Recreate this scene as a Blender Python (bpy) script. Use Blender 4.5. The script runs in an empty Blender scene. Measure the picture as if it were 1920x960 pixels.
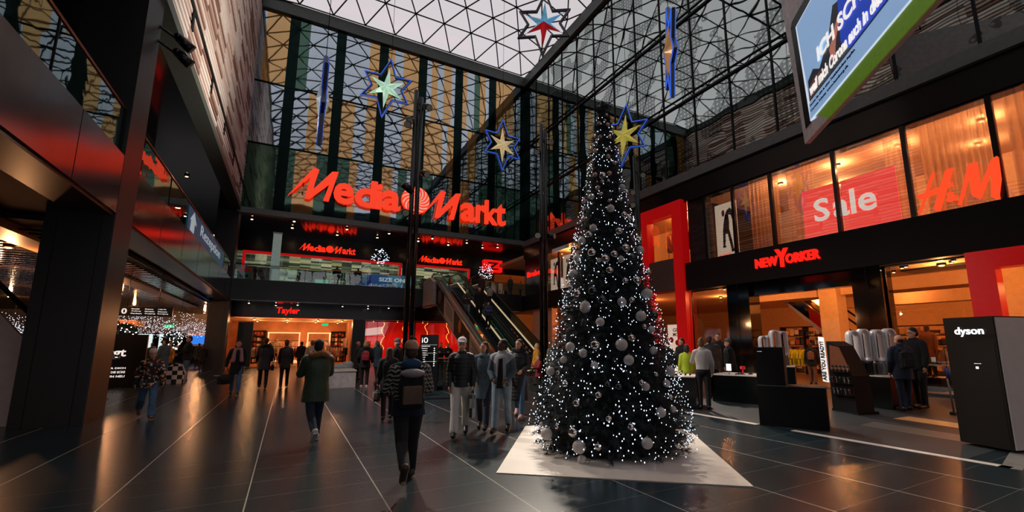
import bpy, math, random
import numpy as np
from mathutils import Vector, Matrix, Euler
random.seed(7)
SC = bpy.context.scene
COL = SC.collection
PI = math.pi

# ------------------------------------------------------------------ camera, world, exposure
FPX, PX, PY, EYE = 831.0, 1000.0, 510.0, 1.68
PITCH, YAW = math.atan(135/831), math.radians(28.65)
cam_data = bpy.data.cameras.new('camera')
cam_data.sensor_width = 36.0
cam_data.lens = 36*FPX/1920
cam_data.shift_x = -(PX-960)/1920
cam_data.shift_y = (PY-480)/1920
cam_data.clip_start = 0.05; cam_data.clip_end = 400
cam = bpy.data.objects.new('camera', cam_data); COL.objects.link(cam)
cam.location = (0, 0, EYE); cam.rotation_euler = (PI/2+PITCH, 0, -YAW)
SC.camera = cam
SC.view_settings.view_transform = 'Standard'
SC.view_settings.look = 'None'
SC.view_settings.gamma = 1.0
SC.view_settings.use_curve_mapping = False
SC.view_settings.exposure = 0.0
world = bpy.data.worlds.new('overcast_sky'); SC.world = world
world.use_nodes = True
wn = world.node_tree; wn.nodes.clear()
wo = wn.nodes.new('ShaderNodeOutputWorld'); wb = wn.nodes.new('ShaderNodeBackground')
wt = wn.nodes.new('ShaderNodeTexNoise'); wt.inputs['Scale'].default_value = 1.6
wr = wn.nodes.new('ShaderNodeValToRGB')
wr.color_ramp.elements[0].position = .3; wr.color_ramp.elements[0].color = (.66, .615, .63, 1)
wr.color_ramp.elements[1].position = .7; wr.color_ramp.elements[1].color = (.84, .775, .79, 1)
wc = wn.nodes.new('ShaderNodeTexCoord')
wn.links.new(wc.outputs['Generated'], wt.inputs['Vector'])
wn.links.new(wt.outputs['Fac'], wr.inputs[0]); wn.links.new(wr.outputs[0], wb.inputs[0])
wb.inputs[1].default_value = 1.0
wn.links.new(wb.outputs[0], wo.inputs[0])
try:
    SC.cycles.max_bounces = 7; SC.cycles.transparent_max_bounces = 14
    SC.cycles.sample_clamp_indirect = 4.0
    SC.cycles.caustics_reflective = False; SC.cycles.caustics_refractive = False
    SC.cycles.use_denoising = True
except Exception: pass

# ------------------------------------------------------------------ measuring helpers (photo pixel -> place)
FW = (math.sin(YAW), math.cos(YAW)); RT = (math.cos(YAW), -math.sin(YAW))
def ray(x, y):
    a = (x-PX)/FPX; b = -(y-PY)/FPX
    d = math.cos(PITCH)-b*math.sin(PITCH); z = math.sin(PITCH)+b*math.cos(PITCH)
    return (RT[0]*a+FW[0]*d, RT[1]*a+FW[1]*d, z)
def at(x, y, ax, c):
    r = ray(x, y); o = (0, 0, EYE); i = 'XYZ'.index(ax); t = (c-o[i])/r[i]
    return Vector(o)+Vector(r)*t
def gp(x, y): return at(x, y, 'Z', 0)
def hz(P, y):
    d = FW[0]*P[0]+FW[1]*P[1]; b = (PY-y)/FPX
    return EYE+d*(b*math.cos(PITCH)+math.sin(PITCH))/(math.cos(PITCH)-b*math.sin(PITCH))

# ------------------------------------------------------------------ materials
def lin(c):
    return tuple(((v/255)/12.92 if v/255 <= .04045 else ((v/255+.055)/1.055)**2.4) for v in c)
_M = {}
def node_base(name):
    m = bpy.data.materials.new(name); m.use_nodes = True
    nt = m.node_tree; nt.nodes.clear()
    out = nt.nodes.new('ShaderNodeOutputMaterial')
    return m, nt, out
def mat(name, rgb, rough=.6, metal=0., var=.12, vs=6., bump=0., bs=40., emit=None, es=0., spec=.5, coat=0., sheen=0.):
    """procedural principled material; rgb is an sRGB 0-255 triple"""
    if name in _M: return _M[name]
    m, nt, out = node_base(name)
    b = nt.nodes.new('ShaderNodeBsdfPrincipled')
    tc = nt.nodes.new('ShaderNodeTexCoord')
    nz = nt.nodes.new('ShaderNodeTexNoise'); nz.inputs['Scale'].default_value = vs; nz.inputs['Detail'].default_value = 3
    nt.links.new(tc.outputs['Object'], nz.inputs['Vector'])
    rp = nt.nodes.new('ShaderNodeValToRGB')
    c = lin(rgb)
    rp.color_ramp.elements[0].position = .3; rp.color_ramp.elements[1].position = .7
    rp.color_ramp.elements[0].color = tuple(v*(1-var) for v in c)+(1,)
    rp.color_ramp.elements[1].color = tuple(min(1, v*(1+var)) for v in c)+(1,)
    nt.links.new(nz.outputs['Fac'], rp.inputs[0]); nt.links.new(rp.outputs[0], b.inputs['Base Color'])
    b.inputs['Roughness'].default_value = rough; b.inputs['Metallic'].default_value = metal
    b.inputs['Specular IOR Level'].default_value = spec
    b.inputs['Coat Weight'].default_value = coat
    if sheen: b.inputs['Sheen Weight'].default_value = sheen
    if bump:
        n2 = nt.nodes.new('ShaderNodeTexNoise'); n2.inputs['Scale'].default_value = bs
        nt.links.new(tc.outputs['Object'], n2.inputs['Vector'])
        bp = nt.nodes.new('ShaderNodeBump'); bp.inputs['Strength'].default_value = bump; bp.inputs['Distance'].default_value = .02
        nt.links.new(n2.outputs['Fac'], bp.inputs['Height']); nt.links.new(bp.outputs[0], b.inputs['Normal'])
    if emit:
        b.inputs['Emission Color'].default_value = lin(emit)+(1,); b.inputs['Emission Strength'].default_value = es
    nt.links.new(b.outputs[0], out.inputs[0])
    _M[name] = m; return m
def glass(name, tint=(235, 245, 240), refl=.08, rough=.0, wob=0.):
    if name in _M: return _M[name]
    m, nt, out = node_base(name)
    tr = nt.nodes.new('ShaderNodeBsdfTransparent'); tr.inputs[0].default_value = lin(tint)+(1,)
    gl = nt.nodes.new('ShaderNodeBsdfGlossy'); gl.inputs['Roughness'].default_value = rough
    gl.inputs[0].default_value = (.9, .95, .95, 1)
    fr = nt.nodes.new('ShaderNodeLayerWeight'); fr.inputs[0].default_value = .5
    mr = nt.nodes.new('ShaderNodeMapRange'); mr.inputs[1].default_value = 0; mr.inputs[2].default_value = 1
    mr.inputs[3].default_value = refl; mr.inputs[4].default_value = min(1, refl+.7)
    pw = nt.nodes.new('ShaderNodeMath'); pw.operation = 'POWER'; pw.inputs[1].default_value = 3
    nt.links.new(fr.outputs['Facing'], pw.inputs[0]); nt.links.new(pw.outputs[0], mr.inputs[0])
    mx = nt.nodes.new('ShaderNodeMixShader')
    nt.links.new(mr.outputs[0], mx.inputs[0]); nt.links.new(tr.outputs[0], mx.inputs[1]); nt.links.new(gl.outputs[0], mx.inputs[2])
    tc = nt.nodes.new('ShaderNodeTexCoord'); nz = nt.nodes.new('ShaderNodeTexNoise'); nz.inputs['Scale'].default_value = 1.3
    nt.links.new(tc.outputs['Object'], nz.inputs['Vector'])
    bp = nt.nodes.new('ShaderNodeBump'); bp.inputs['Strength'].default_value = wob; bp.inputs['Distance'].default_value = .05
    nt.links.new(nz.outputs['Fac'], bp.inputs['Height']); nt.links.new(bp.outputs[0], gl.inputs['Normal'])
    nt.links.new(mx.outputs[0], out.inputs[0])
    _M[name] = m; return m
def mirror(name, tint, body, refl=.5, rough=.03, wob=.0, ws=.5, dots=False, stripes=False):
    """coated facade glass: dark body behind a tinted reflection"""
    if name in _M: return _M[name]
    m, nt, out = node_base(name)
    N = nt.nodes.new; L = nt.links.new
    df = N('ShaderNodeBsdfDiffuse'); df.inputs[0].default_value = lin(body)+(1,)
    gl = N('ShaderNodeBsdfGlossy'); gl.inputs['Roughness'].default_value = rough; gl.inputs[0].default_value = lin(tint)+(1,)
    mx = N('ShaderNodeMixShader'); mx.inputs[0].default_value = refl
    tc = N('ShaderNodeTexCoord')
    nz = N('ShaderNodeTexNoise'); nz.inputs['Scale'].default_value = ws; nz.inputs['Detail'].default_value = 1
    L(tc.outputs['Object'], nz.inputs['Vector'])
    bp = N('ShaderNodeBump'); bp.inputs['Strength'].default_value = 1; bp.inputs['Distance'].default_value = wob
    L(nz.outputs['Fac'], bp.inputs['Height']); L(bp.outputs[0], gl.inputs['Normal'])
    if dots:
        sp = N('ShaderNodeSeparateXYZ'); L(tc.outputs['Object'], sp.inputs[0])
        def frac(o):
            a = N('ShaderNodeMath'); a.operation = 'MULTIPLY'; a.inputs[1].default_value = 4.2; L(o, a.inputs[0])
            f = N('ShaderNodeMath'); f.operation = 'FRACT'; L(a.outputs[0], f.inputs[0])
            s = N('ShaderNodeMath'); s.operation = 'SUBTRACT'; s.inputs[1].default_value = .5; L(f.outputs[0], s.inputs[0])
            q = N('ShaderNodeMath'); q.operation = 'POWER'; q.inputs[1].default_value = 2; L(s.outputs[0], q.inputs[0]); return q.outputs[0]
        ad = N('ShaderNodeMath'); ad.operation = 'ADD'; L(frac(sp.outputs[1]), ad.inputs[0]); L(frac(sp.outputs[2]), ad.inputs[1])
        lt = N('ShaderNodeMath'); lt.operation = 'LESS_THAN'; lt.inputs[1].default_value = .055; L(ad.outputs[0], lt.inputs[0])
        n3 = N('ShaderNodeTexNoise'); n3.inputs['Scale'].default_value = .55; n3.inputs['Detail'].default_value = 2; L(tc.outputs['Object'], n3.inputs['Vector'])
        gt = N('ShaderNodeMath'); gt.operation = 'GREATER_THAN'; gt.inputs[1].default_value = .5; L(n3.outputs['Fac'], gt.inputs[0])
        # patches of printed screen (darker) pierced by dots
        nv = N('ShaderNodeMath'); nv.operation = 'SUBTRACT'; nv.inputs[0].default_value = 1; L(lt.outputs[0], nv.inputs[1])
        mu = N('ShaderNodeMath'); mu.operation = 'MULTIPLY'; L(gt.outputs[0], mu.inputs[0]); L(nv.outputs[0], mu.inputs[1])
        mr = N('ShaderNodeMapRange'); mr.inputs[3].default_value = refl; mr.inputs[4].default_value = refl*.45; L(mu.outputs[0], mr.inputs[0])
        L(mr.outputs[0], mx.inputs[0])
    L(df.outputs[0], mx.inputs[1]); L(gl.outputs[0], mx.inputs[2]); L(mx.outputs[0], out.inputs[0])
    _M[name] = m; return m
def emis(name, rgb, s):
    if name in _M: return _M[name]
    m, nt, out = node_base(name)
    e = nt.nodes.new('ShaderNodeEmission'); e.inputs[0].default_value = lin(rgb)+(1,); e.inputs[1].default_value = s
    nt.links.new(e.outputs[0], out.inputs[0]); _M[name] = m; return m
def bands(name, cols, axis=2, period=.3, rough=.7, seed_scale=(1., 1., 1.), emit=0., bump=0.):
    """procedural stripes: hard bands along one object axis, colour picked from a ramp by noise"""
    if name in _M: return _M[name]
    m, nt, out = node_base(name); N = nt.nodes.new; L = nt.links.new
    b = N('ShaderNodeBsdfPrincipled'); b.inputs['Roughness'].default_value = rough
    tc = N('ShaderNodeTexCoord'); sp = N('ShaderNodeSeparateXYZ'); L(tc.outputs['Object'], sp.inputs[0])
    dv = N('ShaderNodeMath'); dv.operation = 'DIVIDE'; dv.inputs[1].default_value = period; L(sp.outputs[axis], dv.inputs[0])
    fl = N('ShaderNodeMath'); fl.operation = 'FLOOR'; L(dv.outputs[0], fl.inputs[0])
    cb = N('ShaderNodeCombineXYZ')
    for i in range(3):
        if i == axis: L(fl.outputs[0], cb.inputs[i])
        else:
            ml = N('ShaderNodeMath'); ml.operation = 'MULTIPLY'; ml.inputs[1].default_value = seed_scale[i]; L(sp.outputs[i], ml.inputs[0])
            f2 = N('ShaderNodeMath'); f2.operation = 'FLOOR'; L(ml.outputs[0], f2.inputs[0]); L(f2.outputs[0], cb.inputs[i])
    wh = N('ShaderNodeTexWhiteNoise'); wh.noise_dimensions = '3D'; L(cb.outputs[0], wh.inputs['Vector'])
    rp = N('ShaderNodeValToRGB'); rp.color_ramp.interpolation = 'CONSTANT'
    while len(rp.color_ramp.elements) > 1: rp.color_ramp.elements.remove(rp.color_ramp.elements[-1])
    rp.color_ramp.elements[0].position = 0; rp.color_ramp.elements[0].color = lin(cols[0])+(1,)
    for k, c in enumerate(cols[1:], 1):
        e = rp.color_ramp.elements.new(k/len(cols)); e.color = lin(c)+(1,)
    L(wh.outputs['Value'], rp.inputs[0]); L(rp.outputs[0], b.inputs['Base Color'])
    if emit: L(rp.outputs[0], b.inputs['Emission Color']); b.inputs['Emission Strength'].default_value = emit
    L(b.outputs[0], out.inputs[0]); _M[name] = m; return m
def plaid(name, c1, c2, c3, s=14.):
    if name in _M: return _M[name]
    m, nt, out = node_base(name); N = nt.nodes.new; L = nt.links.new
    b = N('ShaderNodeBsdfPrincipled'); b.inputs['Roughness'].default_value = .9
    tc = N('ShaderNodeTexCoord')
    def wv(dr, sc):
        w = N('ShaderNodeTexWave'); w.bands_direction = dr; w.inputs['Scale'].default_value = sc; L(tc.outputs['Object'], w.inputs[0])
        r = N('ShaderNodeValToRGB'); r.color_ramp.interpolation = 'CONSTANT'; r.color_ramp.elements[1].position = .5; L(w.outputs['Fac'], r.inputs[0]); return r.outputs[0]
    m1 = N('ShaderNodeMix'); m1.data_type = 'RGBA'; m1.inputs[6].default_value = lin(c1)+(1,); m1.inputs[7].default_value = lin(c2)+(1,); L(wv('X', s/3), m1.inputs[0])
    m2 = N('ShaderNodeMix'); m2.data_type = 'RGBA'; L(m1.outputs[2], m2.inputs[6]); m2.inputs[7].default_value = lin(c3)+(1,)
    hf = N('ShaderNodeMath'); hf.operation = 'MULTIPLY'; hf.inputs[1].default_value = .6; L(wv('Z', s/3), hf.inputs[0]); L(hf.outputs[0], m2.inputs[0])
    L(m2.outputs[2], b.inputs['Base Color']); L(b.outputs[0], out.inputs[0]); _M[name] = m; return m
def puffer(name, rgb, sc=13., rough=.55, st=.16):
    if name in _M: return _M[name]
    m, nt, out = node_base(name); N = nt.nodes.new; L = nt.links.new
    b = N('ShaderNodeBsdfPrincipled'); b.inputs['Roughness'].default_value = rough
    tc = N('ShaderNodeTexCoord'); nz = N('ShaderNodeTexNoise'); nz.inputs['Scale'].default_value = 5; L(tc.outputs['Object'], nz.inputs['Vector'])
    mx = N('ShaderNodeMix'); mx.data_type = 'RGBA'; c = lin(rgb); mx.inputs[6].default_value = tuple(v*.75 for v in c)+(1,); mx.inputs[7].default_value = tuple(min(1, v*1.25) for v in c)+(1,)
    L(nz.outputs['Fac'], mx.inputs[0]); L(mx.outputs[2], b.inputs['Base Color'])
    w = N('ShaderNodeTexWave'); w.bands_direction = 'Z'; w.inputs['Scale'].default_value = sc/3; w.inputs['Distortion'].default_value = .6; L(tc.outputs['Object'], w.inputs[0])
    bp = N('ShaderNodeBump'); bp.inputs['Strength'].default_value = st; bp.inputs['Distance'].default_value = .03
    L(w.outputs['Fac'], bp.inputs['Height']); L(bp.outputs[0], b.inputs['Normal'])
    L(b.outputs[0], out.inputs[0]); _M[name] = m; return m

# ------------------------------------------------------------------ mesh helpers
def absloc(o):
    v = Vector((0, 0, 0))
    while o is not None: v = v+o.location; o = o.parent
    return v
class MB:
    """collects shapes given in world coordinates, or in the parent's own when local=True"""
    def __init__(s): s.v = []; s.f = []; s.m = []; s.sm = []
    def add(s, vs, fs, mi=0, smooth=False):
        o = len(s.v); s.v += [tuple(p) for p in vs]; s.f += [tuple(i+o for i in f) for f in fs]
        s.m += [mi]*len(fs); s.sm += [smooth]*len(fs); return s
    def box(s, x0, x1, y0, y1, z0, z1, mi=0, ch=0.):
        if x0 > x1: x0, x1 = x1, x0
        if y0 > y1: y0, y1 = y1, y0
        if ch <= 0:
            v = [(x, y, z) for z in (z0, z1) for y in (y0, y1) for x in (x0, x1)]
            return s.add(v, [(0, 2, 3, 1), (4, 5, 7, 6), (0, 1, 5, 4), (2, 6, 7, 3), (0, 4, 6, 2), (1, 3, 7, 5)], mi)
        return s.prism([(x0+ch, y0), (x1-ch, y0), (x1, y0+ch), (x1, y1-ch), (x1-ch, y1), (x0+ch, y1), (x0, y1-ch), (x0, y0+ch)], z0, z1, mi)
    def prism(s, poly, z0, z1, mi=0):
        n = len(poly)
        v = [(x, y, z0) for x, y in poly]+[(x, y, z1) for x, y in poly]
        return s.add(v, [tuple(range(n-1, -1, -1)), tuple(range(n, 2*n))]+[(i, (i+1) % n, n+(i+1) % n, n+i) for i in range(n)], mi)
    def plate(s, poly, o, u, w, d, mi=0):
        """polygon (a,b) in the plane o+a*u+b*w, extruded by the vector d"""
        o, u, w, d = map(Vector, (o, u, w, d)); n = len(poly)
        A = [o+u*a+w*b for a, b in poly]; v = A+[p+d for p in A]
        return s.add(v, [tuple(range(n)), tuple(range(2*n-1, n-1, -1))]+[(i, n+i, n+(i+1) % n, (i+1) % n) for i in range(n)], mi)
    def obox(s, c, ax, half, mi=0):
        c = Vector(c); a = [Vector(q)*h for q, h in zip(ax, half)]
        v = [c+a[0]*i+a[1]*j+a[2]*k for k in (-1, 1) for j in (-1, 1) for i in (-1, 1)]
        return s.add(v, [(0, 2, 3, 1), (4, 5, 7, 6), (0, 1, 5, 4), (2, 6, 7, 3), (0, 4, 6, 2), (1, 3, 7, 5)], mi)
    def bar(s, p, q, r, n=8, mi=0, r2=None, smooth=True):
        p, q = Vector(p), Vector(q); d = q-p
        if d.length < 1e-6: return s
        r2 = r if r2 is None else r2
        z = d.normalized(); x = z.orthogonal().normalized(); y = z.cross(x)
        v = [p+(x*math.cos(2*PI*i/n)+y*math.sin(2*PI*i/n))*r for i in range(n)]+[q+(x*math.cos(2*PI*i/n)+y*math.sin(2*PI*i/n))*r2 for i in range(n)]
        s.add(v, [(i, (i+1) % n, n+(i+1) % n, n+i) for i in range(n)], mi, smooth)
        o = len(s.v)-2*n
        s.f += [tuple(o+i for i in range(n-1, -1, -1)), tuple(o+n+i for i in range(n))]; s.m += [mi]*2; s.sm += [False]*2
        return s
    def tube(s, pts, r, n=8, mi=0):
        for a, b in zip(pts[:-1], pts[1:]): s.bar(a, b, r, n, mi)
        for a in pts[1:-1]: s.ball(a, r, r, r, 8, 5, mi)
        return s
    def ball(s, c, rx, ry=None, rz=None, nu=12, nv=8, mi=0, R=None):
        ry = rx if ry is None else ry; rz = rx if rz is None else rz; c = Vector(c)
        v = []; f = []
        for j in range(1, nv):
            t = PI*j/nv
            for i in range(nu):
                a = 2*PI*i/nu; v.append(Vector((rx*math.sin(t)*math.cos(a), ry*math.sin(t)*math.sin(a), rz*math.cos(t))))
        v += [Vector((0, 0, rz)), Vector((0, 0, -rz))]
        if R is not None: v = [R @ p for p in v]
        v = [c+p for p in v]; T = len(v)-2; B = T+1
        for j in range(nv-2):
            for i in range(nu):
                a = j*nu+i; b = j*nu+(i+1) % nu; f.append((a, a+nu, b+nu, b))
        for i in range(nu): f.append((T, i, (i+1) % nu)); f.append((B, (nv-2)*nu+(i+1) % nu, (nv-2)*nu+i))
        return s.add(v, f, mi, True)
    def lathe(s, c, prof, n=20, mi=0):
        c = Vector(c); k = len(prof)
        v = [c+Vector((r*math.cos(2*PI*i/n), r*math.sin(2*PI*i/n), z)) for r, z in prof for i in range(n)]
        f = [(j*n+i, j*n+(i+1) % n, (j+1)*n+(i+1) % n, (j+1)*n+i) for j in range(k-1) for i in range(n)]
        f += [tuple(range(n-1, -1, -1)), tuple((k-1)*n+i for i in range(n))]
        return s.add(v, f, mi, True)
    def build(s, name, mats, parent=None, local=False, base=None):
        me = bpy.data.meshes.new(name)
        off = Vector((0, 0, 0)); loc = Vector((0, 0, 0))
        if parent is not None and not local: off = absloc(parent)
        elif parent is None:
            a = np.array(s.v)
            if base is None: mn, mx = a.min(0), a.max(0); base = ((mn[0]+mx[0])/2, (mn[1]+mx[1])/2, mn[2])
            off = Vector(base); loc = Vector(base)
        me.from_pydata([tuple(Vector(p)-off) for p in s.v], [], s.f)
        for m in (mats if isinstance(mats, (list, tuple)) else [mats]): me.materials.append(m)
        me.polygons.foreach_set('material_index', s.m); me.polygons.foreach_set('use_smooth', s.sm)
        me.update()
        o = bpy.data.objects.new(name, me); COL.objects.link(o); o.location = loc
        if parent is not None: o.parent = parent
        return o
def tag(o, label, cat, group=None, kind=None):
    if label: o['label'] = label
    if cat: o['category'] = cat
    if group: o['group'] = group
    if kind: o['kind'] = kind
    return o
def struct(o): o['kind'] = 'structure'; return o
def thing(name, label, cat, loc=(0, 0, 0), group=None, rz=0.):
    o = bpy.data.objects.new(name, None); o.empty_display_size = .1; COL.objects.link(o)
    o.location = loc; o.rotation_euler = (0, 0, rz); tag(o, label, cat, group); return o
def dup(root, loc=None, label=None, group=None, rz=None):
    r = root.copy(); COL.objects.link(r)
    if loc is not None: r.location = loc
    if rz is not None: r.rotation_euler = (0, 0, rz)
    if label: r['label'] = label
    if group: r['group'] = group
    for ch in list(root.children):
        c = ch.copy(); COL.objects.link(c); c.parent = r
        for g in ch.children:
            d = g.copy(); COL.objects.link(d); d.parent = c
    return r
def text_mb(txt, o, u, w, width=None, height=1., depth=.02, bold=0., shear=0., mi=0, mb=None, center=False, sp=1.):
    """lettering as solid mesh: origin o is bottom-left, u right, w up; letters raised along u x w"""
    cu = bpy.data.curves.new('lettering', 'FONT'); cu.body = txt; cu.size = 1; cu.extrude = .5; cu.offset = bold; cu.shear = shear; cu.space_character = sp
    cu.resolution_u = 3
    ob = bpy.data.objects.new('lettering', cu); COL.objects.link(ob)
    bpy.context.view_layer.update()
    me = bpy.data.meshes.new_from_object(ob.evaluated_get(bpy.context.evaluated_depsgraph_get()))
    V = np.array([v.co[:] for v in me.vertices]); F = [tuple(p.vertices) for p in me.polygons]
    bpy.data.objects.remove(ob); bpy.data.curves.remove(cu); bpy.data.meshes.remove(me)
    mn, mx = V.min(0), V.max(0); wd, ht = mx[0]-mn[0], mx[1]-mn[1]
    sy = height/ht; sx = (width/wd) if width else sy
    o, u, w = Vector(o), Vector(u).normalized(), Vector(w).normalized(); nn = u.cross(w)
    pts = [o+u*((p[0]-mn[0])*sx-(wd*sx/2 if center else 0))+w*((p[1]-mn[1])*sy)+nn*((p[2]+.5)*depth) for p in V]
    mb = mb or MB(); mb.add(pts, F, mi); return mb
def lamp(name, kind, parent, loc, energy, rgb, size=.2, spot=None, blend=.6, rot=None):
    l = bpy.data.lights.new(name, kind); l.energy = energy; l.color = lin(rgb)
    if kind == 'AREA': l.size = size
    else: l.shadow_soft_size = size
    if kind == 'SPOT': l.spot_size = math.radians(spot or 100); l.spot_blend = blend
    o = bpy.data.objects.new(name, l); COL.objects.link(o)
    if parent is not None: o.parent = parent; o.location = Vector(loc)-absloc(parent)
    else: o.location = loc
    if rot: o.rotation_euler = rot
    return o
def aim(o, d):
    o.rotation_euler = Vector(d).to_track_quat('-Z', 'Y').to_euler(); return o

# ================================================================== THE BUILDING SHELL
XL, XR, YB, YN = -3.65, 18.45, 35.4, -20.0      # left frontage, right frontage, far wall, wall behind the viewer
Z2, ZS, ZU, ZT = 5.95, 4.65, 10.95, 26.6        # upper floor, slab underside, bottom of the big glass walls, eaves

def floor_material():
    m, nt, out = node_base('polished_dark_stone'); N = nt.nodes.new; L = nt.links.new
    b = N('ShaderNodeBsdfPrincipled'); tc = N('ShaderNodeTexCoord'); sp = N('ShaderNodeSeparateXYZ'); L(tc.outputs['Object'], sp.inputs[0])
    def line(o, per, off, w):
        a = N('ShaderNodeMath'); a.operation = 'SUBTRACT'; a.inputs[1].default_value = off; L(o, a.inputs[0])
        d = N('ShaderNodeMath'); d.operation = 'DIVIDE'; d.inputs[1].default_value = per; L(a.outputs[0], d.inputs[0])
        f = N('ShaderNodeMath'); f.operation = 'FRACT'; L(d.outputs[0], f.inputs[0])
        l = N('ShaderNodeMath'); l.operation = 'LESS_THAN'; l.inputs[1].default_value = w/per; L(f.outputs[0], l.inputs[0]); return l.outputs[0]
    lx = line(sp.outputs[0], 1.32, -0.276, .013); ly = line(sp.outputs[1], .66, 7.393, .008)
    nz = N('ShaderNodeTexNoise'); nz.inputs['Scale'].default_value = 60; nz.inputs['Detail'].default_value = 4; L(tc.outputs['Object'], nz.inputs['Vector'])
    rp = N('ShaderNodeValToRGB'); rp.color_ramp.elements[0].position = .35; rp.color_ramp.elements[1].position = .75
    rp.color_ramp.elements[0].color = lin((22, 34, 39))+(1,); rp.color_ramp.elements[1].color = lin((36, 50, 56))+(1,)
    L(nz.outputs['Fac'], rp.inputs[0])
    m1 = N('ShaderNodeMix'); m1.data_type = 'RGBA'; L(rp.outputs[0], m1.inputs[6]); m1.inputs[7].default_value = lin((92, 96, 94))+(1,); L(ly, m1.inputs[0])
    m2 = N('ShaderNodeMix'); m2.data_type = 'RGBA'; L(m1.outputs[2], m2.inputs[6]); m2.inputs[7].default_value = lin((176, 166, 152))+(1,); L(lx, m2.inputs[0])
    L(m2.outputs[2], b.inputs['Base Color'])
    n2 = N('ShaderNodeTexNoise'); n2.inputs['Scale'].default_value = .7; L(tc.outputs['Object'], n2.inputs['Vector'])
    mr = N('ShaderNodeMapRange'); mr.inputs[3].default_value = .26; mr.inputs[4].default_value = .275; L(n2.outputs['Fac'], mr.inputs[0]); L(mr.outputs[0], b.inputs['Roughness'])
    b.inputs['Specular IOR Level'].default_value = .34
    L(b.outputs[0], out.inputs[0]); return m
m_floor = floor_material()
m_dark = mat('dark_cladding', (13, 18, 19), rough=.35, var=.2, vs=1)
m_black = mat('black_lacquer', (7, 10, 11), rough=.22, var=.2, spec=.5)
m_blackm = mat('black_matt', (10, 10, 11), rough=.6, var=.2, spec=.25)
m_panel = mat('brushed_grey_panel', (112, 110, 116), rough=.15, metal=.92, var=.08, vs=2)
m_col = mat('dark_column_panel', (26, 25, 22), rough=.42, var=.15, vs=1.5)
m_soffit = mat('glossy_dark_soffit', (20, 22, 24), rough=.12, var=.25, vs=1, spec=.9)
m_ledge = mat('grey_metal_ledge', (104, 108, 106), rough=.5, metal=.3, var=.1)
m_trimg = mat('dark_green_grey_trim', (84, 92, 87), rough=.5, metal=.2, var=.1)
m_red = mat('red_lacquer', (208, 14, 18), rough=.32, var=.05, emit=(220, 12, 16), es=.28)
m_tan = mat('gold_tinted_strip', (120, 90, 55), rough=.3, var=.05)
m_copper = mat('copper_handrail', (196, 120, 84), rough=.25, metal=.9, var=.05)
m_steel = mat('satin_steel', (150, 152, 154), rough=.3, metal=.95, var=.06)
m_white = mat('white_satin', (222, 214, 206), rough=.45, var=.03)
m_plate = mat('cream_stone_plate', (226, 214, 200), rough=.4, var=.05, vs=3)
m_warmwall = mat('warm_plaster', (232, 190, 140), rough=.8, var=.06)
m_warmceil = mat('warm_ceiling', (235, 196, 150), rough=.8, var=.05)
m_wood = mat('oak_boards', (190, 128, 76), rough=.5, var=.25, vs=3)
m_shopfloor = mat('shop_floor_stone', (150, 118, 88), rough=.3, var=.1)
m_skyglass = glass('roof_glass', (240, 240, 242), .03)
m_rail_glass = glass('railing_glass', (205, 225, 218), .14, .0, .05)
m_shop_glass = glass('shop_window_glass', (245, 240, 235), .10, .0, .02)

floor = MB().box(-45, 45, -22, 80, -.3, 0).build('floor', m_floor, base=(0, 0, 0)); struct(floor)

# --- the big glass roof: a lattice of triangles that rises gently from the eaves
def roof_z(x, y):
    de = min(x-XL, XR-x, YB-y, y-YN); return 27.15+2.1*(1-math.exp(-max(de, 0)/2.8))
mb = MB(); mg = MB(); rows = []
ny = 27
for j in range(ny):
    y = YB-.3-j*2.06; n = []
    off = 0 if j % 2 == 0 else 1.19
    x = XL+.05-off
    while x < XR+1.3:
        xx = min(max(x, XL), XR); n.append(Vector((xx, y, roof_z(xx, y)))); x += 2.38
    rows.append(n)
for j in range(ny):
    R_ = .055 if rows[j][0].y > 21 else .085
    for a, b in zip(rows[j][:-1], rows[j][1:]): mb.bar(a, b, R_, 5)
    if j+1 < ny:
        r, q = rows[j], rows[j+1]
        if j % 2: r, q = q, r
        for i, a in enumerate(r):
            for k in (i, i+1):
                if k < len(q): mb.bar(a, q[k], R_, 5)
lat = mb.build('trim_1', mat('roof_steel', (38, 40, 40), rough=.5, var=.1)); struct(lat)
gx = 14; gy = 30; vs = []; fs = []
for j in range(gy+1):
    for i in range(gx+1):
        x = XL+(XR-XL)*i/gx; y = YN+(YB-YN)*j/gy; vs.append((x, y, roof_z(x, y)+.1))
for j in range(gy):
    for i in range(gx):
        a = j*(gx+1)+i; fs.append((a, a+1, a+gx+2, a+gx+1))
mg.add(vs, fs, 0, True); struct(mg.build('ceiling', m_skyglass))

# --- eaves trims
struct(MB().box(XL-.4, XR+.3, YB-.25, YB+.6, 26.35, 27.3).build('trim_2', m_trimg))
struct(MB().box(XR-.25, XR+.6, YN, YB-.25, 26.35, 27.3).build('trim_3', m_trimg))
struct(MB().box(XL-.6, XL+.1, YN, YB-.25, 26.5, 27.3).build('trim_4', m_trimg))

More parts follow.
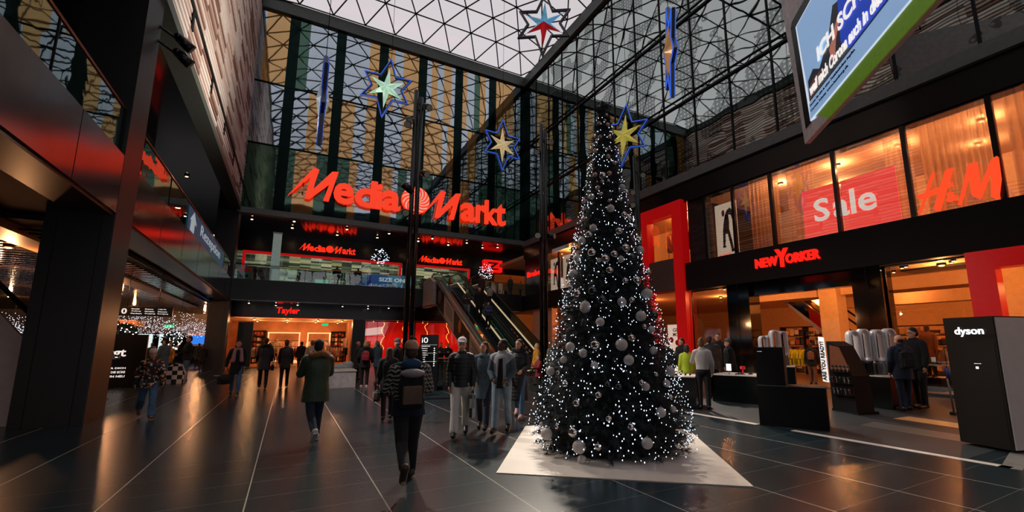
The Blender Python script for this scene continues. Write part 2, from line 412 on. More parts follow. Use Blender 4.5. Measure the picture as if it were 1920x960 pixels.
# --- far wall: reflecting glass, tan strips, dark mullion bands
m_gl_far = mirror('facade_glass_far', (186, 202, 214), (8, 16, 16), refl=.8, rough=.02, wob=.004, ws=.8)
m_tan_far = mirror('gold_film_far', (226, 186, 130), (160, 118, 70), refl=.62, rough=.03, wob=.004, ws=.8)
m_green_far = mirror('green_glass_far', (120, 160, 140), (14, 44, 38), refl=.35, rough=.04, wob=.01, ws=.8)
m_mull = mirror('dark_mullion_far', (40, 60, 56), (7, 12, 12), refl=.3, rough=.12)
bk = MB(); tn = MB(); gn = MB(); gl = MB(); mu = MB()
bk.box(XL-1.5, XR+.3, YB+.06, YB+.6, ZU, 26.4)
rnd = random.Random(3)
rowsz = [(ZU+.02, 15.75), (15.85, 20.5), (20.6, 26.35)]
xs = [-1.35+3.27*k for k in range(7)]
for ri, (za, zb) in enumerate(rowsz):
    prev = XL
    for k, xm in enumerate(xs+[XR+.4]):
        x1 = xm-.35 if k < len(xs) else XR
        x = prev
        while x < x1-.02:
            w = rnd.choice([.42, .55, .7, .85]); w = min(w, x1-x)
            if x1-x-w < .3: w = x1-x
            t = rnd.random()
            if ri == 0: c = tn if t < .36 else gn if t < .7 else gl
            else: c = tn if t < .42 else gn if t < .48 else gl
            c.box(x, x+w, YB, YB+.05, za, zb); x += w
        if k < len(xs): mu.box(xm-.35, xm+.35, YB-.04, YB+.05, za, zb)
        prev = xm+.35
for z in (15.8, 20.55): mu.box(XL, XR, YB-.06, YB+.04, z-.05, z+.05)
wall_far = struct(bk.build('wall_back', m_dark))
for n, q, mm in (('glass_pane', gl, m_gl_far), ('tan_strip', tn, m_tan_far), ('green_pane', gn, m_green_far), ('mullion', mu, m_mull)): q.build(n, mm, wall_far)
struct(MB().box(XL-.1, XR, YB-.35, YB+.1, 10.55, ZU).build('trim_5', m_ledge))
# behind it, above the upper gallery
struct(MB().box(XL-2, 26, YB+.1, 44.6, 10.75, 11.2).build('ceiling_gallery', m_soffit))

# --- right wall: upper mirror glass with mullions
m_gl_r = mirror('facade_glass_right', (196, 208, 204), (7, 12, 12), refl=.85, rough=.015, wob=.010, ws=.55, dots=True)
wr_ = struct(MB().box(XR+.05, XR+.6, YN, YB, 10.9, 26.4).build('wall_right', m_dark))
MB().box(XR, XR+.05, YN, YB, 10.9, 26.4).build('glass_pane', m_gl_r, wr_)
mu = MB()
y = YB-2.2
while y > YN: mu.box(XR-.05, XR+.01, y-.04, y+.04, 10.9, 26.4); y -= 2.22
for z in (15.05, 19.95): mu.box(XR-.1, XR+.01, YN, YB, z-.06, z+.06)
for z in (15.4, 20.3): mu.box(XR-.06, XR+.01, YN, YB, z-.03, z+.03)
mu.build('mullion', m_blackm, wr_)
struct(MB().box(XR-.3, XR+.3, YN, YB, 10.4, 10.9).build('trim_6', m_ledge))
struct(MB().box(XR-.12, XR+.6, YN, YB, 9.3, 10.4).build('trim_7', m_black))
struct(MB().box(XR-.3, XR+.6, YN, 16.45, 4.45, 5.9).build('trim_8', m_blackm))
struct(MB().box(XR-.3, XR+.6, 19.8, YB, 4.62, 5.9).build('trim_9', m_blackm))
# floors and walls of the shops behind the right frontage
struct(MB().box(XR+.6, 34, YN, YB+9, 5.3, 5.9).build('floor_shop_upper', m_shopfloor))
struct(MB().box(XR+.1, 34, YN, YB+9, 9.5, 9.8).build('ceiling_shop_upper', m_warmceil))
struct(MB().box(XR+.1, 34, YN, YB+3, 4.5, 4.8).build('ceiling_shop_lower', m_warmceil))
struct(MB().box(XR+.2, 34, YN, YB+3, 0, .03).build('floor_shop_lower', m_shopfloor))
struct(MB().box(34, 34.3, YN, YB+9, 0, 10).build('wall_shop_rear', m_warmwall))
struct(MB().box(XR+.6, 34, 16.2, 16.6, 5.9, 9.5).build('wall_shop_divider', m_dark))
struct(MB().box(25.5, 25.8, YN, 16.2, 5.9, 9.5).build('wall_shop_upper_inner', m_warmwall))
struct(MB().box(23, 23.3, 16.6, YB, 5.9, 9.5).build('wall_shop_upper_far', m_warmwall))
struct(MB().box(XR+.6, 34, -7.4, -7.1, 0, 9.5).build('wall_shop_near', m_warmwall))

# --- wall behind the viewer, outer closing walls
struct(MB().box(-14, XR+1, YN-.4, YN, 15, 27.3).build('wall_near', mirror('near_wall_glass', (90, 110, 112), (14, 18, 18), refl=.35, rough=.08, wob=.01)))
# added glazed front, unseen behind the viewer, brings fill daylight onto the people
q = MB(); x = XL
while x < XR+.1: q.box(x-.08, x+.08, YN-.3, YN, 0, 15); x += 2.2
for z in (0.06, 3.2, 7.2, 11.2): q.box(XL-10, XR+1, YN-.3, YN, z-.06, z+.06)
o = struct(q.build('window_22', m_dark)); MB().box(XL-10, XR+1, YN-.16, YN-.14, 0, 15).build('pane', m_skyglass, o)  # added unseen window and pane, for fill daylight only
struct(MB().box(-45, -14, YN-.4, YN, 0, 27.3).build('wall_near_left', m_dark)); struct(MB().box(XR+1, 40, YN-.4, YN, 0, 27.3).build('wall_near_right', m_dark))
struct(MB().box(XR+.1, 40, 38.4, 38.7, 0, 5.3).build('wall_shop_end_lower', m_warmwall))
struct(MB().box(20.6, 20.8, 21, 31.5, 0, 3.7).build('wall_red_backdrop', mat('red_shop_backdrop_side', (190, 24, 22), rough=.6)))
struct(MB().box(XR-.1, XR+.4, 30.5, 33.6, 0, 4.6).build('wall_pale_pier', mat('pale_orange_pier', (226, 176, 140), rough=.7)))
struct(MB().box(-45.3, -45, -22, 80, 0, 12).build('wall_far_left', m_dark))
struct(MB().box(-45, 40, 70, 70.3, 0, 12).build('wall_corridor_end', m_dark))

# --- left building
louver_mat = bands('brown_white_louver', [(236, 214, 204), (255, 240, 232), (150, 112, 100), (250, 230, 220), (255, 246, 240), (214, 186, 174)], axis=2, period=.26, seed_scale=(1., .45, 1.), rough=.55)
wl = struct(MB().box(-14, XL-.12, YN, YB+.1, ZU+.05, 26.6).build('wall_left', mat('louver_backing', (84, 54, 46), rough=.7)))
mb = MB(); z = ZU+.16
while z < 26.4:
    mb.box(XL-.10, XL+.06, YN, YB, z, z+.13); z += .26
mb.build('slat', louver_mat, wl)
mb = MB(); mb.box(XL+.02, XL+.1, YN, YB, 12.55, 12.72)
y = 0
while y < YB: mb.box(XL+.04, XL+.09, y, y+.25, 11.9, 12.6); y += 4.2
mb.build('dark_rail', m_blackm, wl)
struct(MB().box(XL-.5, XL+.12, YN, YB, 10.72, ZU+.1).build('trim_10', m_trimg))
struct(MB().box(-14, XL-.5, YN, YB+9, 10.7, ZU).build('ceiling_gallery_left', m_soffit))
struct(MB().box(-12.2, -12, YN, 50, Z2, 10.7).build('wall_gallery_left', mat('dark_shopfront', (22, 20, 20), rough=.3, var=.3, vs=.6)))
# walkway slab with its face panel
struct(MB().box(-12, XL-.02, YN, YB, ZS+.02, Z2-.03).build('floor_gallery_left', m_dark))
fp = struct(MB().box(XL-.02, XL+.02, YN, YB-.3, ZS-.05, Z2).build('trim_11', m_panel))
mb = MB(); y = -8.
while y < YB-1: mb.box(XL+.018, XL+.024, y, y+.012, ZS-.05, Z2); y += 3.1
mb.build('panel_joint', m_blackm, fp)
struct(MB().box(-3.3, -2.35, 39.0, 39.15, 0, 3.3).build('wall_dark_panel', m_dark))
struct(MB().box(XL-.75, XL-.03, YN, YB-.3, ZS-.12, ZS+.02).build('trim_12', mat('brown_soffit_strip', (74, 56, 42), rough=.4)))
struct(MB().box(-6.6, -5.9, YN, 40, ZS-.35, ZS+.02).build('trim_13', mat('tan_beam', (150, 104, 66), rough=.5)))
# columns of the left building
def column(y0, y1, label, ztop=ZU):
    t = thing('column', label, 'column', ((-4.75+XL)/2, (y0+y1)/2, 0))
    MB().box(-4.75, XL, y0, y1, 0, ztop).build('shaft', m_col, t)
    MB().box(XL, XL+.025, y0, y1, 0, ztop).build('side_panel', mat('column_side_panel', (66, 66, 70), rough=.34, metal=.8, var=.08, vs=2), t)['label'] = 'brushed grey metal face towards the plaza'
    s = MB()
    for x in (-4.55, -3.85): s.box(x, x+.012, y0-.004, y0, 0, ZS-.2)
    s.build('panel_joint', m_blackm, t); return t
column(12.97, 14.15, 'broad dark square column in the left foreground, from floor past the walkway')
column(35.5, 36.7, 'dark square column at the far left corner beside the orange clothing shop')
# far slab: edge of upper floor below the big sign
struct(MB().box(XL-1, XR+6, YB, 44.5, ZS+.05, Z2).build('floor_gallery_far', m_dark))
struct(MB().box(XL, XR-.3, YB-.05, YB+.02, ZS, Z2+.08).build('trim_14', mat('slab_edge_panel', (48, 50, 51), rough=.35, metal=.5, var=.12, vs=.6)))
struct(MB().box(XL-1, XR, YB+.05, 38.5, ZS-.08, ZS+.04).build('ceiling_arcade', m_soffit))
# ground-floor shop fascia at the far side
struct(MB().box(XL-1.1, XR, 38.4, 38.8, 3.62, ZS).build('wall_fascia_lower', m_black))
struct(MB().box(4.45, 5.35, 38.35, 39, 0, 3.62).build('wall_pier_lower', m_dark))
struct(MB().box(XL-1.1, XL-.2, 38.35, 39, 0, 3.62).build('wall_pier_left', m_dark))
struct(MB().box(13.7, XR, 38.35, 39, 0, 3.62).build('wall_pier_right', m_dark))
# clothing shop room
m_cream = mat('brown_orange_shop_wall', (176, 116, 76), rough=.8, var=.25, vs=1.2)
struct(MB().box(XL-1, 4.9, 46, 46.2, 0, 3.7).build('wall_shop_back', m_cream))
struct(MB().box(XL-1, XL-.8, 38.8, 46, 0, 3.7).build('wall_shop_left', m_cream))
struct(MB().box(4.7, 4.9, 39, 46, 0, 3.7).build('wall_shop_right', m_cream))
struct(MB().box(XL-1, 17.6, 38.8, 46.2, 3.65, 3.8).build('ceiling_shop_far', m_warmceil))
struct(MB().box(XL-1, 17.6, 38.6, 46.2, 0, .02).build('floor_shop_far', m_wood))
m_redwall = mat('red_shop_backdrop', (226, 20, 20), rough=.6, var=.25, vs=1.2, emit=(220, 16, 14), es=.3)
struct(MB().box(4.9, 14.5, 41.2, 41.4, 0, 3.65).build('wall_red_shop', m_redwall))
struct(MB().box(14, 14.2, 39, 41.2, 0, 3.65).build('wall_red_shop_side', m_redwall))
# upper electronics shop: fascia and room
struct(MB().box(XL-1, 18.3, 41.9, 42.2, 9.15, 10.8).build('wall_fascia_upper', m_black))
struct(MB().box(8.9, 9.9, 41.9, 42.2, Z2, 9.2).build('wall_pier_upper', m_black))
struct(MB().box(15.6, 18.2, 41.9, 42.2, Z2, 9.2).build('wall_pier_upper_right', m_black))
m_reflbands = bands('louver_reflection_bands', [(60, 74, 66), (215, 225, 205), (40, 48, 44), (150, 175, 150), (232, 228, 206), (96, 112, 92), (30, 34, 32), (190, 180, 140)], axis=2, period=.155, seed_scale=(1.1, 1., 1.), rough=.6)  # louvers mirrored in the shop glass, painted as colour bands
struct(MB().box(XL-1, 18.2, 46.8, 47, Z2, 10.7).build('wall_shop_upper_back', m_reflbands))
struct(MB().box(XL-1.2, XL-1, YB, 47, Z2, 10.7).build('wall_shop_upper_left', m_dark))
struct(MB().box(18.2, 18.4, 42.2, 47, Z2, 10.7).build('wall_shop_upper_side', m_dark))
struct(MB().box(XL-1, 26, 42.2, 47, 10.6, 10.75).build('ceiling_shop_upper_far', mat('white_shop_ceiling', (200, 205, 198), rough=.8)))
struct(MB().box(XL-1, 26, 44.5, 47, ZS+.05, Z2).build('floor_shop_upper_far', m_shopfloor))
struct(MB().box(18.4, 26, 45, 45.2, Z2, 10.6).build('wall_orange_shop', m_warmwall))
struct(MB().box(18.2, 26, 41.9, 42.2, 8.9, 10.8).build('wall_fascia_corner', m_black))

# --- corridor at the left: slatted ceiling and end facade
slatm = mat('mirror_ceiling_slat', (90, 76, 64), rough=.14, metal=.9)
cs = struct(MB().box(-45, XL-1.1, 14.2, 70, 4.5, 4.62).build('ceiling_corridor', m_dark))
mb = MB(); y = 15.
while y < 60: mb.box(-30, -4.9, y, y+.16, 4.38, 4.44); y += .5
mb.build('slat', slatm, cs)
struct(MB().box(-45, XL-1.1, 50, 50.3, 2.6, 4.5).build('wall_corridor_front', mat('corridor_facade', (120, 110, 100), rough=.6)))
struct(MB().box(-14, -13.6, 14.5, 30, 0, 4.5).build('wall_corridor_left', mat('orange_shopfront', (170, 96, 52), rough=.5, var=.5, vs=.8)))
struct(MB().box(-20, -12, -5, -4.6, 0, 4.6).build('wall_passage', m_dark))

# --- floor inlays
struct(MB().box(8.78, 8.93, 6.3, 8.95, .0, .004).build('trim_15', m_white))
struct(MB().box(8.78, 8.93, 2.5, 5.55, .0, .004).build('trim_16', m_white))
struct(MB().prism([(8.78, 2.38), (13, 3.1), (13, 3.4), (8.93, 2.62), (8.78, 2.62)], 0, .004).build('trim_17', mat('grey_inlay', (128, 126, 122), rough=.4)))
struct(MB().box(8.95, XR-.2, 3.0, 14.5, 0, .002).build('floor_stand_area', mat('dark_carpet_tile', (36, 44, 48), rough=.55, var=.2, vs=30)))
struct(MB().prism([(10.60, 5.2), (10.4, 3.5), (11.15, 3.75), (11.35, 5.28)], .002, .005).build('trim_18', mat('grey_inlay2', (96, 94, 90), rough=.4)))
struct(MB().prism([(12.24, 5.29), (12.0, 4.0), (12.7, 4.2), (12.93, 5.26)], .002, .005).build('trim_19', mat('tan_inlay', (205, 150, 96), rough=.35)))
struct(MB().box(-3.35, -1.85, 29.5, 29.65, 0, .004).build('trim_20', m_white))
struct(MB().prism([(-6.5, 14.5), (-4.72, 15.6), (-4.72, 16.3), (-9, 24), (-12, 24)], 0, .004).build('trim_21', mat('pale_corridor_floor', (190, 150, 120), rough=.3)))

# ================================================================== RIGHT FRONTAGE
m_ns_red = emis('neon_red', (245, 32, 22), 1.25)
m_neon_or = emis('lit_red_orange_letters', (255, 74, 38), 1.15)
m_sale = mat('sale_red_panel', (236, 64, 58), rough=.5, var=.04, emit=(250, 72, 66), es=1.0)
m_letter_w = mat('white_letter', (250, 246, 240), rough=.5, var=.02, emit=(255, 250, 245), es=.75)
m_curtain = None
def curtain_material():
    m, nt, out = node_base('sheer_curtain'); N = nt.nodes.new; L = nt.links.new
    d = N('ShaderNodeBsdfDiffuse'); d.inputs[0].default_value = lin((215, 180, 150))+(1,)
    t = N('ShaderNodeBsdfTranslucent'); t.inputs[0].default_value = lin((235, 190, 145))+(1,)
    tr = N('ShaderNodeBsdfTransparent'); m1 = N('ShaderNodeMixShader'); m2 = N('ShaderNodeMixShader')
    tc = N('ShaderNodeTexCoord'); nz = N('ShaderNodeTexNoise'); nz.inputs['Scale'].default_value = .9; L(tc.outputs['Object'], nz.inputs['Vector'])
    mr = N('ShaderNodeMapRange'); mr.inputs[3].default_value = .12; mr.inputs[4].default_value = .4; L(nz.outputs['Fac'], mr.inputs[0])
    m1.inputs[0].default_value = .6; L(d.outputs[0], m1.inputs[1]); L(t.outputs[0], m1.inputs[2])
    L(mr.outputs[0], m2.inputs[0]); L(m1.outputs[0], m2.inputs[1]); L(tr.outputs[0], m2.inputs[2]); L(m2.outputs[0], out.inputs[0]); return m
m_curtain = curtain_material()
# upper windows: bays between the mullions
posts = [15.2, 13.53, 11.59, 8.93, 6.61, 4.40, 2.1, -.2, -2.5, -4.8]
k = 0
for a, b in zip(posts[:-1], posts[1:]):
    k += 1
    w = MB(); w.box(XR-.06, XR+.1, a-.07, a+.07, 5.9, 9.3)
    w.box(XR-.04, XR+.06, b+.07, a-.07, 9.24, 9.3); w.box(XR-.04, XR+.06, b+.07, a-.07, 5.9, 5.95)
    wo_ = struct(w.build('window_%d' % k, m_black))
    MB().box(XR-.01, XR+.01, b+.07, a-.07, 5.95, 9.24).build('pane', m_shop_glass, wo_)
def curtain(y0, y1, label, x=19.35, z0=5.95, z1=9.45, amp=.07):
    n = int(abs(y1-y0)/.03); v = []; f = []; r = random.Random(int(y0*10)); ph = 0
    for i in range(n+1):
        y = y0+(y1-y0)*i/n; ph += .03*(28+14*math.sin(i*.021)); d = amp*math.sin(ph)
        v += [(x+d*.5, y, z1), (x+d, y, (z0+z1)/2), (x+d*1.3, y, z0)]
    for i in range(n):
        a = 3*i; f += [(a, a+1, a+4, a+3), (a+1, a+2, a+5, a+4)]
    o = MB().add(v, f, 0, True).build('curtain', m_curtain)
    tag(o, label, 'curtain', 'sheer curtains behind the upper windows')
curtain(13.3, 11.75, 'sheer pleated curtain in the upper window left of the red sale panels')
curtain(11.4, 10.2, 'narrow sheer curtain directly left of the red sale panels')
curtain(7.6, 6.75, 'strip of sheer curtain between the sale panel and the big two-letter logo')
curtain(6.5, 4.5, 'wide sheer curtain glowing behind the big orange two-letter logo')
curtain(4.3, -.1, 'sheer curtain in the upper window at the right edge of the photo')
# lit lamps on the upper floor (each a small ceiling spot with its own light)
m_bulb_warm = emis('warm_bulb', (255, 196, 120), 14)
m_bulb_white = emis('white_bulb', (255, 244, 225), 12)
def downlight(x, y, z, energy, rgb=(255, 150, 70), label='', group='', bulb=None, r=.09, spot=150):
    t = thing('ceiling_spot', label, 'ceiling light', (x, y, z-.09), group)
    MB().lathe((x, y, z-.09), [(r, 0), (r*1.25, .02), (r*1.25, .09)], 12).build('housing', m_blackm, t)
    MB().ball((x, y, z-.085), r*.8, r*.8, r*.35, 10, 6).build('bulb', bulb or m_bulb_warm, t)
    if energy and spot >= 159: lamp('spot_light', 'POINT', t, (x, y, z-.3), energy*.42, rgb, .07)
    elif energy: lamp('spot_light', 'SPOT', t, (x, y, z-.14), energy, rgb, r, spot, .8)
    return t
for i, (x, y) in enumerate([(20.6, 12.4), (20.6, 9.8), (20.6, 7.6), (20.8, 5.2), (20.8, 2.2), (23.2, 11), (23.2, 6), (23.2, 1)]):
    downlight(x, y, 9.5, 270, (255, 190, 140), label='warm ceiling spot on the upper shop floor behind the curtains', group='upper shop ceiling spots', spot=165)
# clothes rail silhouettes behind the curtains
def sale_panel(y0, y1, txt, ty, tw):
    t = thing('sale_panel', '', 'sign', (XR+.3, (y0+y1)/2, 5.95))
    MB().box(XR+.26, XR+.32, y1, y0, 5.9, 8.05).build('panel', m_sale, t)
    if txt: text_mb(txt, (XR+.255, ty, 6.62), (0, -1, 0), (0, 0, 1), tw, .95, .012, .02).build('lettering', m_letter_w, t)
    return t
# the lettering of the two panels reads Sale; S stands on the left panel, ale on the right
t = sale_panel(10.42, 8.95, 'S', 9.98, .6); t['label'] = 'left red sale panel in the upper window, with the start of the word'
t = sale_panel(8.88, 7.07, '', 0, 0)
text_mb('ale', (XR+.25, 9.24, 6.62), (0, -1, 0), (0, 0, 1), 1.5, 1.0, .012, .02).build('lettering', m_letter_w, t)
t['label'] = 'right red sale panel in the upper window, with the end of the word'
t = sale_panel(3.35, 1.0, '', 0, 0); t['label'] = 'red lit panel in the upper window cut by the right edge of the photo'
# big two-letter logo
hm = thing('shop_logo', 'large orange red H&M letters mounted on the upper window', 'sign', (18.28, 5.4, 5.95))
logo = dict(
 H=[[(5.93, 7.26), (5.84, 7.26), (6.34, 6.01), (6.42, 6.0)], [(5.58, 7.24), (5.38, 7.27), (5.85, 5.97), (5.92, 5.96), (6.02, 6.04)], [(6.42, 6.59), (6.29, 6.65), (5.43, 6.8), (5.46, 6.71), (5.63, 6.64), (6.21, 6.45), (6.34, 6.49)]],
 M=[[(5.4, 6.02), (5.04, 7.19), (4.96, 7.25), (4.81, 7.25), (4.83, 6.46), (4.51, 7.18), (4.37, 7.26), (4.34, 7.21), (4.36, 6.53), (4.48, 5.94), (4.55, 5.97), (4.64, 6.05), (4.53, 6.82), (4.87, 6.07), (4.96, 6.12), (5.06, 6.25), (5.02, 6.89), (5.33, 6.0)]])
for ch, polys in logo.items():
    q = MB()
    for i, p in enumerate(polys): q.plate([(-y, z) for y, z in p], (18.24+.004*i, 0, 0), (0, -1, 0), (0, 0, 1), (.06, 0, 0))
    q.build('letter', m_neon_or, hm)
text_mb('&', (18.26, 5.66, 6.16), (0, -1, 0), (0, 0, 1), .3, .33, .05, .03).build('ampersand', m_neon_or, hm)
# street fashion sign on the lower band
ny_ = thing('shop_sign', 'red lit NEWYORKER letters on the black band over the shop entrance', 'sign', (XR-.3, 11, 4.95))
text_mb('NEW', (XR-.3, 12.38, 5.0), (0, -1, 0), (0, 0, 1), 1.05, .42, .1, .04).build('lettering', m_ns_red, ny_)
text_mb('Y', (XR-.3, 11.42, 4.9), (0, -1, 0), (0, 0, 1), .55, .78, .12, .04).build('lettering', m_ns_red, ny_)
text_mb('ORKER', (XR-.3, 10.98, 5.0), (0, -1, 0), (0, 0, 1), 1.38, .42, .1, .04).build('lettering', m_ns_red, ny_)

# red portal
def portal(name, label, y0, y1, iy0, iy1, ztop, zi, x0=XR-.4, x1=XR+.1):
    t = thing(name, label, 'portal', (XR-.4, (y0+y1)/2, 0))
    MB().box(x0, x1, y0, iy0, 0, ztop).build('leg', m_red, t)
    MB().box(x0, x1, iy1, y1, 0, ztop).build('leg', m_red, t)
    MB().box(x0, x1, iy0, iy1, zi, ztop).build('lintel', m_red, t)
    return t
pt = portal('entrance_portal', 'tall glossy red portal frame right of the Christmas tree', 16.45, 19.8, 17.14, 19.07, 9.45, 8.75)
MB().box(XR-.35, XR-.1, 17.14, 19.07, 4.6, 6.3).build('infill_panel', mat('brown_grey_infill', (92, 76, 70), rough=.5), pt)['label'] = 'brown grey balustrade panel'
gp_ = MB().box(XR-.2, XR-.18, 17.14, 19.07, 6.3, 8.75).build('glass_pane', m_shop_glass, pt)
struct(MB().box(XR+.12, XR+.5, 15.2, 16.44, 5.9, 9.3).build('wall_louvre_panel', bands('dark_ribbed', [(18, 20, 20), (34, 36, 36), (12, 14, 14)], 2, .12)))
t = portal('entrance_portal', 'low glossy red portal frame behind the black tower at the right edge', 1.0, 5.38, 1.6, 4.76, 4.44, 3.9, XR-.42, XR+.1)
# lower shop: posts, glazing, entrance
def post(y0, y1, label, m=m_black, z=4.45, x0=XR-.25, x1=XR+.5):
    t = thing('shop_post', label, 'pillar', (XR, (y0+y1)/2, 0))
    MB().box(x0, x1, y0, y1, 0, z).build('shaft', m, t)
    MB().box(x0-.01, x0, (y0+y1)/2-.01, (y0+y1)/2+.01, 0, z).build('joint', m_blackm, t); return t
m_glossb = mat('mirror_black_glass', (10, 10, 10), rough=.06, spec=1.)
post(12.9, 14.05, 'glossy black pillar left of the clothing shop entrance', m_glossb)
post(7.7, 8.65, 'glossy black pillar right of the clothing shop entrance', m_glossb)
struct(MB().box(XR-.05, XR+.4, 8.65, 12.9, 3.85, 4.46).build('wall_entrance_lintel', m_glossb))
def shopwin(n, y0, y1, z0=.1, z1=4.42):
    w = MB(); w.box(XR-.03, XR+.03, y0, y1, z1-.06, z1); w.box(XR-.03, XR+.03, y0, y1, z0-.1, z0); w.box(XR-.03, XR+.03, y0, y0+.05, z0, z1); w.box(XR-.03, XR+.03, y1-.05, y1, z0, z1)
    o = struct(w.build('window_%d' % n, m_black)); MB().box(XR-.008, XR+.008, y0+.05, y1-.05, z0, z1-.06).build('pane', m_shop_glass, o)
shopwin(11, 5.4, 7.7); shopwin(12, 14.05, 16.4); shopwin(13, -2, .9)
shopwin(14, 20, 23.6); shopwin(15, 24, 29.5)
# interior: bulkheads, columns, lights
for (a, b, z) in ((-4, 16, 3.95),):
    struct(MB().box(22.5, 24, a, b, z, 4.5).build('wall_bulkhead', m_warmceil))
struct(MB().box(27.5, 28.2, -6, 16, 3.7, 4.5).build('wall_bulkhead_rear', m_warmceil))
for i, (x, y, l) in enumerate([(22.5, 11.6, 'square plaster pillar inside the shop, seen through the entrance'), (22.8, 5.6, 'square plaster pillar behind the two men, inside the shop window'), (27, 14.5, 'square plaster pillar deep in the shop behind the black post')]):
    t = thing('shop_pillar', l, 'pillar', (x, y, 0)); MB().box(x-.4, x+.4, y-.4, y+.4, .12, 4.5).build('shaft', m_warmwall, t); MB().box(x-.43, x+.43, y-.43, y+.43, .0, .12).build('base', m_dark, t)
gl_ = 'ceiling spots in the lower clothing shop'
for x in (20, 23.2, 26.5, 30.5):
    for y in (-2, 2.5, 6.6, 10.5, 14.5):
        downlight(x, y, 4.5, 380 if x < 24 else 300, (255, 164, 92), 'warm ceiling spot in the lower clothing shop', gl_, spot=160, r=.11)
for y in (7.3, 9.2, 10.4, 12.2, 14.9, 6):
    downlight(XR+.7, y, 4.48, 0, label='small ceiling spot just inside the shopfront', group='spots along the shopfront', bulb=m_bulb_white, r=.06)
for (x, y) in ((20.3, 24.5), (20.3, 28), (20.3, 21.5), (22.5, 17.8)):
    downlight(x, y, 4.5, 240, (255, 160, 90), 'warm ceiling spot in the lower shops behind the Christmas tree', 'ceiling spots of the lower shops beyond the red portal', spot=160)
for (x, y) in ((20.2, 17.9), (21.2, 19), (20.2, 24.5), (20.2, 27.5), (20.2, 30.5)):
    downlight(x, y, 9.5, 330, (255, 168, 100), 'warm ceiling spot in the upper shops beyond the red portal', 'ceiling spots of the upper shops beyond the red portal', spot=160)

# clothes: garment on a hanger, racks
def garment_mb(kind='top'):
    q = MB()
    if kind == 'top':
        p = [(-.22, -.1), (-.3, -.42), (-.22, -.45), (-.17, -.22), (-.17, -.72), (.17, -.72), (.17, -.22), (.22, -.45), (.3, -.42), (.22, -.1), (.08, -.03), (-.08, -.03)]
    else:
        p = [(-.2, -.05), (-.22, -1.0), (-.05, -1.02), (0, -.35), (.05, -1.02), (.22, -1.0), (.2, -.05)]
    return q.plate(p, (0, -.03, 0), (1, 0, 0), (0, 0, 1), (0, .06, 0))
g_mats = {}
_gar = {}
def garment(x, y, z, rz, rgb, label, group, kind='top', sc=1.):
    key = (rgb, kind)
    if key not in _gar:
        t = thing('garment', label, 'clothing', (x, y, z), group, rz)
        garment_mb(kind).build('cloth', mat('cloth_%d_%d_%d' % rgb, rgb, rough=.85, var=.2, vs=4, bump=.4, bs=9), t, local=True)
        MB().bar((-.2, 0, -.08), (0, 0, .0), .008, 5).bar((.2, 0, -.08), (0, 0, 0), .008, 5).bar((0, 0, 0), (0, 0, .08), .006, 5).build('hanger', m_steel, t, local=True)
        _gar[key] = t; t.scale = (sc,)*3; return t
    t = dup(_gar[key], (x, y, z), label, group, rz); t.scale = (sc,)*3; return t
def rack(x, y, length, along, label, cols, gl, z=1.55, kind='top', zoff=0., n=None, group=None):
    """free standing rail; along = 'X' or 'Y'"""
    t = thing('clothes_rack', label, 'clothes rack', (x, y, zoff))
    ux = (1, 0) if along == 'X' else (0, 1); h = length/2
    a = (x-ux[0]*h, y-ux[1]*h); b = (x+ux[0]*h, y+ux[1]*h)
    MB().bar((*a, zoff+z), (*b, zoff+z), .015, 8).build('rail', m_blackm, t)
    for p in (a, b):
        MB().bar((*p, zoff), (*p, zoff+z), .015, 8).build('leg', m_blackm, t)
        MB().bar((p[0]-.22*ux[1], p[1]-.22*ux[0], zoff+.015), (p[0]+.22*ux[1], p[1]+.22*ux[0], zoff+.015), .015, 8).build('foot', m_blackm, t)
    n = n or int(length/.13)
    for i in range(n):
        s = -h+length*(i+.5)/n; c = cols[i % len(cols)]
        garment(x+ux[0]*s, y+ux[1]*s, zoff+z-.09, (PI/2 if along == 'X' else 0)+random.uniform(-.25, .25), c, gl, group or gl, kind)
YEL = (226, 214, 40); GRN = (40, 120, 60); BLK = (28, 26, 26); BRN = (120, 78, 50); CRM = (222, 205, 180); GRY = (120, 116, 112); BLU = (70, 100, 140); RDD = (150, 30, 30); PNK = (214, 150, 130)
_q = at(1492, 660, 'X', 20.4)
rack(20.4, _q.y, 1.3, 'Y', 'clothes rack of yellow shirts inside the shop entrance', [YEL, YEL, YEL], 'yellow shirt hanging inside the shop entrance', n=7)
_q = at(1470, 660, 'X', 21.6)
rack(21.6, _q.y+.3, 1.1, 'Y', 'clothes rack of green and yellow shirts left in the shop entrance', [GRN, YEL, BLK], 'shirt in green, yellow or black on the left rack in the entrance', n=6)
rack(23.4, 9.6, 2.4, 'Y', 'long clothes rack of dark jackets deeper in the entrance', [BLK, GRY, BRN, RDD], 'dark or red jacket on the rack deep in the entrance', n=12)
rack(20.4, 5.9, 1.8, 'Y', 'clothes rack of brown and grey tops behind the window by the two men', [BRN, GRY, BLK, CRM], 'brown, grey or cream top on the rack behind the two men', n=10)
rack(21.8, 4.2, 1.6, 'Y', 'clothes rack of pink and cream tops behind the black tower', [PNK, CRM, BLK], 'pink or cream top on the rack beyond the black tower', n=8)
rack(20.6, 15, 1.6, 'Y', 'clothes rack of mixed tops behind the window left of the black pillar', [BRN, CRM, BLK, BLU], 'top on the rack left of the black pillar', n=8)
rack(26.2, 8.5, 3., 'Y', 'clothes rack along the rear aisle of the shop', [BLK, BRN, CRM, RDD, BLU], 'top on the rear aisle rack of the shop', n=14)
rack(19.6, 18.1, 1.7, 'Y', 'clothes rack of jeans in the window of the red portal', [BLU, BLK, (150, 190, 190), CRM], 'jeans hanging in the window of the red portal', z=2.25, kind='legs', zoff=5.9, n=9)
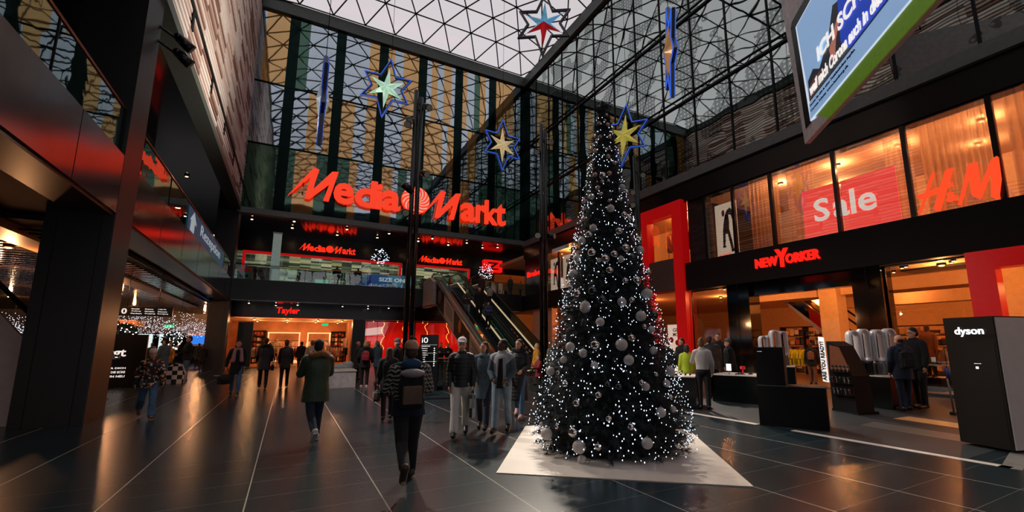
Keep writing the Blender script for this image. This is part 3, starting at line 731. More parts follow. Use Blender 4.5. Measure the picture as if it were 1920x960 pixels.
rack(21, 22, 2, 'Y', 'clothes rack in the lower shop beyond the red portal', [RDD, CRM, BLK], 'top on the rack beyond the red portal', n=8)
# small unlit spots and a goods wall, dark recesses, an escalator deep inside
r = random.Random(9)
for i in range(34):
    x = r.uniform(19.4, 31); y = r.uniform(-1, 16)
    downlight(x, y, 4.5, 0, label='tiny bright ceiling spot scattered over the lower clothing shop', group='tiny ceiling spots of the lower clothing shop', bulb=m_bulb_warm, r=.06)
for (x0, x1, y0, y1) in ((20.5, 21.6, 1, 8), (25, 25.6, 8.5, 13), (29, 30.5, -2, 12)):
    struct(MB().box(x0, x1, y0, y1, 4.42, 4.5).build('ceiling_recess', m_dark))
m_goods = bands('folded_goods', [(60, 36, 26), (206, 170, 130), (30, 24, 22), (150, 60, 40), (90, 84, 80), (222, 200, 170), (44, 50, 64)], axis=1, period=.28, seed_scale=(1., 1., 3.2), rough=.85)
for i, (x, y0, y1, l) in enumerate([(29.2, -3, 4.4, 'long wall shelf of folded clothes behind the right shop window'), (28.6, 5.2, 12.4, 'long wall shelf of folded clothes behind the shop entrance'), (25.2, 13.4, 16, 'wall shelf of folded clothes behind the left shop window')]):
    t = thing('wall_shelf', l, 'shelf', (x, (y0+y1)/2, .03)); q = MB()
    for z in (.1, .6, 1.1, 1.6, 2.1, 2.6): q.box(x, x+.5, y0, y1, z, z+.05)
    for y in (y0, (y0+y1)/2, y1): q.box(x, x+.5, y-.04, y+.04, .03, 2.65)
    q.build('board', m_blackm, t); q = MB()
    for z in (.15, .65, 1.15, 1.65, 2.15):
        y = y0+.1
        while y < y1-.3: h = r.uniform(.2, .42); q.box(x+.05, x+.45, y, y+.24, z, z+h); y += .29
    q.build('folded_clothes', m_goods, t)['kind'] = 'stuff'
t = thing('escalator', 'shop escalator rising deep inside, seen through the entrance on the left', 'escalator', (25, 13.6, .03))
for s in (0, 1.1):
    MB().plate([(9.8, .05), (10.6, .05), (15.4, 4.4), (14.6, 4.4)], (24.4+s, 0, 0), (0, 1, 0), (0, 0, 1), (.04, 0, 0)).build('glass_side', glass('escalator_glass_in', (160, 150, 140), .2), t)
    MB().bar((24.4+s, 9.7, .95), (24.4+s, 13.6, 4.4), .05, 8).build('handrail', m_blackm, t)
MB().plate([(10.2, .03), (11, .03), (15.6, 4.4), (15, 4.4)], (24.45, 0, 0), (0, 1, 0), (0, 0, 1), (1.0, 0, 0)).build('steps', m_steel, t)
rack(21.2, 7.0, 1.6, 'X', 'clothes rack of cream and red tops in front of the right pillar', [CRM, RDD, PNK], 'cream or red top on the rack before the right pillar', n=8)
rack(24.6, 7.2, 2.2, 'Y', 'tall clothes rack of mixed coats in the middle of the shop', [BLK, BRN, CRM, GRY], 'coat on the tall middle rack of the shop', z=1.9, n=12)
rack(22.6, 8.9, 1.6, 'X', 'clothes rack of red and cream tops right in the shop entrance', [RDD, CRM, YEL, BLK], 'top on the right entrance rack', n=8, z=1.7)
# posters with a dark figure stretching one arm, in the upper windows
m_poster = mat('poster_paper', (216, 204, 194), rough=.5, var=.05, emit=(230, 210, 190), es=.6)
m_fig = mat('poster_figure_black', (18, 16, 16), rough=.6)
m_skinp = mat('poster_skin', (170, 110, 84), rough=.6)
def fig_poster(x, y0, y1, z0, z1, label, text=None):
    t = thing('fashion_poster', label, 'poster', (x, (y0+y1)/2, z0))
    MB().box(x, x+.03, y0, y1, z0, z1).build('sheet', m_poster, t)
    w, h = abs(y1-y0), z1-z0; yc = (y0+y1)/2
    def P(a): return [(u*w, v*h) for u, v in a]
    o = (x-.004, yc, z0); U = (0, -1, 0); W = (0, 0, 1); D = (.004, 0, 0)
    q = MB()
    q.plate(P([(-.12, .22), (-.2, .24), (-.17, .5), (-.13, .62), (-.04, .78), (.06, .86), (.2, .9), (.32, .84), (.36, .7), (.28, .68), (.24, .76), (.12, .78), (.14, .64), (.12, .52), (.2, .36), (.28, .14), (.18, .12), (.04, .44), (-.06, .44), (-.08, .3)]), o, U, W, D)
    q.plate(P([(-.2, .24), (-.08, .24), (-.06, .2), (-.22, .2)]), (x-.008, yc, z0), U, W, D)
    q.plate(P([(.16, .15), (.28, .16), (.36, .11), (.18, .1)]), (x-.008, yc, z0), U, W, D)
    q.build('printed_figure', m_fig, t)
    MB().plate(P([(-.17, .78), (-.1, .76), (-.04, .8), (-.05, .87), (-.12, .89), (-.18, .85)]), (x-.012, yc, z0), U, W, D).build('printed_head', m_skinp, t)
    if text: text_mb(text, (x-.006, yc+w*.42, z0+.08), U, W, w*.6, .17, .004, .02).build('lettering', m_ns_red, t)
    return t
fig_poster(XR+.5, 13.75, 15.0, 5.9, 8.75, 'poster of a black-clad figure in the upper window left of the sheer curtains', 'YORKER')
# upper windows beyond the portal, with figure posters
for i, (a, b) in enumerate([(27.5, 25.6), (29.4, 27.6), (31.3, 29.5)]):
    w = MB(); w.box(XR-.06, XR+.06, b, b+.1, 5.9, 8.95); w.box(XR-.06, XR+.06, a-.02, a+.08, 5.9, 8.95); o = struct(w.build('window_%d' % (16+i), m_black)); MB().box(XR-.01, XR+.01, b+.1, a, 5.9, 8.95).build('pane', m_shop_glass, o)
    fig_poster(XR+.25, b+.2, a-.1, 5.9, 8.6, 'poster of a dark stretching figure in a gallery window, '+['nearest the tree', 'middle of three', 'left of three'][i])
struct(MB().box(XR+.02, XR+.5, 31.4, YB, Z2, 9.3).build('wall_gallery_right', m_black))
struct(MB().box(XR+.02, XR+.5, 19.9, 25.5, Z2, 9.3).build('wall_gallery_right_near', m_black))
t = thing('shop_sign', 'small red lit sign of the shop beside the gallery railing', 'sign', (XR-.02, 33.5, 7.6))
text_mb('Brabe', (XR+.02, 34.9, 7.55), (0, -1, 0), (0, 0, 1), 2.4, .5, .06, .03).build('lettering', m_ns_red, t)
t = thing('hanging_sign', 'red lit box sign over the corner of the upper gallery', 'sign', (17.9, 40.5, 9.6))
MB().box(16.9, 18.9, 41.3, 41.9, 9.0, 10.2).build('box', mat('red_light_box', (200, 18, 16), rough=.4, emit=(255, 20, 14), es=.8), t)
text_mb('Z', (17.2, 41.28, 9.2), (1, 0, 0), (0, 0, 1), 1.3, .75, .02, .02).build('lettering', m_blackm, t)

# ================================================================== FAR FRONTAGE: signs and shops
def logo_poly(q, pts, y, d): q.plate(pts, (0, y, 0), (1, 0, 0), (0, 0, 1), (0, d, 0))
M1 = [(-0.82, 12.22), (0.69, 14.56), (1.05, 14.47), (0.7, 12.83), (1.92, 14.47), (2.37, 14.54), (1.83, 12.17), (1.46, 12.2), (1.8, 13.52), (0.56, 12.16), (0.24, 12.18), (0.53, 13.87)]
def big_sign(x0, z0, s, y, depth, label, lit, swirl2, name='shop_sign'):
    """slanted M + edia + striped ball + slanted M + arkt; s scales a sign 17.1 m wide"""
    t = thing(name, label, 'sign', (x0+8.5*s, y, z0))
    def T(p): return [(x0+(a+.82)*s, z0+(b-12.1)*s) for a, b in p]
    rim = mat('sign_rim_red', (190, 24, 16), rough=.4, emit=(220, 30, 16), es=.2)
    for P in (M1, [(a+9.63, b-.1) for a, b in M1]):
        q = MB(); logo_poly(q, T(P), y, depth); q.build('letter', [lit], t)
    for ch, a, w, h in (('e', 2.12, 1.4, 1.62), ('d', 3.62, 1.6, 2.15), ('i', 5.2, .42, 2.0), ('a', 5.62, 1.42, 1.62), ('a', 12.1, 1.3, 1.62), ('r', 13.5, .85, 1.62), ('k', 14.3, 1.2, 2.15), ('t', 15.35, .92, 2.0)):
        text_mb(ch, (x0+(a+.82)*s, y+depth, z0+.02*s), (1, 0, 0), (0, 0, 1), w*s, h*s, depth, .022).build('letter', lit, t)
    if y < 36:
        q = MB()
        for k in range(9):
            for zz in (.5, 1.2): q.bar((x0+.9+k*1.85, y+depth*.5, z0+zz), (x0+.9+k*1.85, YB, z0+zz), .04, 6)
        q.build('bracket', m_blackm, t)
    c = Vector((x0+(8.22+.82)*s, y, z0+1.17*s)); R = 1.13*s
    q = MB(); n = 48
    q.add([c+Vector((math.cos(2*PI*i/n)*R, depth, math.sin(2*PI*i/n)*R)) for i in range(n)]+[c+Vector((math.cos(2*PI*i/n)*R, .01, math.sin(2*PI*i/n)*R)) for i in range(n)],
          [tuple(range(n, 2*n))]+[(i, (i+1) % n, n+(i+1) % n, n+i) for i in range(n)])
    q.build('ball', lit, t)
    q = MB()
    for k in range(14):
        a0 = 2*PI*k/14; L_ = []; Rr = []
        for j in range(9):
            f = j/8; rr = R*(.1+.87*f); tw = a0+1.15*f**1.2; wd = .21*(1-.1*f)
            L_.append((rr*math.cos(tw), rr*math.sin(tw))); Rr.append((rr*math.cos(tw+wd), rr*math.sin(tw+wd)))
        for j in range(8):
            q.plate([L_[j], L_[j+1], Rr[j+1], Rr[j]], (c.x, y-.012*s, c.z), (1, 0, 0), (0, 0, 1), (0, .012*s, 0))
    q.build('swirl', swirl2, t)
    return t
m_mm = mat('orange_red_sign_face', (232, 66, 40), rough=.35, var=.03, emit=(245, 62, 34), es=.9)
m_mmw = mat('pink_white_swirl', (250, 190, 170), rough=.4, emit=(255, 190, 165), es=.6)
big_sign(-.82, 12.05, 1., YB-.5, .3, 'giant orange red Media Markt lettering with striped ball on the far glass wall', m_mm, m_mmw)
m_mm2 = mat('red_neon_sign_face', (240, 40, 20), rough=.4, emit=(255, 40, 18), es=1.5)
big_sign(.2, 9.55, .262, 41.8, .1, 'small red Media Markt sign over the left upper shop window', m_mm2, m_mm2)
big_sign(10.35, 9.45, .255, 41.8, .1, 'small red Media Markt sign over the right upper shop window, behind the lamp pole', m_mm2, m_mm2)
m_redframe = mat('red_window_frame', (200, 16, 20), rough=.3, emit=(220, 14, 18), es=.45)
def frame_win(n, x0, x1):
    q = MB(); q.box(x0, x1, 41.7, 41.9, 8.95, 9.15); q.box(x0, x0+.2, 41.7, 41.9, Z2, 8.95); q.box(x1-.2, x1, 41.7, 41.9, Z2, 8.95)
    o = struct(q.build('window_%d' % n, m_redframe))
    x = x0+2.2
    MB().box(x0+.2, x1-.2, 41.8, 41.82, Z2, 8.95).build('pane', m_shop_glass, o)
frame_win(19, -3.75, 8.75); frame_win(20, 9.9, 15.5)
for i, x in enumerate((-2, 1.2, 4.4, 7.4, 11.5, 14.2)):
    t = thing('ceiling_panel_light', 'white panel light on the ceiling of the upper electronics shop', 'ceiling light', (x, 44, 10.5), 'panel lights of the upper electronics shop')
    MB().box(x-.7, x+.7, 43.3, 44.7, 10.5, 10.58).build('frame', m_steel, t)
    MB().box(x-.65, x+.65, 43.35, 44.65, 10.49, 10.5).build('diffuser', emis('shop_white_diffuser', (240, 255, 236), 2.5), t)
    lamp('panel_glow', 'AREA', t, (x, 44, 10.45), 85, (238, 255, 232), 1.3)
# counters and shelves inside the upper shop
m_prod = bands('boxed_goods', [(226, 228, 220), (60, 130, 100), (190, 30, 30), (40, 70, 130), (230, 210, 120), (50, 50, 54)], axis=0, period=.33, seed_scale=(1, 1, 3.), rough=.6)
for i, (x, l) in enumerate([(-2.3, 'shelf of boxed goods at the left end of the upper shop'), (1.4, 'shelf of boxed goods left of the middle of the upper shop'), (5.4, 'shelf of boxed goods under the first small sign'), (12.2, 'shelf of boxed goods behind the top of the escalator')]):
    t = thing('goods_shelf', l, 'shelf', (x, 43.6, Z2))
    q = MB()
    for z in (0.1, .6, 1.1, 1.6, 2.1): q.box(x-1.2, x+1.2, 43.4, 43.85, Z2+z, Z2+z+.04)
    q.box(x-1.2, x+1.2, 43.84, 43.88, Z2, Z2+2.3); q.build('board', m_white, t)
    q = MB(); r = random.Random(i)
    for z in (.14, .64, 1.14, 1.64):
        xx = x-1.15
        while xx < x+1.0:
            w = r.uniform(.12, .3); q.box(xx, xx+w, 43.45, 43.75, Z2+z, Z2+z+r.uniform(.2, .4)); xx += w+.03
    q.build('boxes', m_prod, t)['kind'] = 'stuff'
t = thing('display_monitor', 'pale green screen on a stand behind the upper railing', 'screen', (2.1, 41.2, Z2))
MB().box(1.5, 2.7, 41.15, 41.22, Z2, Z2+1.25).build('frame', m_white, t); MB().box(1.6, 2.6, 41.13, 41.15, Z2+.15, Z2+1.1).build('screen', emis('pale_green_screen', (130, 190, 165), .8), t)
t = thing('poster_stand', 'red and blue poster stand at the left end of the upper railing', 'poster', (-3.0, 36.2, Z2))
MB().box(-3.45, -2.6, 36.2, 36.25, Z2+.02, Z2+1.0).build('panel', m_white, t); MB().box(-3.4, -2.65, 36.18, 36.2, Z2+.7, Z2+.98).build('red_field', mat('poster_red', (190, 30, 34), emit=(200, 30, 34), es=.25), t); MB().box(-3.3, -2.8, 36.18, 36.2, Z2+.3, Z2+.5).build('blue_field', mat('poster_blue', (40, 60, 120)), t)
t = thing('poster_column', 'blue white lit poster at the left end of the upper shop', 'poster', (-3.95, 37, Z2))
MB().box(-4.3, -3.75, 36.9, 37, 7.3, 9.0).build('panel', mat('blue_lit_poster', (130, 170, 215), emit=(120, 165, 220), es=.5), t)
t = thing('light_column', 'slim white lit column standing behind the upper railing', 'column', (-1.2, 37, Z2))
MB().box(-1.55, -1.0, 36.9, 37.05, Z2, 9.7).build('shaft', mat('frosted_column', (150, 170, 164), rough=.3, emit=(190, 214, 206), es=.18), t); MB().box(-1.58, -.97, 36.86, 37.09, 9.7, 9.8).build('cap', m_steel, t)
t = thing('banner', 'blue and white banner with lettering behind the railing by the lamp pole', 'banner', (6.8, 36.2, Z2))
MB().box(5.3, 8.6, 36.15, 36.2, Z2, Z2+1.15).build('panel', mat('pale_blue_banner', (108, 132, 160), emit=(120, 150, 185), es=.18), t)
text_mb('SIZE ON', (5.9, 36.14, Z2+.6), (1, 0, 0), (0, 0, 1), 2.0, .32, .01, .03).build('lettering', m_letter_w, t)
# lower clothing shop sign and window
t = thing('shop_sign', 'red lit Tayler lettering on the black fascia above the clothing shop', 'sign', (-.2, 38.3, 3.85))
text_mb('Tayler', (-.95, 38.38, 3.8), (1, 0, 0), (0, 0, 1), 1.55, .62, .06, .03, .1).build('lettering', m_ns_red, t)
t = thing('light_strip', 'glowing orange strip light along the top of the clothing shop opening', 'light', (.4, 38.5, 3.6))
MB().box(-3.5, 4.4, 38.45, 38.5, 3.58, 3.62).build('diffuser', emis('orange_strip', (255, 80, 30), 1.6), t)
for i, x in enumerate((-2.4, -.2, 2, 3.8)):
    downlight(x, 40.3, 3.65, 120, (255, 186, 125), 'warm ceiling spot in the front of the clothing shop under the far gallery', 'front ceiling spots of the far clothing shop', spot=160)
    downlight(x, 44, 3.65, 100, (255, 186, 125), 'warm ceiling spot in the back of the clothing shop under the far gallery', 'back ceiling spots of the far clothing shop', spot=160)
for i, (x0, x1, l) in enumerate([(-1.6, .9, 'lit niche with hanging clothes left in the clothing shop'), (1.5, 3.4, 'lit niche with hanging clothes right in the clothing shop')]):
    t = thing('display_niche', l, 'shelf', ((x0+x1)/2, 45.6, 0))
    q = MB(); q.box(x0, x0+.08, 45.2, 46, .1, 2.7); q.box(x1-.08, x1, 45.2, 46, .1, 2.7); q.box(x0, x1, 45.2, 46, 2.62, 2.7); q.box(x0, x1, 45.2, 46, .0, .25)
    q.build('frame', mat('lit_niche_edge', (255, 225, 185), emit=(255, 205, 150), es=.8), t)
    MB().bar((x0, 45.6, 2.0), (x1, 45.6, 2.0), .02, 6).build('rail', m_blackm, t)
    n = int((x1-x0)/.24)
    for k in range(n): garment(x0+.2+k*.24, 45.55, 1.92, random.uniform(-.3, .3), [CRM, GRY, BRN, CRM, PNK][k % 5], 'top hanging in the lit niches at the back of the clothing shop', 'clothes in the lit niches', sc=1.1)
for i, (x, y, cl) in enumerate([(-1.2, 40.6, 'left'), (1.0, 41.4, 'middle'), (2.4, 40.4, 'right')]):
    t = thing('display_table', 'low oak table with folded clothes, %s of the three in the clothing shop' % cl, 'table', (x, y, 0))
    MB().box(x-.6, x+.6, y-.35, y+.35, .7, .76).build('tabletop', m_wood, t)
    for sx in (-.55, .55):
        for sy in (-.3, .3): MB().box(x+sx-.03, x+sx+.03, y+sy-.03, y+sy+.03, 0, .7).build('leg', m_wood, t)
    r = random.Random(i)
    for k in range(6):
        cx = x-.45+.18*k; hh = r.uniform(.08, .28); g = thing('clothes_pile', 'pile of folded clothes on a low table in the clothing shop', 'clothing', (cx, y, .76), 'folded clothes on the low tables')
        q = MB(); z = .76
        while z < .76+hh: q.box(cx-.075, cx+.075, y-.14, y+.14, z, z+.035, ch=.012); z += .04
        q.build('folded_cloth', mat('cloth_%d_%d_%d' % [CRM, BRN, RDD, GRY, PNK, BLK][k], [CRM, BRN, RDD, GRY, PNK, BLK][k], rough=.9), g)
for x in (-3.1, 4.2):
    for k in range(5): garment(x, 39.6+.5*k, 2.2, PI/2, [CRM, BRN, PNK, RDD, GRY][k], 'top hanging on the side walls of the clothing shop', 'clothes on the side walls of the clothing shop', sc=1.15)
rack(-2.6, 41.2, 1.2, 'X', 'clothes rack at the left inside the clothing shop', [BRN, CRM, RDD], 'top on the left rack of the clothing shop', n=6)
rack(3.4, 42, 1.6, 'X', 'clothes rack at the right inside the clothing shop', [RDD, CRM, BLK, BRN], 'top on the right rack of the clothing shop', n=8)
rack(2.8, 44.6, 1.3, 'X', 'small clothes rack with light tops at the back right of the clothing shop', [CRM, PNK], 'light top on the back right rack', n=6, z=1.9)
for i, (x0, x1, l) in enumerate([(-3.5, -1.75, 'tall shelf of folded clothes at the back left of the clothing shop'), (3.5, 4.65, 'tall shelf of folded clothes at the back right of the clothing shop')]):
    t = thing('wall_shelf', l, 'shelf', ((x0+x1)/2, 45.7, .02)); q = MB()
    for z in (.1, .55, 1.0, 1.45, 1.9, 2.35, 2.8): q.box(x0, x1, 45.5, 45.98, z, z+.04)
    for x in (x0, (x0+x1)/2, x1): q.box(x-.03, x+.03, 45.5, 45.98, .02, 2.84)
    q.build('board', m_blackm, t); q = MB()
    for z in (.14, .59, 1.04, 1.49, 1.94, 2.39):
        x = x0+.05
        while x < x1-.25: q.box(x, x+.2, 45.52, 45.9, z, z+r.uniform(.15, .36)); x += .26
    q.build('folded_clothes', bands('folded_goods_far', [(90, 50, 36), (226, 200, 160), (40, 30, 26), (170, 60, 40), (200, 190, 180), (120, 84, 60)], axis=0, period=.26, seed_scale=(1., 1., 3.2), rough=.85), t)['kind'] = 'stuff'
for i, (x, y) in enumerate([(-1.9, 39.9), (.3, 39.7), (3.3, 39.8), (-.9, 42.6), (1.6, 43.4)]):
    rack(x, y, 1.0, 'X', 'small clothes rack %s of the clothing shop' % ['at the front left', 'at the front middle', 'at the front right', 'in the middle left', 'in the middle right'][i], [[CRM, BRN], [BLK, RDD], [PNK, CRM], [GRY, CRM], [BRN, BLK]][i], 'top on a small rack in the clothing shop', n=5, z=1.5, group='tops on the small racks of the far clothing shop')
# red shop window
q = MB(); q.box(5.35, 13.7, 38.5, 38.56, 3.5, 3.6); q.box(5.35, 5.45, 38.5, 38.6, 0, 3.5); q.box(9.4, 9.5, 38.5, 38.6, 0, 3.5); q.box(13.6, 13.7, 38.5, 38.6, 0, 3.5)
o = struct(q.build('window_21', m_black)); MB().box(5.45, 13.6, 38.53, 38.55, 0, 3.5).build('pane', m_shop_glass, o)
for x in (6.2, 8.2, 10.4, 12.6):
    downlight(x, 39.6, 3.65, 170, (255, 150, 110), 'warm ceiling spot over the red shop window', 'ceiling spots of the red shop window', spot=150)
t = thing('wall_screen', 'white lit slanted panel on the red backdrop of the shop window', 'screen', (6.7, 41.1, 2.3))
MB().plate([(5.5, 2.35), (7.3, 2.55), (7.3, 3.2), (5.5, 2.95)], (0, 41.1, 0), (1, 0, 0), (0, 0, 1), (0, .04, 0)).build('panel', emis('white_panel_glow', (255, 205, 200), .9), t)
m_gold = emis('gold_sparkle', (255, 190, 90), 5)
for i, x in enumerate((7.1, 8.9, 10.9, 12.9)):
    t = thing('tinsel_string', 'gold light string hanging in the red shop window, '+['first', 'second', 'third', 'fourth'][i]+' from the left', 'light string', (x, 40.3, .4))
    r = random.Random(i); pts = [(x+.12*math.sin(k*.8+i)+r.uniform(-.03, .03), 40.3, 3.6-k*.13) for k in range(24)]
    MB().tube(pts, .012, 5).build('wire', mat('gold_wire', (200, 140, 60), metal=.8, rough=.3), t)
    q = MB()
    for p in pts: q.ball((p[0]+.02, p[1]-.02, p[2]), .035, .035, .035, 6, 4)
    q.build('bulbs', m_gold, t)['kind'] = 'stuff'
# gallery railing along the far slab
def railing(p, q, z, label, posts=1.9, h=1.1):
    p, q = Vector(p), Vector(q); L_ = (q-p).length; d = (q-p)/L_
    t = thing('railing', label, 'railing', ((p.x+q.x)/2, (p.y+q.y)/2, z))
    n = Vector((-d.y, d.x))
    MB().plate([(0, 0.02), (L_, 0.02), (L_, h-.06), (0, h-.06)], (p.x, p.y, z), (d.x, d.y, 0), (0, 0, 1), (n.x*.012, n.y*.012, 0)).build('glass_panel', m_rail_glass, t)
    MB().bar((p.x, p.y, z+h), (q.x, q.y, z+h), .03, 10).build('handrail', m_copper, t)
    k = int(L_/posts)
    for i in range(k+1):
        c = p+d*(L_*i/max(1, k)); MB().box(c.x-.015, c.x+.015, c.y-.015, c.y+.015, z, z+h-.02).build('post', m_blackm, t)
    return t
railing((XL+.1, YB+.08), (9.2, YB+.08), Z2, 'glass railing with copper handrail along the far upper gallery', 3.2)
railing((12.7, YB+.08), (XR, YB+.08), Z2, 'glass railing with copper handrail right of the escalators on the upper gallery', 3.2)
railing((XL-.08, YN+6), (XL-.08, 12.9), Z2, 'glass railing on the left walkway in the foreground', 3.2)
railing((XL-.08, 14.25), (XL-.08, YB-.4), Z2, 'glass railing on the left walkway beyond the big column', 3.2)
# soffit spots over the far gallery and under the slab
i = 0
for x, y in [(-3.0, 37.2), (-.3, 36.4), (-.4, 38.6), (3.4, 37), (2.9, 39.4), (6.6, 36.8), (6.0, 38.8), (9.4, 38.4), (10.2, 36.8), (12.2, 38.6), (13.4, 37), (15.4, 38.2), (16.6, 37.4)]:
    downlight(x, y, 10.73, 22, (255, 170, 100), 'bright warm spot in the dark soffit above the far gallery', 'soffit spots above the far gallery', r=.1, bulb=emis('soffit_bulb', (255, 196, 140), 30))
for x, y in [(-2.6, 36.4), (.4, 36.6), (3.4, 36.3), (-1, 37.6), (6.8, 36.4), (9, 37.2), (5.4, 37.5), (12, 36.6)]:
    downlight(x, y, ZS-.08, 14, (255, 180, 120), 'small spot in the dark soffit above the shopfronts at plaza level', 'soffit spots above the plaza shopfronts', r=.07, bulb=m_bulb_white)
# globe-shaped light stars on the gallery
def light_burst(c, label, R=.75, n=90, seed=1):
    t = thing('light_ball', label, 'decoration', (c[0], c[1], c[2]-R)); r = random.Random(seed); q = MB(); s = MB()
    for i in range(n):
        z = r.uniform(-1, 1); a = r.uniform(0, 2*PI); k = math.sqrt(1-z*z); L_ = R*r.uniform(.55, 1); p = Vector(c)+Vector((k*math.cos(a), k*math.sin(a), z))*L_
        q.bar(c, p, .008, 4); s.ball(p, .028, .028, .028, 6, 4)
    q.build('spokes', m_blackm, t)['kind'] = 'stuff'; s.build('bulbs', emis('cool_bulb', (225, 235, 255), 3), t)['kind'] = 'stuff'; MB().bar(c, (c[0], c[1], 10.75), .008, 5).build('wire', m_blackm, t)
light_burst((6.1, 37.6, 8.75), 'dark ball of white fairy lights hanging left of the lamp pole', seed=2)
light_burst((15.9, 38.4, 8.4), 'dark ball of white fairy lights hanging by the red frame above the escalator', seed=3)

# orange corner shop on the upper gallery
for x, y in ((20.2, 43.6), (23, 43.6)):
    downlight(x, y, 10.6, 260, (255, 140, 60), 'warm ceiling spot in the orange corner shop of the gallery', 'ceiling spots of the orange corner shop', spot=160)
rack(19.9, 43.6, 1.4, 'X', 'clothes rack in the orange corner shop on the gallery', [BRN, CRM, BLK], 'top on the rack in the orange corner shop', n=7, zoff=Z2)

# ================================================================== ESCALATORS
m_step = mat('escalator_step', (60, 72, 72), rough=.45, metal=.6, bump=.3, bs=60)
m_rub = mat('black_rubber', (16, 16, 17), rough=.5)
m_estrip = emis('escalator_light_strip', (255, 220, 170), .8)
m_eglass = glass('escalator_glass', (190, 215, 208), .16)
EY0, EY1 = 21.3, 32.4
def ez(y): return 0 if y < EY0 else Z2+.05 if y > EY1 else (Z2+.05)*(y-EY0)/(EY1-EY0)
def escalator(x0, x1, label, poster=False):
    t = thing('escalator', label, 'escalator', ((x0+x1)/2, EY0-.8, 0))
    q = MB(); n = 27
    for i in range(n):
        y = EY0+(EY1-EY0)*i/n; z = ez(y+.2); q.box(x0+.22, x1-.22, y, y+(EY1-EY0)/n+.01, z-.25, z)
        for k in range(7): q.box(x0+.26+k*(x1-x0-.52)/6.5, x0+.29+k*(x1-x0-.52)/6.5, y-.004, y, z-.2, z-.01)
    q.build('steps', m_step, t)
    q = MB(); q.box(x0, x1, EY0-1.1, EY0, 0, .05); q.box(x0, x1, EY1, 35.3, Z2-.2, Z2+.05); q.build('comb_plate', m_steel, t)
    prof = [(EY0-.6, 0), (EY0, 0), (EY1, Z2+.05), (34.2, Z2+.05)]
    for x in (x0+.1, x1-.1):
        g = [(y, z+.3) for y, z in prof]+[(y, z+1.0) for y, z in reversed(prof)]
        MB().plate(g, (x-.006, 0, 0), (0, 1, 0), (0, 0, 1), (.012, 0, 0)).build('glass_side', m_eglass, t)
        h = [Vector((x, y, z+1.05)) for y, z in prof]
        arc0 = [Vector((x, EY0-.6-.42*math.sin(a), .63+.42*math.cos(a))) for a in [PI*k/8 for k in range(1, 9)]]
        arc1 = [Vector((x, 34.2+.42*math.sin(a), Z2+.68+.42*math.cos(a))) for a in [PI*k/8 for k in range(1, 9)]]
        MB().tube(list(reversed(arc0))+h+arc1, .04, 8).build('handrail', m_rub, t)
        q = MB(); o = [(y, z+.05) for y, z in prof]+[(y, z+.3) for y, z in reversed(prof)]
        q.plate(o, (x-.11, 0, 0), (0, 1, 0), (0, 0, 1), (.22, 0, 0)); q.build('deck', m_steel, t)
        MB().plate([(y, z+.305) for y, z in prof]+[(y, z+.34) for y, z in reversed(prof)], (x-.05 if x > (x0+x1)/2 else x+.02, 0, 0), (0, 1, 0), (0, 0, 1), (.03, 0, 0)).build('light_strip', m_estrip, t)
    MB().plate([(EY0+.1, .0), (24.0, 0), (EY1+.2, ez(EY1)-1.3), (EY1+2, ez(EY1)-1.3), (EY1+2, ez(EY1)-.3), (EY0+.3, 0.02)], (x0+.02, 0, 0), (0, 1, 0), (0, 0, 1), (x1-x0-.04, 0, 0)).build('truss_cladding', m_blackm, t)
    return t
es = escalator(9.55, 11.2, 'left escalator with people riding down beside the poster side panel')
escalator(11.25, 12.9, 'right escalator with steps free of people, nearest the red portal side')
# side cladding with printed panels
t = thing('escalator_side_panel', 'sloping white framed side panel with dark photos and grey text fields on the left escalator', 'panel', (9.45, 26, 0))
def sl(y, off): return (y, max(0.0, (Z2+.05)*(y-EY0)/(EY1-EY0)+off))
MB().plate([sl(21.0, .32), (21.0, .05), (23.9, 0), sl(32.6, -1.4), (32.6, 6.3)], (9.46, 0, 0), (0, 1, 0), (0, 0, 1), (.06, 0, 0)).build('panel', m_blackm, t)
q = MB(); q.plate([sl(21.0, .26), sl(21.0, .42), sl(32.5, .42), sl(32.5, .26)], (9.4, 0, 0), (0, 1, 0), (0, 0, 1), (.2, 0, 0)); q.plate([sl(24, -1.42), sl(24, -1.34), sl(32.5, -1.34), sl(32.5, -1.42)], (9.43, 0, 0), (0, 1, 0), (0, 0, 1), (.03, 0, 0)); q.build('frame', m_steel, t)
m_gtext = mat('grey_text_field', (168, 164, 164), rough=.6)
for a, b in ((23.0, 25.2), (28.2, 30.4)):
    MB().plate([sl(a, -1.3), sl(b, -1.3), sl(b, .22), sl(a, .22)], (9.44, 0, 0), (0, 1, 0), (0, 0, 1), (.02, 0, 0)).build('text_field', m_gtext, t)
    q = MB()
    for k in range(6): q.plate([sl(a+.25, -.1-.15*k), sl(b-.3-.1*(k % 3), -.1-.15*k), sl(b-.3-.1*(k % 3), -.06-.15*k), sl(a+.25, -.06-.15*k)], (9.43, 0, 0), (0, 1, 0), (0, 0, 1), (.01, 0, 0))
    q.build('printed_lines', m_blackm, t)
q = MB(); q.ball((9.44, 31.5, ez(31.5)-.45), .015, .5, .5, 16, 10); q.build('printed_oval', mat('poster_brown', (96, 70, 60), rough=.6), t)
q = MB(); q.ball((9.44, 27.0, ez(27.0)-.3), .015, .3, .42, 16, 10); q.ball((9.435, 26.3, ez(26.3)-.75), .015, .35, .3, 16, 10); q.build('printed_shapes', mat('poster_orange', (190, 92, 48), rough=.6), t)
t = thing('escalator_head_cladding', 'pale box cladding at the top of the left escalator under the gallery', 'panel', (9.3, 34.4, 4.65))
MB().plate([(32.5, 4.6), (32.5, 6.3), (33.6, 6.75), (35.3, 6.65), (35.3, 4.62)], (9.2, 0, 0), (0, 1, 0), (0, 0, 1), (.3, 0, 0)).build('panel', mat('pale_cladding', (170, 160, 156), rough=.5), t)
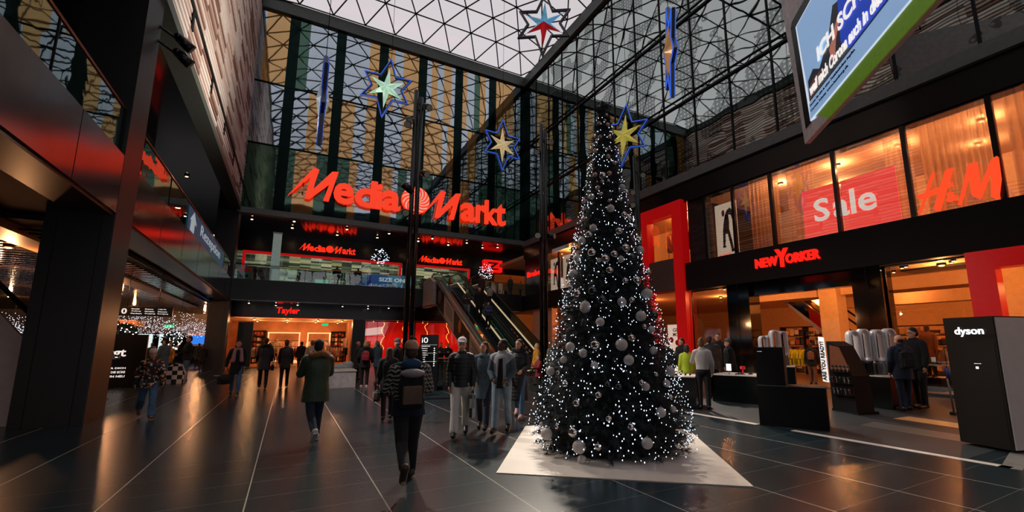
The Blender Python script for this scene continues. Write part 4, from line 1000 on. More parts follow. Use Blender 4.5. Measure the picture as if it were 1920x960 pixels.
MB().box(9.19, 9.52, 32.5, 35.3, 4.5, 4.6).build('edge_trim', m_steel, t)
# arched handrails of the next pair of escalators on the gallery
t = thing('escalator', 'dark upper escalator handrails arching behind the gallery railing', 'escalator', (12.5, 37.5, Z2))
for x, s in ((9.6, 1), (10.8, 1)):
    h = [Vector((x+s*.9*math.cos(a)-.9, 37.6, Z2+.55+.5*math.sin(a))) for a in [PI*k/8 for k in range(8, -1, -1)]]+[Vector((x+.2, 37.6, Z2+.5)), Vector((x+2.6, 37.6, Z2-.0))]
    MB().tube(h, .05, 8).build('handrail', m_rub, t)
for x in (13.6, 15.2):
    MB().tube([Vector((x-2.8, 40, Z2+1.0)), Vector((x-1.6, 40, Z2+1.9)), Vector((x-.8, 40, Z2+2.1)), Vector((x+1.4, 40, Z2+.4))], .05, 8).build('handrail', m_rub, t)
    MB().plate([(x-2.8, Z2), (x-2.8, Z2+.95), (x-1.6, Z2+1.85), (x-.8, Z2+2.05), (x+1.3, Z2+.4), (x+1.3, Z2)], (0, 40.1, 0), (1, 0, 0), (0, 0, 1), (0, .02, 0)).build('glass_side', m_eglass, t)

# ================================================================== LAMP POLES
m_spotface = mat('spot_glass_face', (110, 106, 100), rough=.2, emit=(255, 240, 215), es=.03)
def spot_head(t, p, d, s=.17, face=m_spotface):
    p = Vector(p); d = Vector(d).normalized()
    h = MB().bar(p-d*s*1.4, p+d*s*1.2, s*.8, 14, r2=s).ball(p-d*s*1.4, s*.8, s*.8, s*.8, 12, 8).build('spot_head', m_black, t)
    f = MB().bar(p+d*s*1.2, p+d*s*1.24, s*.86, 14).build('lens', face, h)
    return h
def pole(x, y, h, label, heads, r=.14):
    t = thing('lamp_pole', label, 'lamp pole', (x, y, 0))
    q = MB(); q.bar((x-r*.9, y, .03), (x-r*.9, y, h), r*.75, 14); q.bar((x+r*.9, y, .03), (x+r*.9, y, h-.3), r*.75, 14); q.build('mast', m_black, t)
    MB().lathe((x, y, 0), [(r*2.6, 0), (r*2.6, .03), (r*2, .05)], 20).build('base_plate', m_black, t)
    q = MB()
    for z in (2.5, h*.5, h-1): q.box(x-r*1.2, x+r*1.2, y-.03, y+.03, z, z+.06)
    q.build('clamp', m_blackm, t)
    for (z, sx, d, e) in heads:
        c = Vector((x+sx*.42, y-.1, z))
        MB().bar((x, y, z+.1), (c.x, c.y, z+.1), .03, 8).build('bracket', m_black, t)
        spot_head(t, c, d)
        if e:
            l = lamp('pole_spot', 'SPOT', t, c+Vector(d).normalized()*.3, e, (255, 240, 222), .12, 38 if d[2] < 0 else 110, .5 if d[2] < 0 else 1.); aim(l, d)
    return t
pole(4.63, 20, 13.75, 'tall black twin-tube lamp pole left of the centre, in front of the big sign', [(13.0, 1, (.2, -.9, -.65), 4000), (12.1, -1, (-.05, -.75, -.65), 4000), (11.9, -1.1, (-.3, -.8, -.6), 0), (9.6, 1, (.3, -1, -.5), 0), (8.8, -1, (-.85, -.1, .6), 3200), (7.6, -1, (0, -1, -.4), 0)])
pole(11.55, 20, 13.75, 'black lamp pole between the escalators and the Christmas tree', [(12.8, 1, (-.35, -.78, -.5), 6000), (12.0, -1, (-.6, -.8, -.5), 5000), (7.3, -1, (-.5, -1, -.1), 0), (7.4, 1, (.6, -1, -.1), 0)])
pole(17.3, 19.0, 12.7, 'black lamp pole right behind the Christmas tree, in front of the dark glass wall', [(11.6, 1, (-.5, -.75, -.45), 0), (10.4, -1, (-.45, -.8, -.5), 5000), (9.6, -1, (-.7, -.8, -.3), 0)], r=.12)
# spots on the big column
t = thing('wall_spot_bracket', 'pair of black spotlights clamped high on the big left column', 'spotlight', (XL+.1, 14.0, 9.3))
for z, dx in ((9.95, .0), (9.55, .1)):
    c = Vector((XL+.5, 14.5+dx, z)); MB().bar((XL, 14.0, z+.05), (c.x-.1, c.y, z+.03), .035, 8).build('bracket', m_black, t); spot_head(t, c, (.75, .25, -.55), .15, m_blackm); l = lamp('column_spot', 'SPOT', t, c+Vector((.75, .0, -.55))*.35, 2600, (250, 244, 236), .1, 75, .8); aim(l, (.72, -.25 if dx else -.05, -.75))

# ================================================================== HANGING STARS
def star_pts(R, r, n=6, rot=0.):
    return [((R if k % 2 == 0 else r)*math.sin(PI*k/n+rot), (R if k % 2 == 0 else r)*math.cos(PI*k/n+rot)) for k in range(2*n)]
def star(c, R, yaw, label, glow, core, core2=None, tilt=0., dim=1.):
    """framed six-point star; yaw = direction it faces"""
    c = Vector(c); t = thing('hanging_star', label, 'hanging star', c, 'illuminated stars hanging from the glass roof')
    u = Vector((math.cos(yaw), -math.sin(yaw), 0)); nrm = Vector((-math.sin(yaw), -math.cos(yaw), 0)); w = Vector((0, 0, 1))
    u2 = u*math.cos(tilt)+w*math.sin(tilt); w2 = -u*math.sin(tilt)+w*math.cos(tilt)
    def sp(R_, r_): return [((R_*(1.12 if k % 6 == 0 else .92) if k % 2 == 0 else r_)*math.sin(PI*k/6), (R_*(1.12 if k % 6 == 0 else .92) if k % 2 == 0 else r_)*math.cos(PI*k/6)) for k in range(12)]
    fr = MB(); tu = MB(); o = sp(R, R*.52); i_ = sp(R*.86, R*.45)
    for k in range(12):
        a, b, d, e = o[k], o[(k+1) % 12], i_[(k+1) % 12], i_[k]
        fr.plate([a, b, d, e], c-nrm*.04, u2, w2, nrm*.08)
        m1 = [(a[0]*.97, a[1]*.97), (b[0]*.97, b[1]*.97)]
        for s in (-1, 1):
            P = [c+u2*p[0]+w2*p[1]+nrm*(s*.05) for p in m1]; tu.bar(P[0], P[1], .018, 6)
    fr.build('frame', mat('star_frame_metal', (96, 100, 108), rough=.3, metal=.8), t); tu.build('neon_outline', glow, t)
    q = MB(); s_ = sp(R*.66, R*.2); v = []; f = []
    for d in (1, -1):
        b0 = len(v); v.append(c+nrm*(.16*d))
        v += [c+u2*p[0]+w2*p[1]+nrm*(.015*d) for p in s_]
        f += [((b0, b0+1+k, b0+1+(k+1) % 12) if d > 0 else (b0, b0+1+(k+1) % 12, b0+1+k)) for k in range(12)]
    q.add(v, f)
    o_ = q.build('inner_star', [core, core2 or core], t)
    if core2:
        for p in o_.data.polygons:
            k = p.index % 12
            if k in (4, 5, 6, 7): p.material_index = 1
    q = MB()
    for k in range(0, 12, 2): q.bar(c+u2*s_[k][0]+w2*s_[k][1], c+u2*i_[k][0]+w2*i_[k][1], .01, 5)
    q.build('spacer_rod', m_steel, t)
    top = c+w2*R*1.12; MB().bar(top, (top.x, top.y, roof_z(top.x, top.y)), .009, 5).build('cable', m_blackm, t)
    return t
def foil(name, rgb, es=.35):
    if name in _M: return _M[name]
    m = mat(name, rgb, rough=.25, metal=.4, var=.45, vs=4, emit=rgb, es=es); return m
m_neonblue = emis('neon_blue', (60, 110, 240), .75)
face = lambda P: math.atan2(P[0], P[1])
A_ = (2.96, 18.98, 12.88); star(A_, 1.3, face(A_)+.12, 'pale green glowing star with blue outline left of the left lamp pole', m_neonblue, foil('foil_pale_green', (190, 235, 205), .55), tilt=-.1)
A_ = (8.87, 19.54, 11.76); star(A_, 1.27, face(A_)-.45, 'cream and gold star with blue outline between the two tall lamp poles', m_neonblue, foil('foil_cream_gold', (226, 200, 150), .45))
A_ = (12.1, 13.95, 10.6); star(A_, 1.3, face(A_)+.35, 'yellow gold star with blue outline right behind the Christmas tree top', m_neonblue, foil('foil_yellow_gold', (200, 186, 84), .4), tilt=-.12)
A_ = (7.8, 13.41, 14.0); star(A_, 1.28, face(A_)+.1, 'star with light blue and red points in silver frame, against the roof', mat('unlit_tube', (150, 150, 155), rough=.3), foil('foil_light_blue', (110, 180, 215), .3), foil('foil_red', (200, 30, 40), .3), tilt=-.05)
A_ = (0.31, 12.14, 8.03); star(A_, 1.15, face(A_)+PI/2-.02, 'star hanging edge-on left of the pale green star, seen as a thin dark blade', mat('blue_tube_dim', (40, 60, 120), rough=.3, emit=(50, 90, 220), es=.25), foil('foil_pale_grey', (180, 190, 200), .3))
A_ = (8.03, 7.37, 9.08); star(A_, 1.15, face(A_)+PI/2-.14, 'nearly edge-on star with blue tube and gold middle, right above the tree', m_neonblue, foil('foil_copper', (190, 140, 90), .4))

# ================================================================== BIG HANGING SCREEN
SA = Vector((14.04, 7.54, 8.0)); su = Vector((-math.sin(math.radians(40)), -math.cos(math.radians(40)), 0)); sw = Vector((0, 0, 1)); sn = su.cross(sw)  # sn points to the viewer
if sn.dot(-SA) < 0: sn = -sn
t = thing('advertising_screen', 'huge hanging advertising screen with German health poster, white frame and painted lime glow, upper right', 'screen', SA)
body = [(0, 0), (8.2, 0), (8.2, 7), (-.88, 7)]
MB().plate(body, SA-sn*.14, su, sw, sn*.12).build('housing', mat('screen_housing_white', (240, 238, 236), rough=.5), t)
def on_scr(poly, name, m, d=.02, th=.02, par=None): return MB().plate(poly, SA+sn*(d-.02), su, sw, sn*th).build(name, m, par or t)
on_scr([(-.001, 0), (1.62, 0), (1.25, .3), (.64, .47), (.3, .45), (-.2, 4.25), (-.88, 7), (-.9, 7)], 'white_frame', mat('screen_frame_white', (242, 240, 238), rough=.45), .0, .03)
on_scr([(1.62, 0), (8.2, 0), (8.2, .5), (.9, .48), (1.3, .3)], 'lime_glow_edge', mat('lime_glow_paint', (124, 166, 40), rough=.5, emit=(120, 170, 30), es=.18), .0, .03)  # green glow on the lower frame, painted as lime colour
on_scr([(.22, .42), (.62, .44), (.3, 4.0), (-.12, 4.25)], 'dark_border', m_black, .03, .02)
on_scr([(-.12, 4.2), (.2, 3.95), (7.9, 3.95), (7.9, 4.1), (0, 4.35)], 'dark_border', m_black, .03, .02)
m_sky = mat('screen_sky_blue', (150, 186, 226), rough=.5, var=.12, vs=.4, emit=(150, 188, 232), es=.55)
m_scrw = mat('screen_white_line', (226, 236, 248), rough=.5, emit=(226, 236, 250), es=.7)
disp = on_scr([(.62, .46), (7.9, .5), (7.9, 3.95), (.28, 3.95)], 'display', m_scrw, .03, .03)
on_scr([(.74, 1.0), (7.9, 1.0), (7.9, 3.9), (.38, 3.9)], 'picture_sky', m_sky, .05, .02, disp)
on_scr([(.66, .5), (7.9, .52), (7.9, 1.0), (.68, 1.0)], 'picture_footer', m_sky, .05, .02, disp)
on_scr([(.76, 1.04), (3.2, 1.02), (7.9, 1.02), (7.9, 1.9), (4.6, 2.1), (2.7, 2.75), (2.3, 2.1), (1.6, 1.6), (1.2, 1.85), (.8, 1.7)], 'picture_sofa', mat('picture_dark', (40, 46, 56), rough=.5, emit=(34, 40, 50), es=.4), .07, .01, disp)
on_scr([(.8, 1.06), (1.3, 1.1), (1.75, 1.5), (1.2, 1.55), (.86, 1.45)], 'picture_cushion', mat('picture_brown', (120, 80, 70), rough=.5, emit=(120, 80, 70), es=.3), .08, .01, disp)
on_scr([(2.9, 1.5), (3.3, 1.05), (6.2, 1.05), (7.0, 2.2), (6.6, 3.9), (3.4, 3.9), (3.0, 2.8)], 'picture_person_shirt', mat('picture_blue', (30, 72, 190), rough=.5, var=.3, vs=1.5, emit=(28, 72, 200), es=.5), .08, .01, disp)
on_scr([(2.35, 1.35), (2.55, 1.3), (2.7, 1.75), (3.0, 2.1), (2.85, 2.2), (2.5, 1.85), (2.3, 1.7)], 'picture_hand', mat('picture_skin', (214, 140, 120), rough=.5, emit=(214, 140, 120), es=.4), .09, .01, disp)
def scr_text(txt, s, z, w, h, name='lettering', m=m_letter_w, bold=.03, shear=.0):
    o = text_mb(txt, SA+su*s+sw*z+sn*.085, su, sw, w, h, .012, bold, shear).build(name, m, disp); return o
scr_text('ICH SCHÜTZE MICH,', 1.62, 1.72, 6.1, .62)
scr_text('weil mich Corona auch in diesem', .92, 1.12, 4.3, .36, shear=.15)
m_ink = mat('screen_ink', (34, 44, 84), rough=.6)
scr_text('Lassen Sie sich in einer Sozialambulanz impfen.', .85, .80, 2.7, .1, m=m_ink, bold=.01)
scr_text('Corona Schutz: www.hamburg.de', .85, .62, 2.3, .1, m=m_ink, bold=.01)
scr_text('HAMBURG', 5.4, .68, .8, .1, m=m_ink, bold=.02)
q = MB()
for s in (.3, 7): q.bar(SA+su*s+sw*7-sn*.4, SA+su*s+sw*19-sn*.4, .03, 6)
q.build('cable', m_blackm, t)

# ================================================================== LEFT SIDE FURNISHING
# blue banner with arrow behind the walkway glass
t = thing('direction_banner', 'blue Rezeption banner with white arrow on the walkway glass, left', 'banner', (XL-.06, 25.5, Z2))
MB().box(XL-.06, XL-.05, 20.6, 31.2, Z2+.05, Z2+1.0).build('film', mat('blue_banner_film', (44, 104, 134), rough=.4, emit=(40, 104, 140), es=.16), t)
ml = mat('banner_white', (200, 222, 228), rough=.5, emit=(200, 222, 228), es=.35)
MB().plate([(21.1, .1), (21.9, .1), (21.9, .5), (22.3, .5), (21.6, .92), (20.95, .5), (21.15, .5)], (XL-.045, 0, Z2+.02), (0, 1, 0), (0, 0, 1), (.006, 0, 0)).build('arrow', ml, t)
text_mb('Rezeption', (XL-.046, 23.3, Z2+.22), (0, 1, 0), (0, 0, 1), 6.2, .62, .006, .01).build('lettering', ml, t)
# red poster behind the walkway
struct(MB().box(-6.5, -6.03, 20.2, 25, Z2, 10.7).build('wall_gallery_pier', m_dark))
t = thing('gallery_poster', 'red poster with a big figure 1 5 0 on the dark left gallery', 'poster', (-6, 22.4, 8))
MB().box(-6.02, -6, 20.6, 24.6, 6.6, 9.4).build('sheet', mat('dark_red_poster', (120, 20, 18), rough=.5, emit=(160, 22, 18), es=.22), t)
MB().box(-5.995, -5.98, 20.6, 24.6, 6.6, 7.2).build('footer', mat('tan_footer', (196, 140, 84), rough=.5, emit=(196, 140, 84), es=.2), t)
text_mb('150', (-5.98, 22.8, 7.5), (0, 1, 0), (0, 0, 1), 1.4, .5, .006, .02).build('lettering', m_ns_red, t)
text_mb('?', (-5.98, 21, 7.4), (0, 1, 0), (0, 0, 1), 1.2, 1.7, .006, .02).build('lettering', mat('poster_brownred', (180, 60, 40), emit=(180, 60, 40), es=.3), t)
for i, (x, y) in enumerate([(-6, 17), (-6, 20), (-7.5, 26), (-5.5, 29)]):
    downlight(x, y, 10.7, 60, (255, 200, 130), 'warm spot in the dark soffit of the left gallery', 'soffit spots of the left gallery')
# pale sloping panel at the left edge
t = thing('stair_cladding', 'pale sloping stair panel at the far left edge, behind the big column', 'panel', (-5.6, 13.4, 0))
MB().plate([(-7.2, 0), (-4.82, 0), (-4.82, 1.66), (-5.05, 1.9), (-7.2, 4.6)], (0, 13.6, 0), (1, 0, 0), (0, 0, 1), (0, .12, 0)).build('panel', mat('pale_grey_panel', (176, 166, 164), rough=.5, var=.06), t)
MB().bar((-7.2, 13.55, 4.95), (-4.85, 13.55, 2.25), .05, 8).build('handrail', m_blackm, t)
# advertising board and black stand in the corridor mouth
t = thing('advertising_board', 'black board with white lettering ending in rgt beside the corridor', 'board', (-6.0, 22.6, 0))
bu = Vector((.35, -.93, 0)).normalized()
MB().box(-7.4, -4.95, 23.2, 23.34, 0, 2.05).build('board', m_black, t)
text_mb('Burgt', (-6.6, 23.19, 1.1), (1, 0, 0), (0, 0, 1), 1.05, .42, .01, .02).build('lettering', m_letter_w, t)
for k, s in enumerate(('FÜR DICH', 'UM DIE ECKE', 'NUN NEU')): text_mb(s, (-6.1, 23.19, .72-.16*k), (1, 0, 0), (0, 0, 1), .6, .08, .01, .02).build('lettering', m_letter_w, t)
t = thing('display_stand', 'tall plain black stand right behind the big left column', 'stand', (-5.0, 18.2, 0))
MB().box(-5.9, -4.75, 17.6, 18.6, 0, 2.15, ch=.03).build('body', m_blackm, t); MB().box(-5.95, -4.72, 17.55, 18.65, 0, .05).build('base', m_black, t)
# overhead direction sign
t = thing('direction_sign', 'black overhead direction sign with a large 0 at the corridor', 'sign', (-4.9, 21.4, 2.7))
U = Vector((1, .0, 0))
MB().box(-5.5, -3.95, 21.4, 21.52, 2.7, 3.04).build('board', m_black, t)
text_mb('0', (-5.42, 21.39, 2.77), (1, 0, 0), (0, 0, 1), .15, .2, .01, .02).build('lettering', m_letter_w, t)
for i, (x, w) in enumerate(((-5.15, .34), (-4.76, .34), (-4.38, .34))):
    for k in range(3): text_mb(['Sanitär', 'Aufzug', 'Parken', 'Kasse', 'Information', 'Ausgang', 'S. Wagner Platz', 'Dienste', 'Rundgang'][i*3+k], (x, 21.39, 2.94-.085*k), (1, 0, 0), (0, 0, 1), w*(.7+.1*k), .045, .008, .01).build('lettering', m_letter_w, t)
q = MB(); q.bar((-5.3, 21.46, 3.02), (-5.3, 21.46, 4.45), .015, 6); q.bar((-4.4, 21.46, 3.02), (-4.4, 21.46, 4.45), .015, 6); q.build('hanger_rod', m_steel, t)
# curtain of fairy lights over the corridor
r = random.Random(5); q = MB(); wq = MB()
for j in range(6):
    y = 30+j*3.2
    for i in range(190):
        x = -30+i*.135; L_ = 1.5+.25*math.sin(i*.23+j)+r.random()*.25
        if i % 8 == 0: wq.bar((x, y, 4.4), (x, y, 4.4-L_), .004, 3)
        for k in range(5):
            z = 3.35-r.random()*1.0-.25*math.sin(i*.1+j); s = .013; c = (x+r.uniform(-.05, .05), y, z)
            q.add([(c[0]-s, c[1], c[2]), (c[0]+s, c[1], c[2]), (c[0], c[1]-s, c[2]), (c[0], c[1]+s, c[2]), (c[0], c[1], c[2]-s), (c[0], c[1], c[2]+s)], [(0, 2, 5), (2, 1, 5), (1, 3, 5), (3, 0, 5), (2, 0, 4), (1, 2, 4), (3, 1, 4), (0, 3, 4)])
fl = thing('fairy_light_curtain', 'dense curtain of white fairy lights hanging in the left corridor', 'fairy lights', (-15, 38, 3)); fl['kind'] = 'stuff'
q.build('bulbs', emis('fairy_bulb', (235, 238, 255), 4), fl)['kind'] = 'stuff'; wq.build('wires', m_blackm, fl)
for i, (x, y) in enumerate([(-7, 17.5), (-9, 22), (-12, 27), (-8, 31), (-14, 36), (-10, 42), (-6.5, 47)]):
    downlight(x, y, 4.4, 480, (255, 178, 118), 'warm ceiling spot in the left corridor', 'ceiling spots of the left corridor', spot=165)
for i, (x, y) in enumerate([(-9, 2), (-8, 7), (-8, 11.5)]):
    downlight(x, y, 4.55, 85, (255, 190, 140), 'warm spot in the soffit behind the big left column', 'soffit spots at the left edge', spot=150)
t = thing('kiosk_counter', 'orange lit counter kiosk in the left corridor', 'counter', (-9.5, 33, 0))
MB().box(-12, -7.6, 33, 34.5, 0, 1.05, ch=.05).build('counter', m_wood, t); MB().box(-12.1, -7.5, 32.95, 34.6, 1.05, 1.1).build('worktop', m_white, t); MB().box(-12, -7.6, 32.9, 34.6, 2.7, 3.0).build('canopy', mat('canopy_orange', (200, 120, 66), emit=(230, 130, 66), es=.3), t)
q = MB(); q.bar((-12, 33, 1.1), (-12, 33, 2.7), .04, 8); q.bar((-7.6, 33, 1.1), (-7.6, 33, 2.7), .04, 8); q.build('post', m_blackm, t)
t = thing('wall_screen', 'small blue lit screen at the end of the left corridor', 'screen', (-6.2, 48, 1.5))
MB().box(-7.6, -5.2, 48, 48.1, 1.5, 2.6).build('frame', m_wood, t); MB().box(-7.35, -5.45, 47.97, 48, 1.65, 2.45).build('display', emis('blue_screen', (50, 120, 220), 1.2), t)
for i, x in enumerate((-13.5, -11, -9.2)):
    t = thing('corridor_window', ['left', 'middle', 'right'][i]+' bright window at the end of the left corridor', 'window', (x, 49.9, 1.2))
    MB().box(x-.75, x+.75, 49.85, 49.95, 1.1, 2.6).build('frame', m_blackm, t); MB().box(x-.68, x+.68, 49.82, 49.85, 1.18, 2.52).build('pane', emis('bright_pane', (215, 230, 230), 1.1), t)
# small round shrub tree with lights in the corridor
def small_tree(c, R, label, seed):
    t = thing('decorated_bush', label, 'Christmas bush', (c[0], c[1], 0)); r = random.Random(seed); q = MB(); b = MB()
    for i in range(420):
        z = r.uniform(-1, 1); a = r.uniform(0, 2*PI); k = math.sqrt(1-z*z); d = Vector((k*math.cos(a), k*math.sin(a), z)); p = Vector(c)+d*R*r.uniform(.5, .95)
        s = d.orthogonal()*.05; q.add([p-s, p+s, p+d*.2, p+d*.1+s.cross(d)*1.2], [(0, 1, 2), (0, 3, 2), (1, 3, 2)])
        if i % 4 == 0: b.ball(Vector(c)+d*R*1.02, .022, .022, .022, 6, 4)
    q.build('foliage', mat('dark_needles', (14, 26, 24), rough=.8), t)['kind'] = 'stuff'; b.build('bulbs', m_bulb_white, t)['kind'] = 'stuff'
    MB().bar((c[0], c[1], 0), (c[0], c[1], c[2]), .06, 8).build('trunk', m_wood, t)
small_tree((-6.3, 25.0, 2.0), .55, 'round dark bush with fairy lights behind the black board, left corridor', 4)
small_tree((-7.2, 40, 2.0), .55, 'small round bush with fairy lights deep in the left corridor', 8)
t = thing('exit_sign', 'green exit sign in the left corridor below the fairy lights', 'sign', (-9.3, 45, 2.9))
MB().bar((-8.4, 45.04, 3.2), (-8.4, 45.04, 4.5), .012, 6).build('hanger_rod', m_steel, t); MB().box(-8.7, -8.1, 45, 45.08, 2.95, 3.2).build('box', emis('exit_green', (40, 190, 120), 1.2), t)
t = thing('exit_sign', 'green exit sign on the ceiling inside the clothing shop', 'sign', (2.6, 42, 3.2))
MB().bar((2.65, 42.03, 3.42), (2.65, 42.03, 3.66), .012, 6).build('hanger_rod', m_steel, t); MB().box(2.4, 2.9, 42, 42.06, 3.2, 3.42).build('box', emis('exit_green', (40, 190, 120), 1.2), t)
# checkered bag sculpture near the man in jeans

# ================================================================== CHRISTMAS TREE
TC = Vector((4.84, 6.15, 0)); TH = 6.2
struct(MB().prism([(2.53, 5.65), (4.98, 3.66), (7.0, 6.45), (6.4, 8.2), (4.42, 8.43)], 0, .012).build('trim_22', m_plate))
def tree_r(z):
    f = max(0, min(1, z/TH)); pts = [(0, 1.22), (.06, 1.3), (.15, 1.16), (.3, .92), (.45, .70), (.6, .50), (.75, .33), (.88, .2), (1, .04)]
    for (a, b), (c, d) in zip(pts[:-1], pts[1:]):
        if f <= c: return b+(d-b)*(f-a)/(c-a)
    return .04
tr = thing('christmas_tree', 'tall narrow dark Christmas tree full of white lights on the cream stone plate', 'Christmas tree', TC)
MB().lathe(TC, [(.09, .0), (.09, .3), (.03, TH-.2), (.01, TH)], 10).build('trunk', mat('bark', (52, 40, 32), rough=.9), tr)
rs = np.random.RandomState(4)
def needles(n_spray, per, seed):
    rs = np.random.RandomState(seed); V = []; F = []
    for i in range(n_spray):
        z = TH*(1-math.sqrt(rs.rand()))*.985+.03 if rs.rand() < .75 else rs.rand()*TH*.98
        a = rs.rand()*2*PI; R = tree_r(z)
        out = np.array([math.cos(a), math.sin(a), -.25+.35*rs.rand()]); out /= np.linalg.norm(out)
        L_ = min(R*.7, .22+.22*rs.rand()); tip = R*(.86+.2*rs.rand())
        p1 = np.array([TC.x+math.cos(a)*tip, TC.y+math.sin(a)*tip, max(.05, z)]); p0 = p1-out*L_
        s = np.cross(out, [0, 0, 1]); s /= np.linalg.norm(s); up = np.cross(s, out)
        # twig
        for k in range(per):
            f = rs.rand(); b = p0+out*L_*f; t = rs.rand()*2*PI; sd = s*math.cos(t)+up*math.sin(t)
            d = out*(.5+.3*rs.rand())+sd*.8; d /= np.linalg.norm(d); l = .05+.035*rs.rand(); w = np.cross(d, sd if abs(d@sd) < .95 else out); w /= np.linalg.norm(w)+1e-9; w = w*.0045
            o = len(V); V += [b-w, b+w, b+d*l+w*.6, b+d*l-w*.6]; F.append((o, o+1, o+2, o+3))
    return V, F
V, F = needles(3300, 30, 11)
V = [(a, b, max(c, .02)) for a, b, c in V]
me = bpy.data.meshes.new('foliage'); me.from_pydata([(v[0]-TC.x, v[1]-TC.y, v[2]) for v in V], [], F)
me.materials.append(mat('dark_blue_green_needles', (20, 32, 34), rough=.65, var=.5, vs=3)); o = bpy.data.objects.new('foliage', me); COL.objects.link(o); o.parent = tr
# inner darkness: dense core of branches
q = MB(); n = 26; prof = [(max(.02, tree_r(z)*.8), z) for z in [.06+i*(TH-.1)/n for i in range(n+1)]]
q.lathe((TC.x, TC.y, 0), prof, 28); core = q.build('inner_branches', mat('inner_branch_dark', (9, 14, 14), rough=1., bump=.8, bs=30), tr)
# light chain: bulbs; the hundred nearest as parts, the others together
m_led = emis('led_white', (214, 232, 255), 3.6)
lc = thing('light_chain', 'string of cool white fairy lights wound all over the Christmas tree', 'fairy lights', (TC.x, TC.y, 0))
bulbs = []
for i in range(2100):
    z = TH*(1-math.sqrt(rs.rand()))*.98+.06; a = rs.rand()*2*PI; R = tree_r(z)*(.93+.16*rs.rand())
    bulbs.append(Vector((TC.x+R*math.cos(a), TC.y+R*math.sin(a), z)))
cv = Vector((0, 0, EYE)); bulbs.sort(key=lambda p: (p-cv).length)
bm0 = MB().ball((0, 0, 0), .0075, .0075, .011, 6, 4).build('bulb', m_led, lc, local=True); bm0.location = bulbs[0]-lc.location
for p in bulbs[1:100]:
    c = bm0.copy(); COL.objects.link(c); c.location = p-lc.location
q = MB()
for p in bulbs[100:]:
    s = .0075; q.add([(p.x-s, p.y, p.z), (p.x+s, p.y, p.z), (p.x, p.y-s, p.z), (p.x, p.y+s, p.z), (p.x, p.y, p.z-s*1.3), (p.x, p.y, p.z+s*1.3)], [(0, 2, 5), (2, 1, 5), (1, 3, 5), (3, 0, 5), (2, 0, 4), (1, 2, 4), (3, 1, 4), (0, 3, 4)])
q.build('bulb', m_led, lc)['kind'] = 'stuff'
q = MB(); prev = None
for i in range(900):
    z = .15+(TH-.25)*i/900; a = i*.23; R = tree_r(z)*.95; p = Vector((TC.x+R*math.cos(a), TC.y+R*math.sin(a), z))
    if prev is not None: q.bar(prev, p, .0025, 3)
    prev = p
q.build('wire', m_blackm, lc)
# baubles
bl_m = dict(w=('matt white grey', mat('bauble_matt_white', (206, 196, 190), rough=.5, var=.05)), p=('small pearl pink', mat('bauble_pearl', (200, 160, 148), rough=.25, metal=.4)), s=('mirror silver', mat('bauble_silver', (215, 205, 195), rough=.05, metal=1., var=.03)), d=('glossy black', mat('bauble_black', (16, 20, 24), rough=.12, spec=1.)))
la = [(442,48,7,'p'),(472,87,8,'p'),(434,100,6,'p'),(442,124,8,'p'),(477,131,10,'p'),(466,112,6,'p'),(445,186,10,'p'),(430,200,8,'p'),(485,187,9,'p'),(424,246,10,'p'),(410,238,8,'p'),(472,242,9,'s'),(487,238,7,'p'),(480,273,10,'p'),(408,300,7,'s'),(410,333,9,'s'),(424,355,11,'p'),(457,361,17,'s'),(486,349,11,'p'),(508,303,9,'p'),(455,385,9,'s'),(481,383,8,'s'),(435,414,11,'p'),(540,413,16,'w'),(559,433,12,'s'),(408,453,14,'w'),(375,474,12,'p'),(383,418,13,'d'),(491,507,18,'w'),(450,440,9,'s'),(485,472,9,'s'),(533,467,9,'s'),(528,437,12,'d'),(371,515,10,'s'),(373,554,12,'p'),(549,536,16,'s'),(573,551,13,'s'),(415,594,17,'w'),(397,624,17,'s'),(527,609,17,'s'),(596,597,16,'d'),(365,654,19,'w'),(617,649,16,'s'),(410,706,21,'s'),(556,686,20,'s'),(620,694,19,'w'),(507,713,18,'s'),(536,735,16,'w'),(468,734,21,'s'),(440,740,11,'w'),(344,730,18,'w'),(325,722,13,'s'),(585,727,16,'d'),(487,785,18,'s'),(327,800,20,'w'),(555,832,15,'s'),(606,832,21,'s'),(656,793,16,'s'),(317,865,14,'s'),(413,878,22,'d'),(346,890,19,'s'),(650,892,26,'w'),(541,928,21,'w'),(585,918,14,'s'),(380,945,24,'w'),(454,920,22,'d')]
lb = [(315,46,28,'w'),(388,117,23,'w'),(494,17,23,'w'),(588,88,27,'w'),(650,84,24,'d'),(605,140,15,'s'),(640,156,19,'w'),(365,232,26,'s'),(542,197,20,'s'),(493,230,31,'w'),(241,242,25,'w'),(305,273,23,'w'),(651,259,20,'w'),(529,307,26,'w'),(208,305,18,'w'),(143,363,22,'w'),(180,371,13,'s'),(360,333,19,'w'),(733,362,23,'w'),(217,425,19,'s'),(613,440,20,'w'),(717,424,18,'w'),(593,420,15,'s'),(665,378,11,'s'),(380,482,18,'s'),(272,523,20,'s'),(737,493,13,'s'),(688,568,24,'w'),(750,552,15,'w'),(124,675,29,'w'),(255,667,25,'s'),(95,628,11,'w'),(285,740,33,'w'),(378,740,18,'s'),(620,722,27,'w'),(118,760,16,'s'),(77,715,12,'s'),(298,805,22,'w'),(150,752,20,'d'),(540,640,18,'s'),(480,440,18,'d'),(430,600,16,'s'),(173,640,13,'s'),(425,430,15,'d')]
proto = {}
bl = [(940+a/2.4, 180+b/2.4, r_/2.4, t) for a, b, r_, t in la]+[(980+a/2.667, 560+b/2.667, r_/2.667, t) for a, b, r_, t in lb]
rows_ = [(0, .9, 'at the very bottom of the tree'), (.9, 1.7, 'in the lowest third of the tree'), (1.7, 2.7, 'below the middle of the tree'), (2.7, 3.7, 'around the middle of the tree'), (3.7, 4.8, 'above the middle of the tree'), (4.8, 9, 'at the slim top of the tree')]
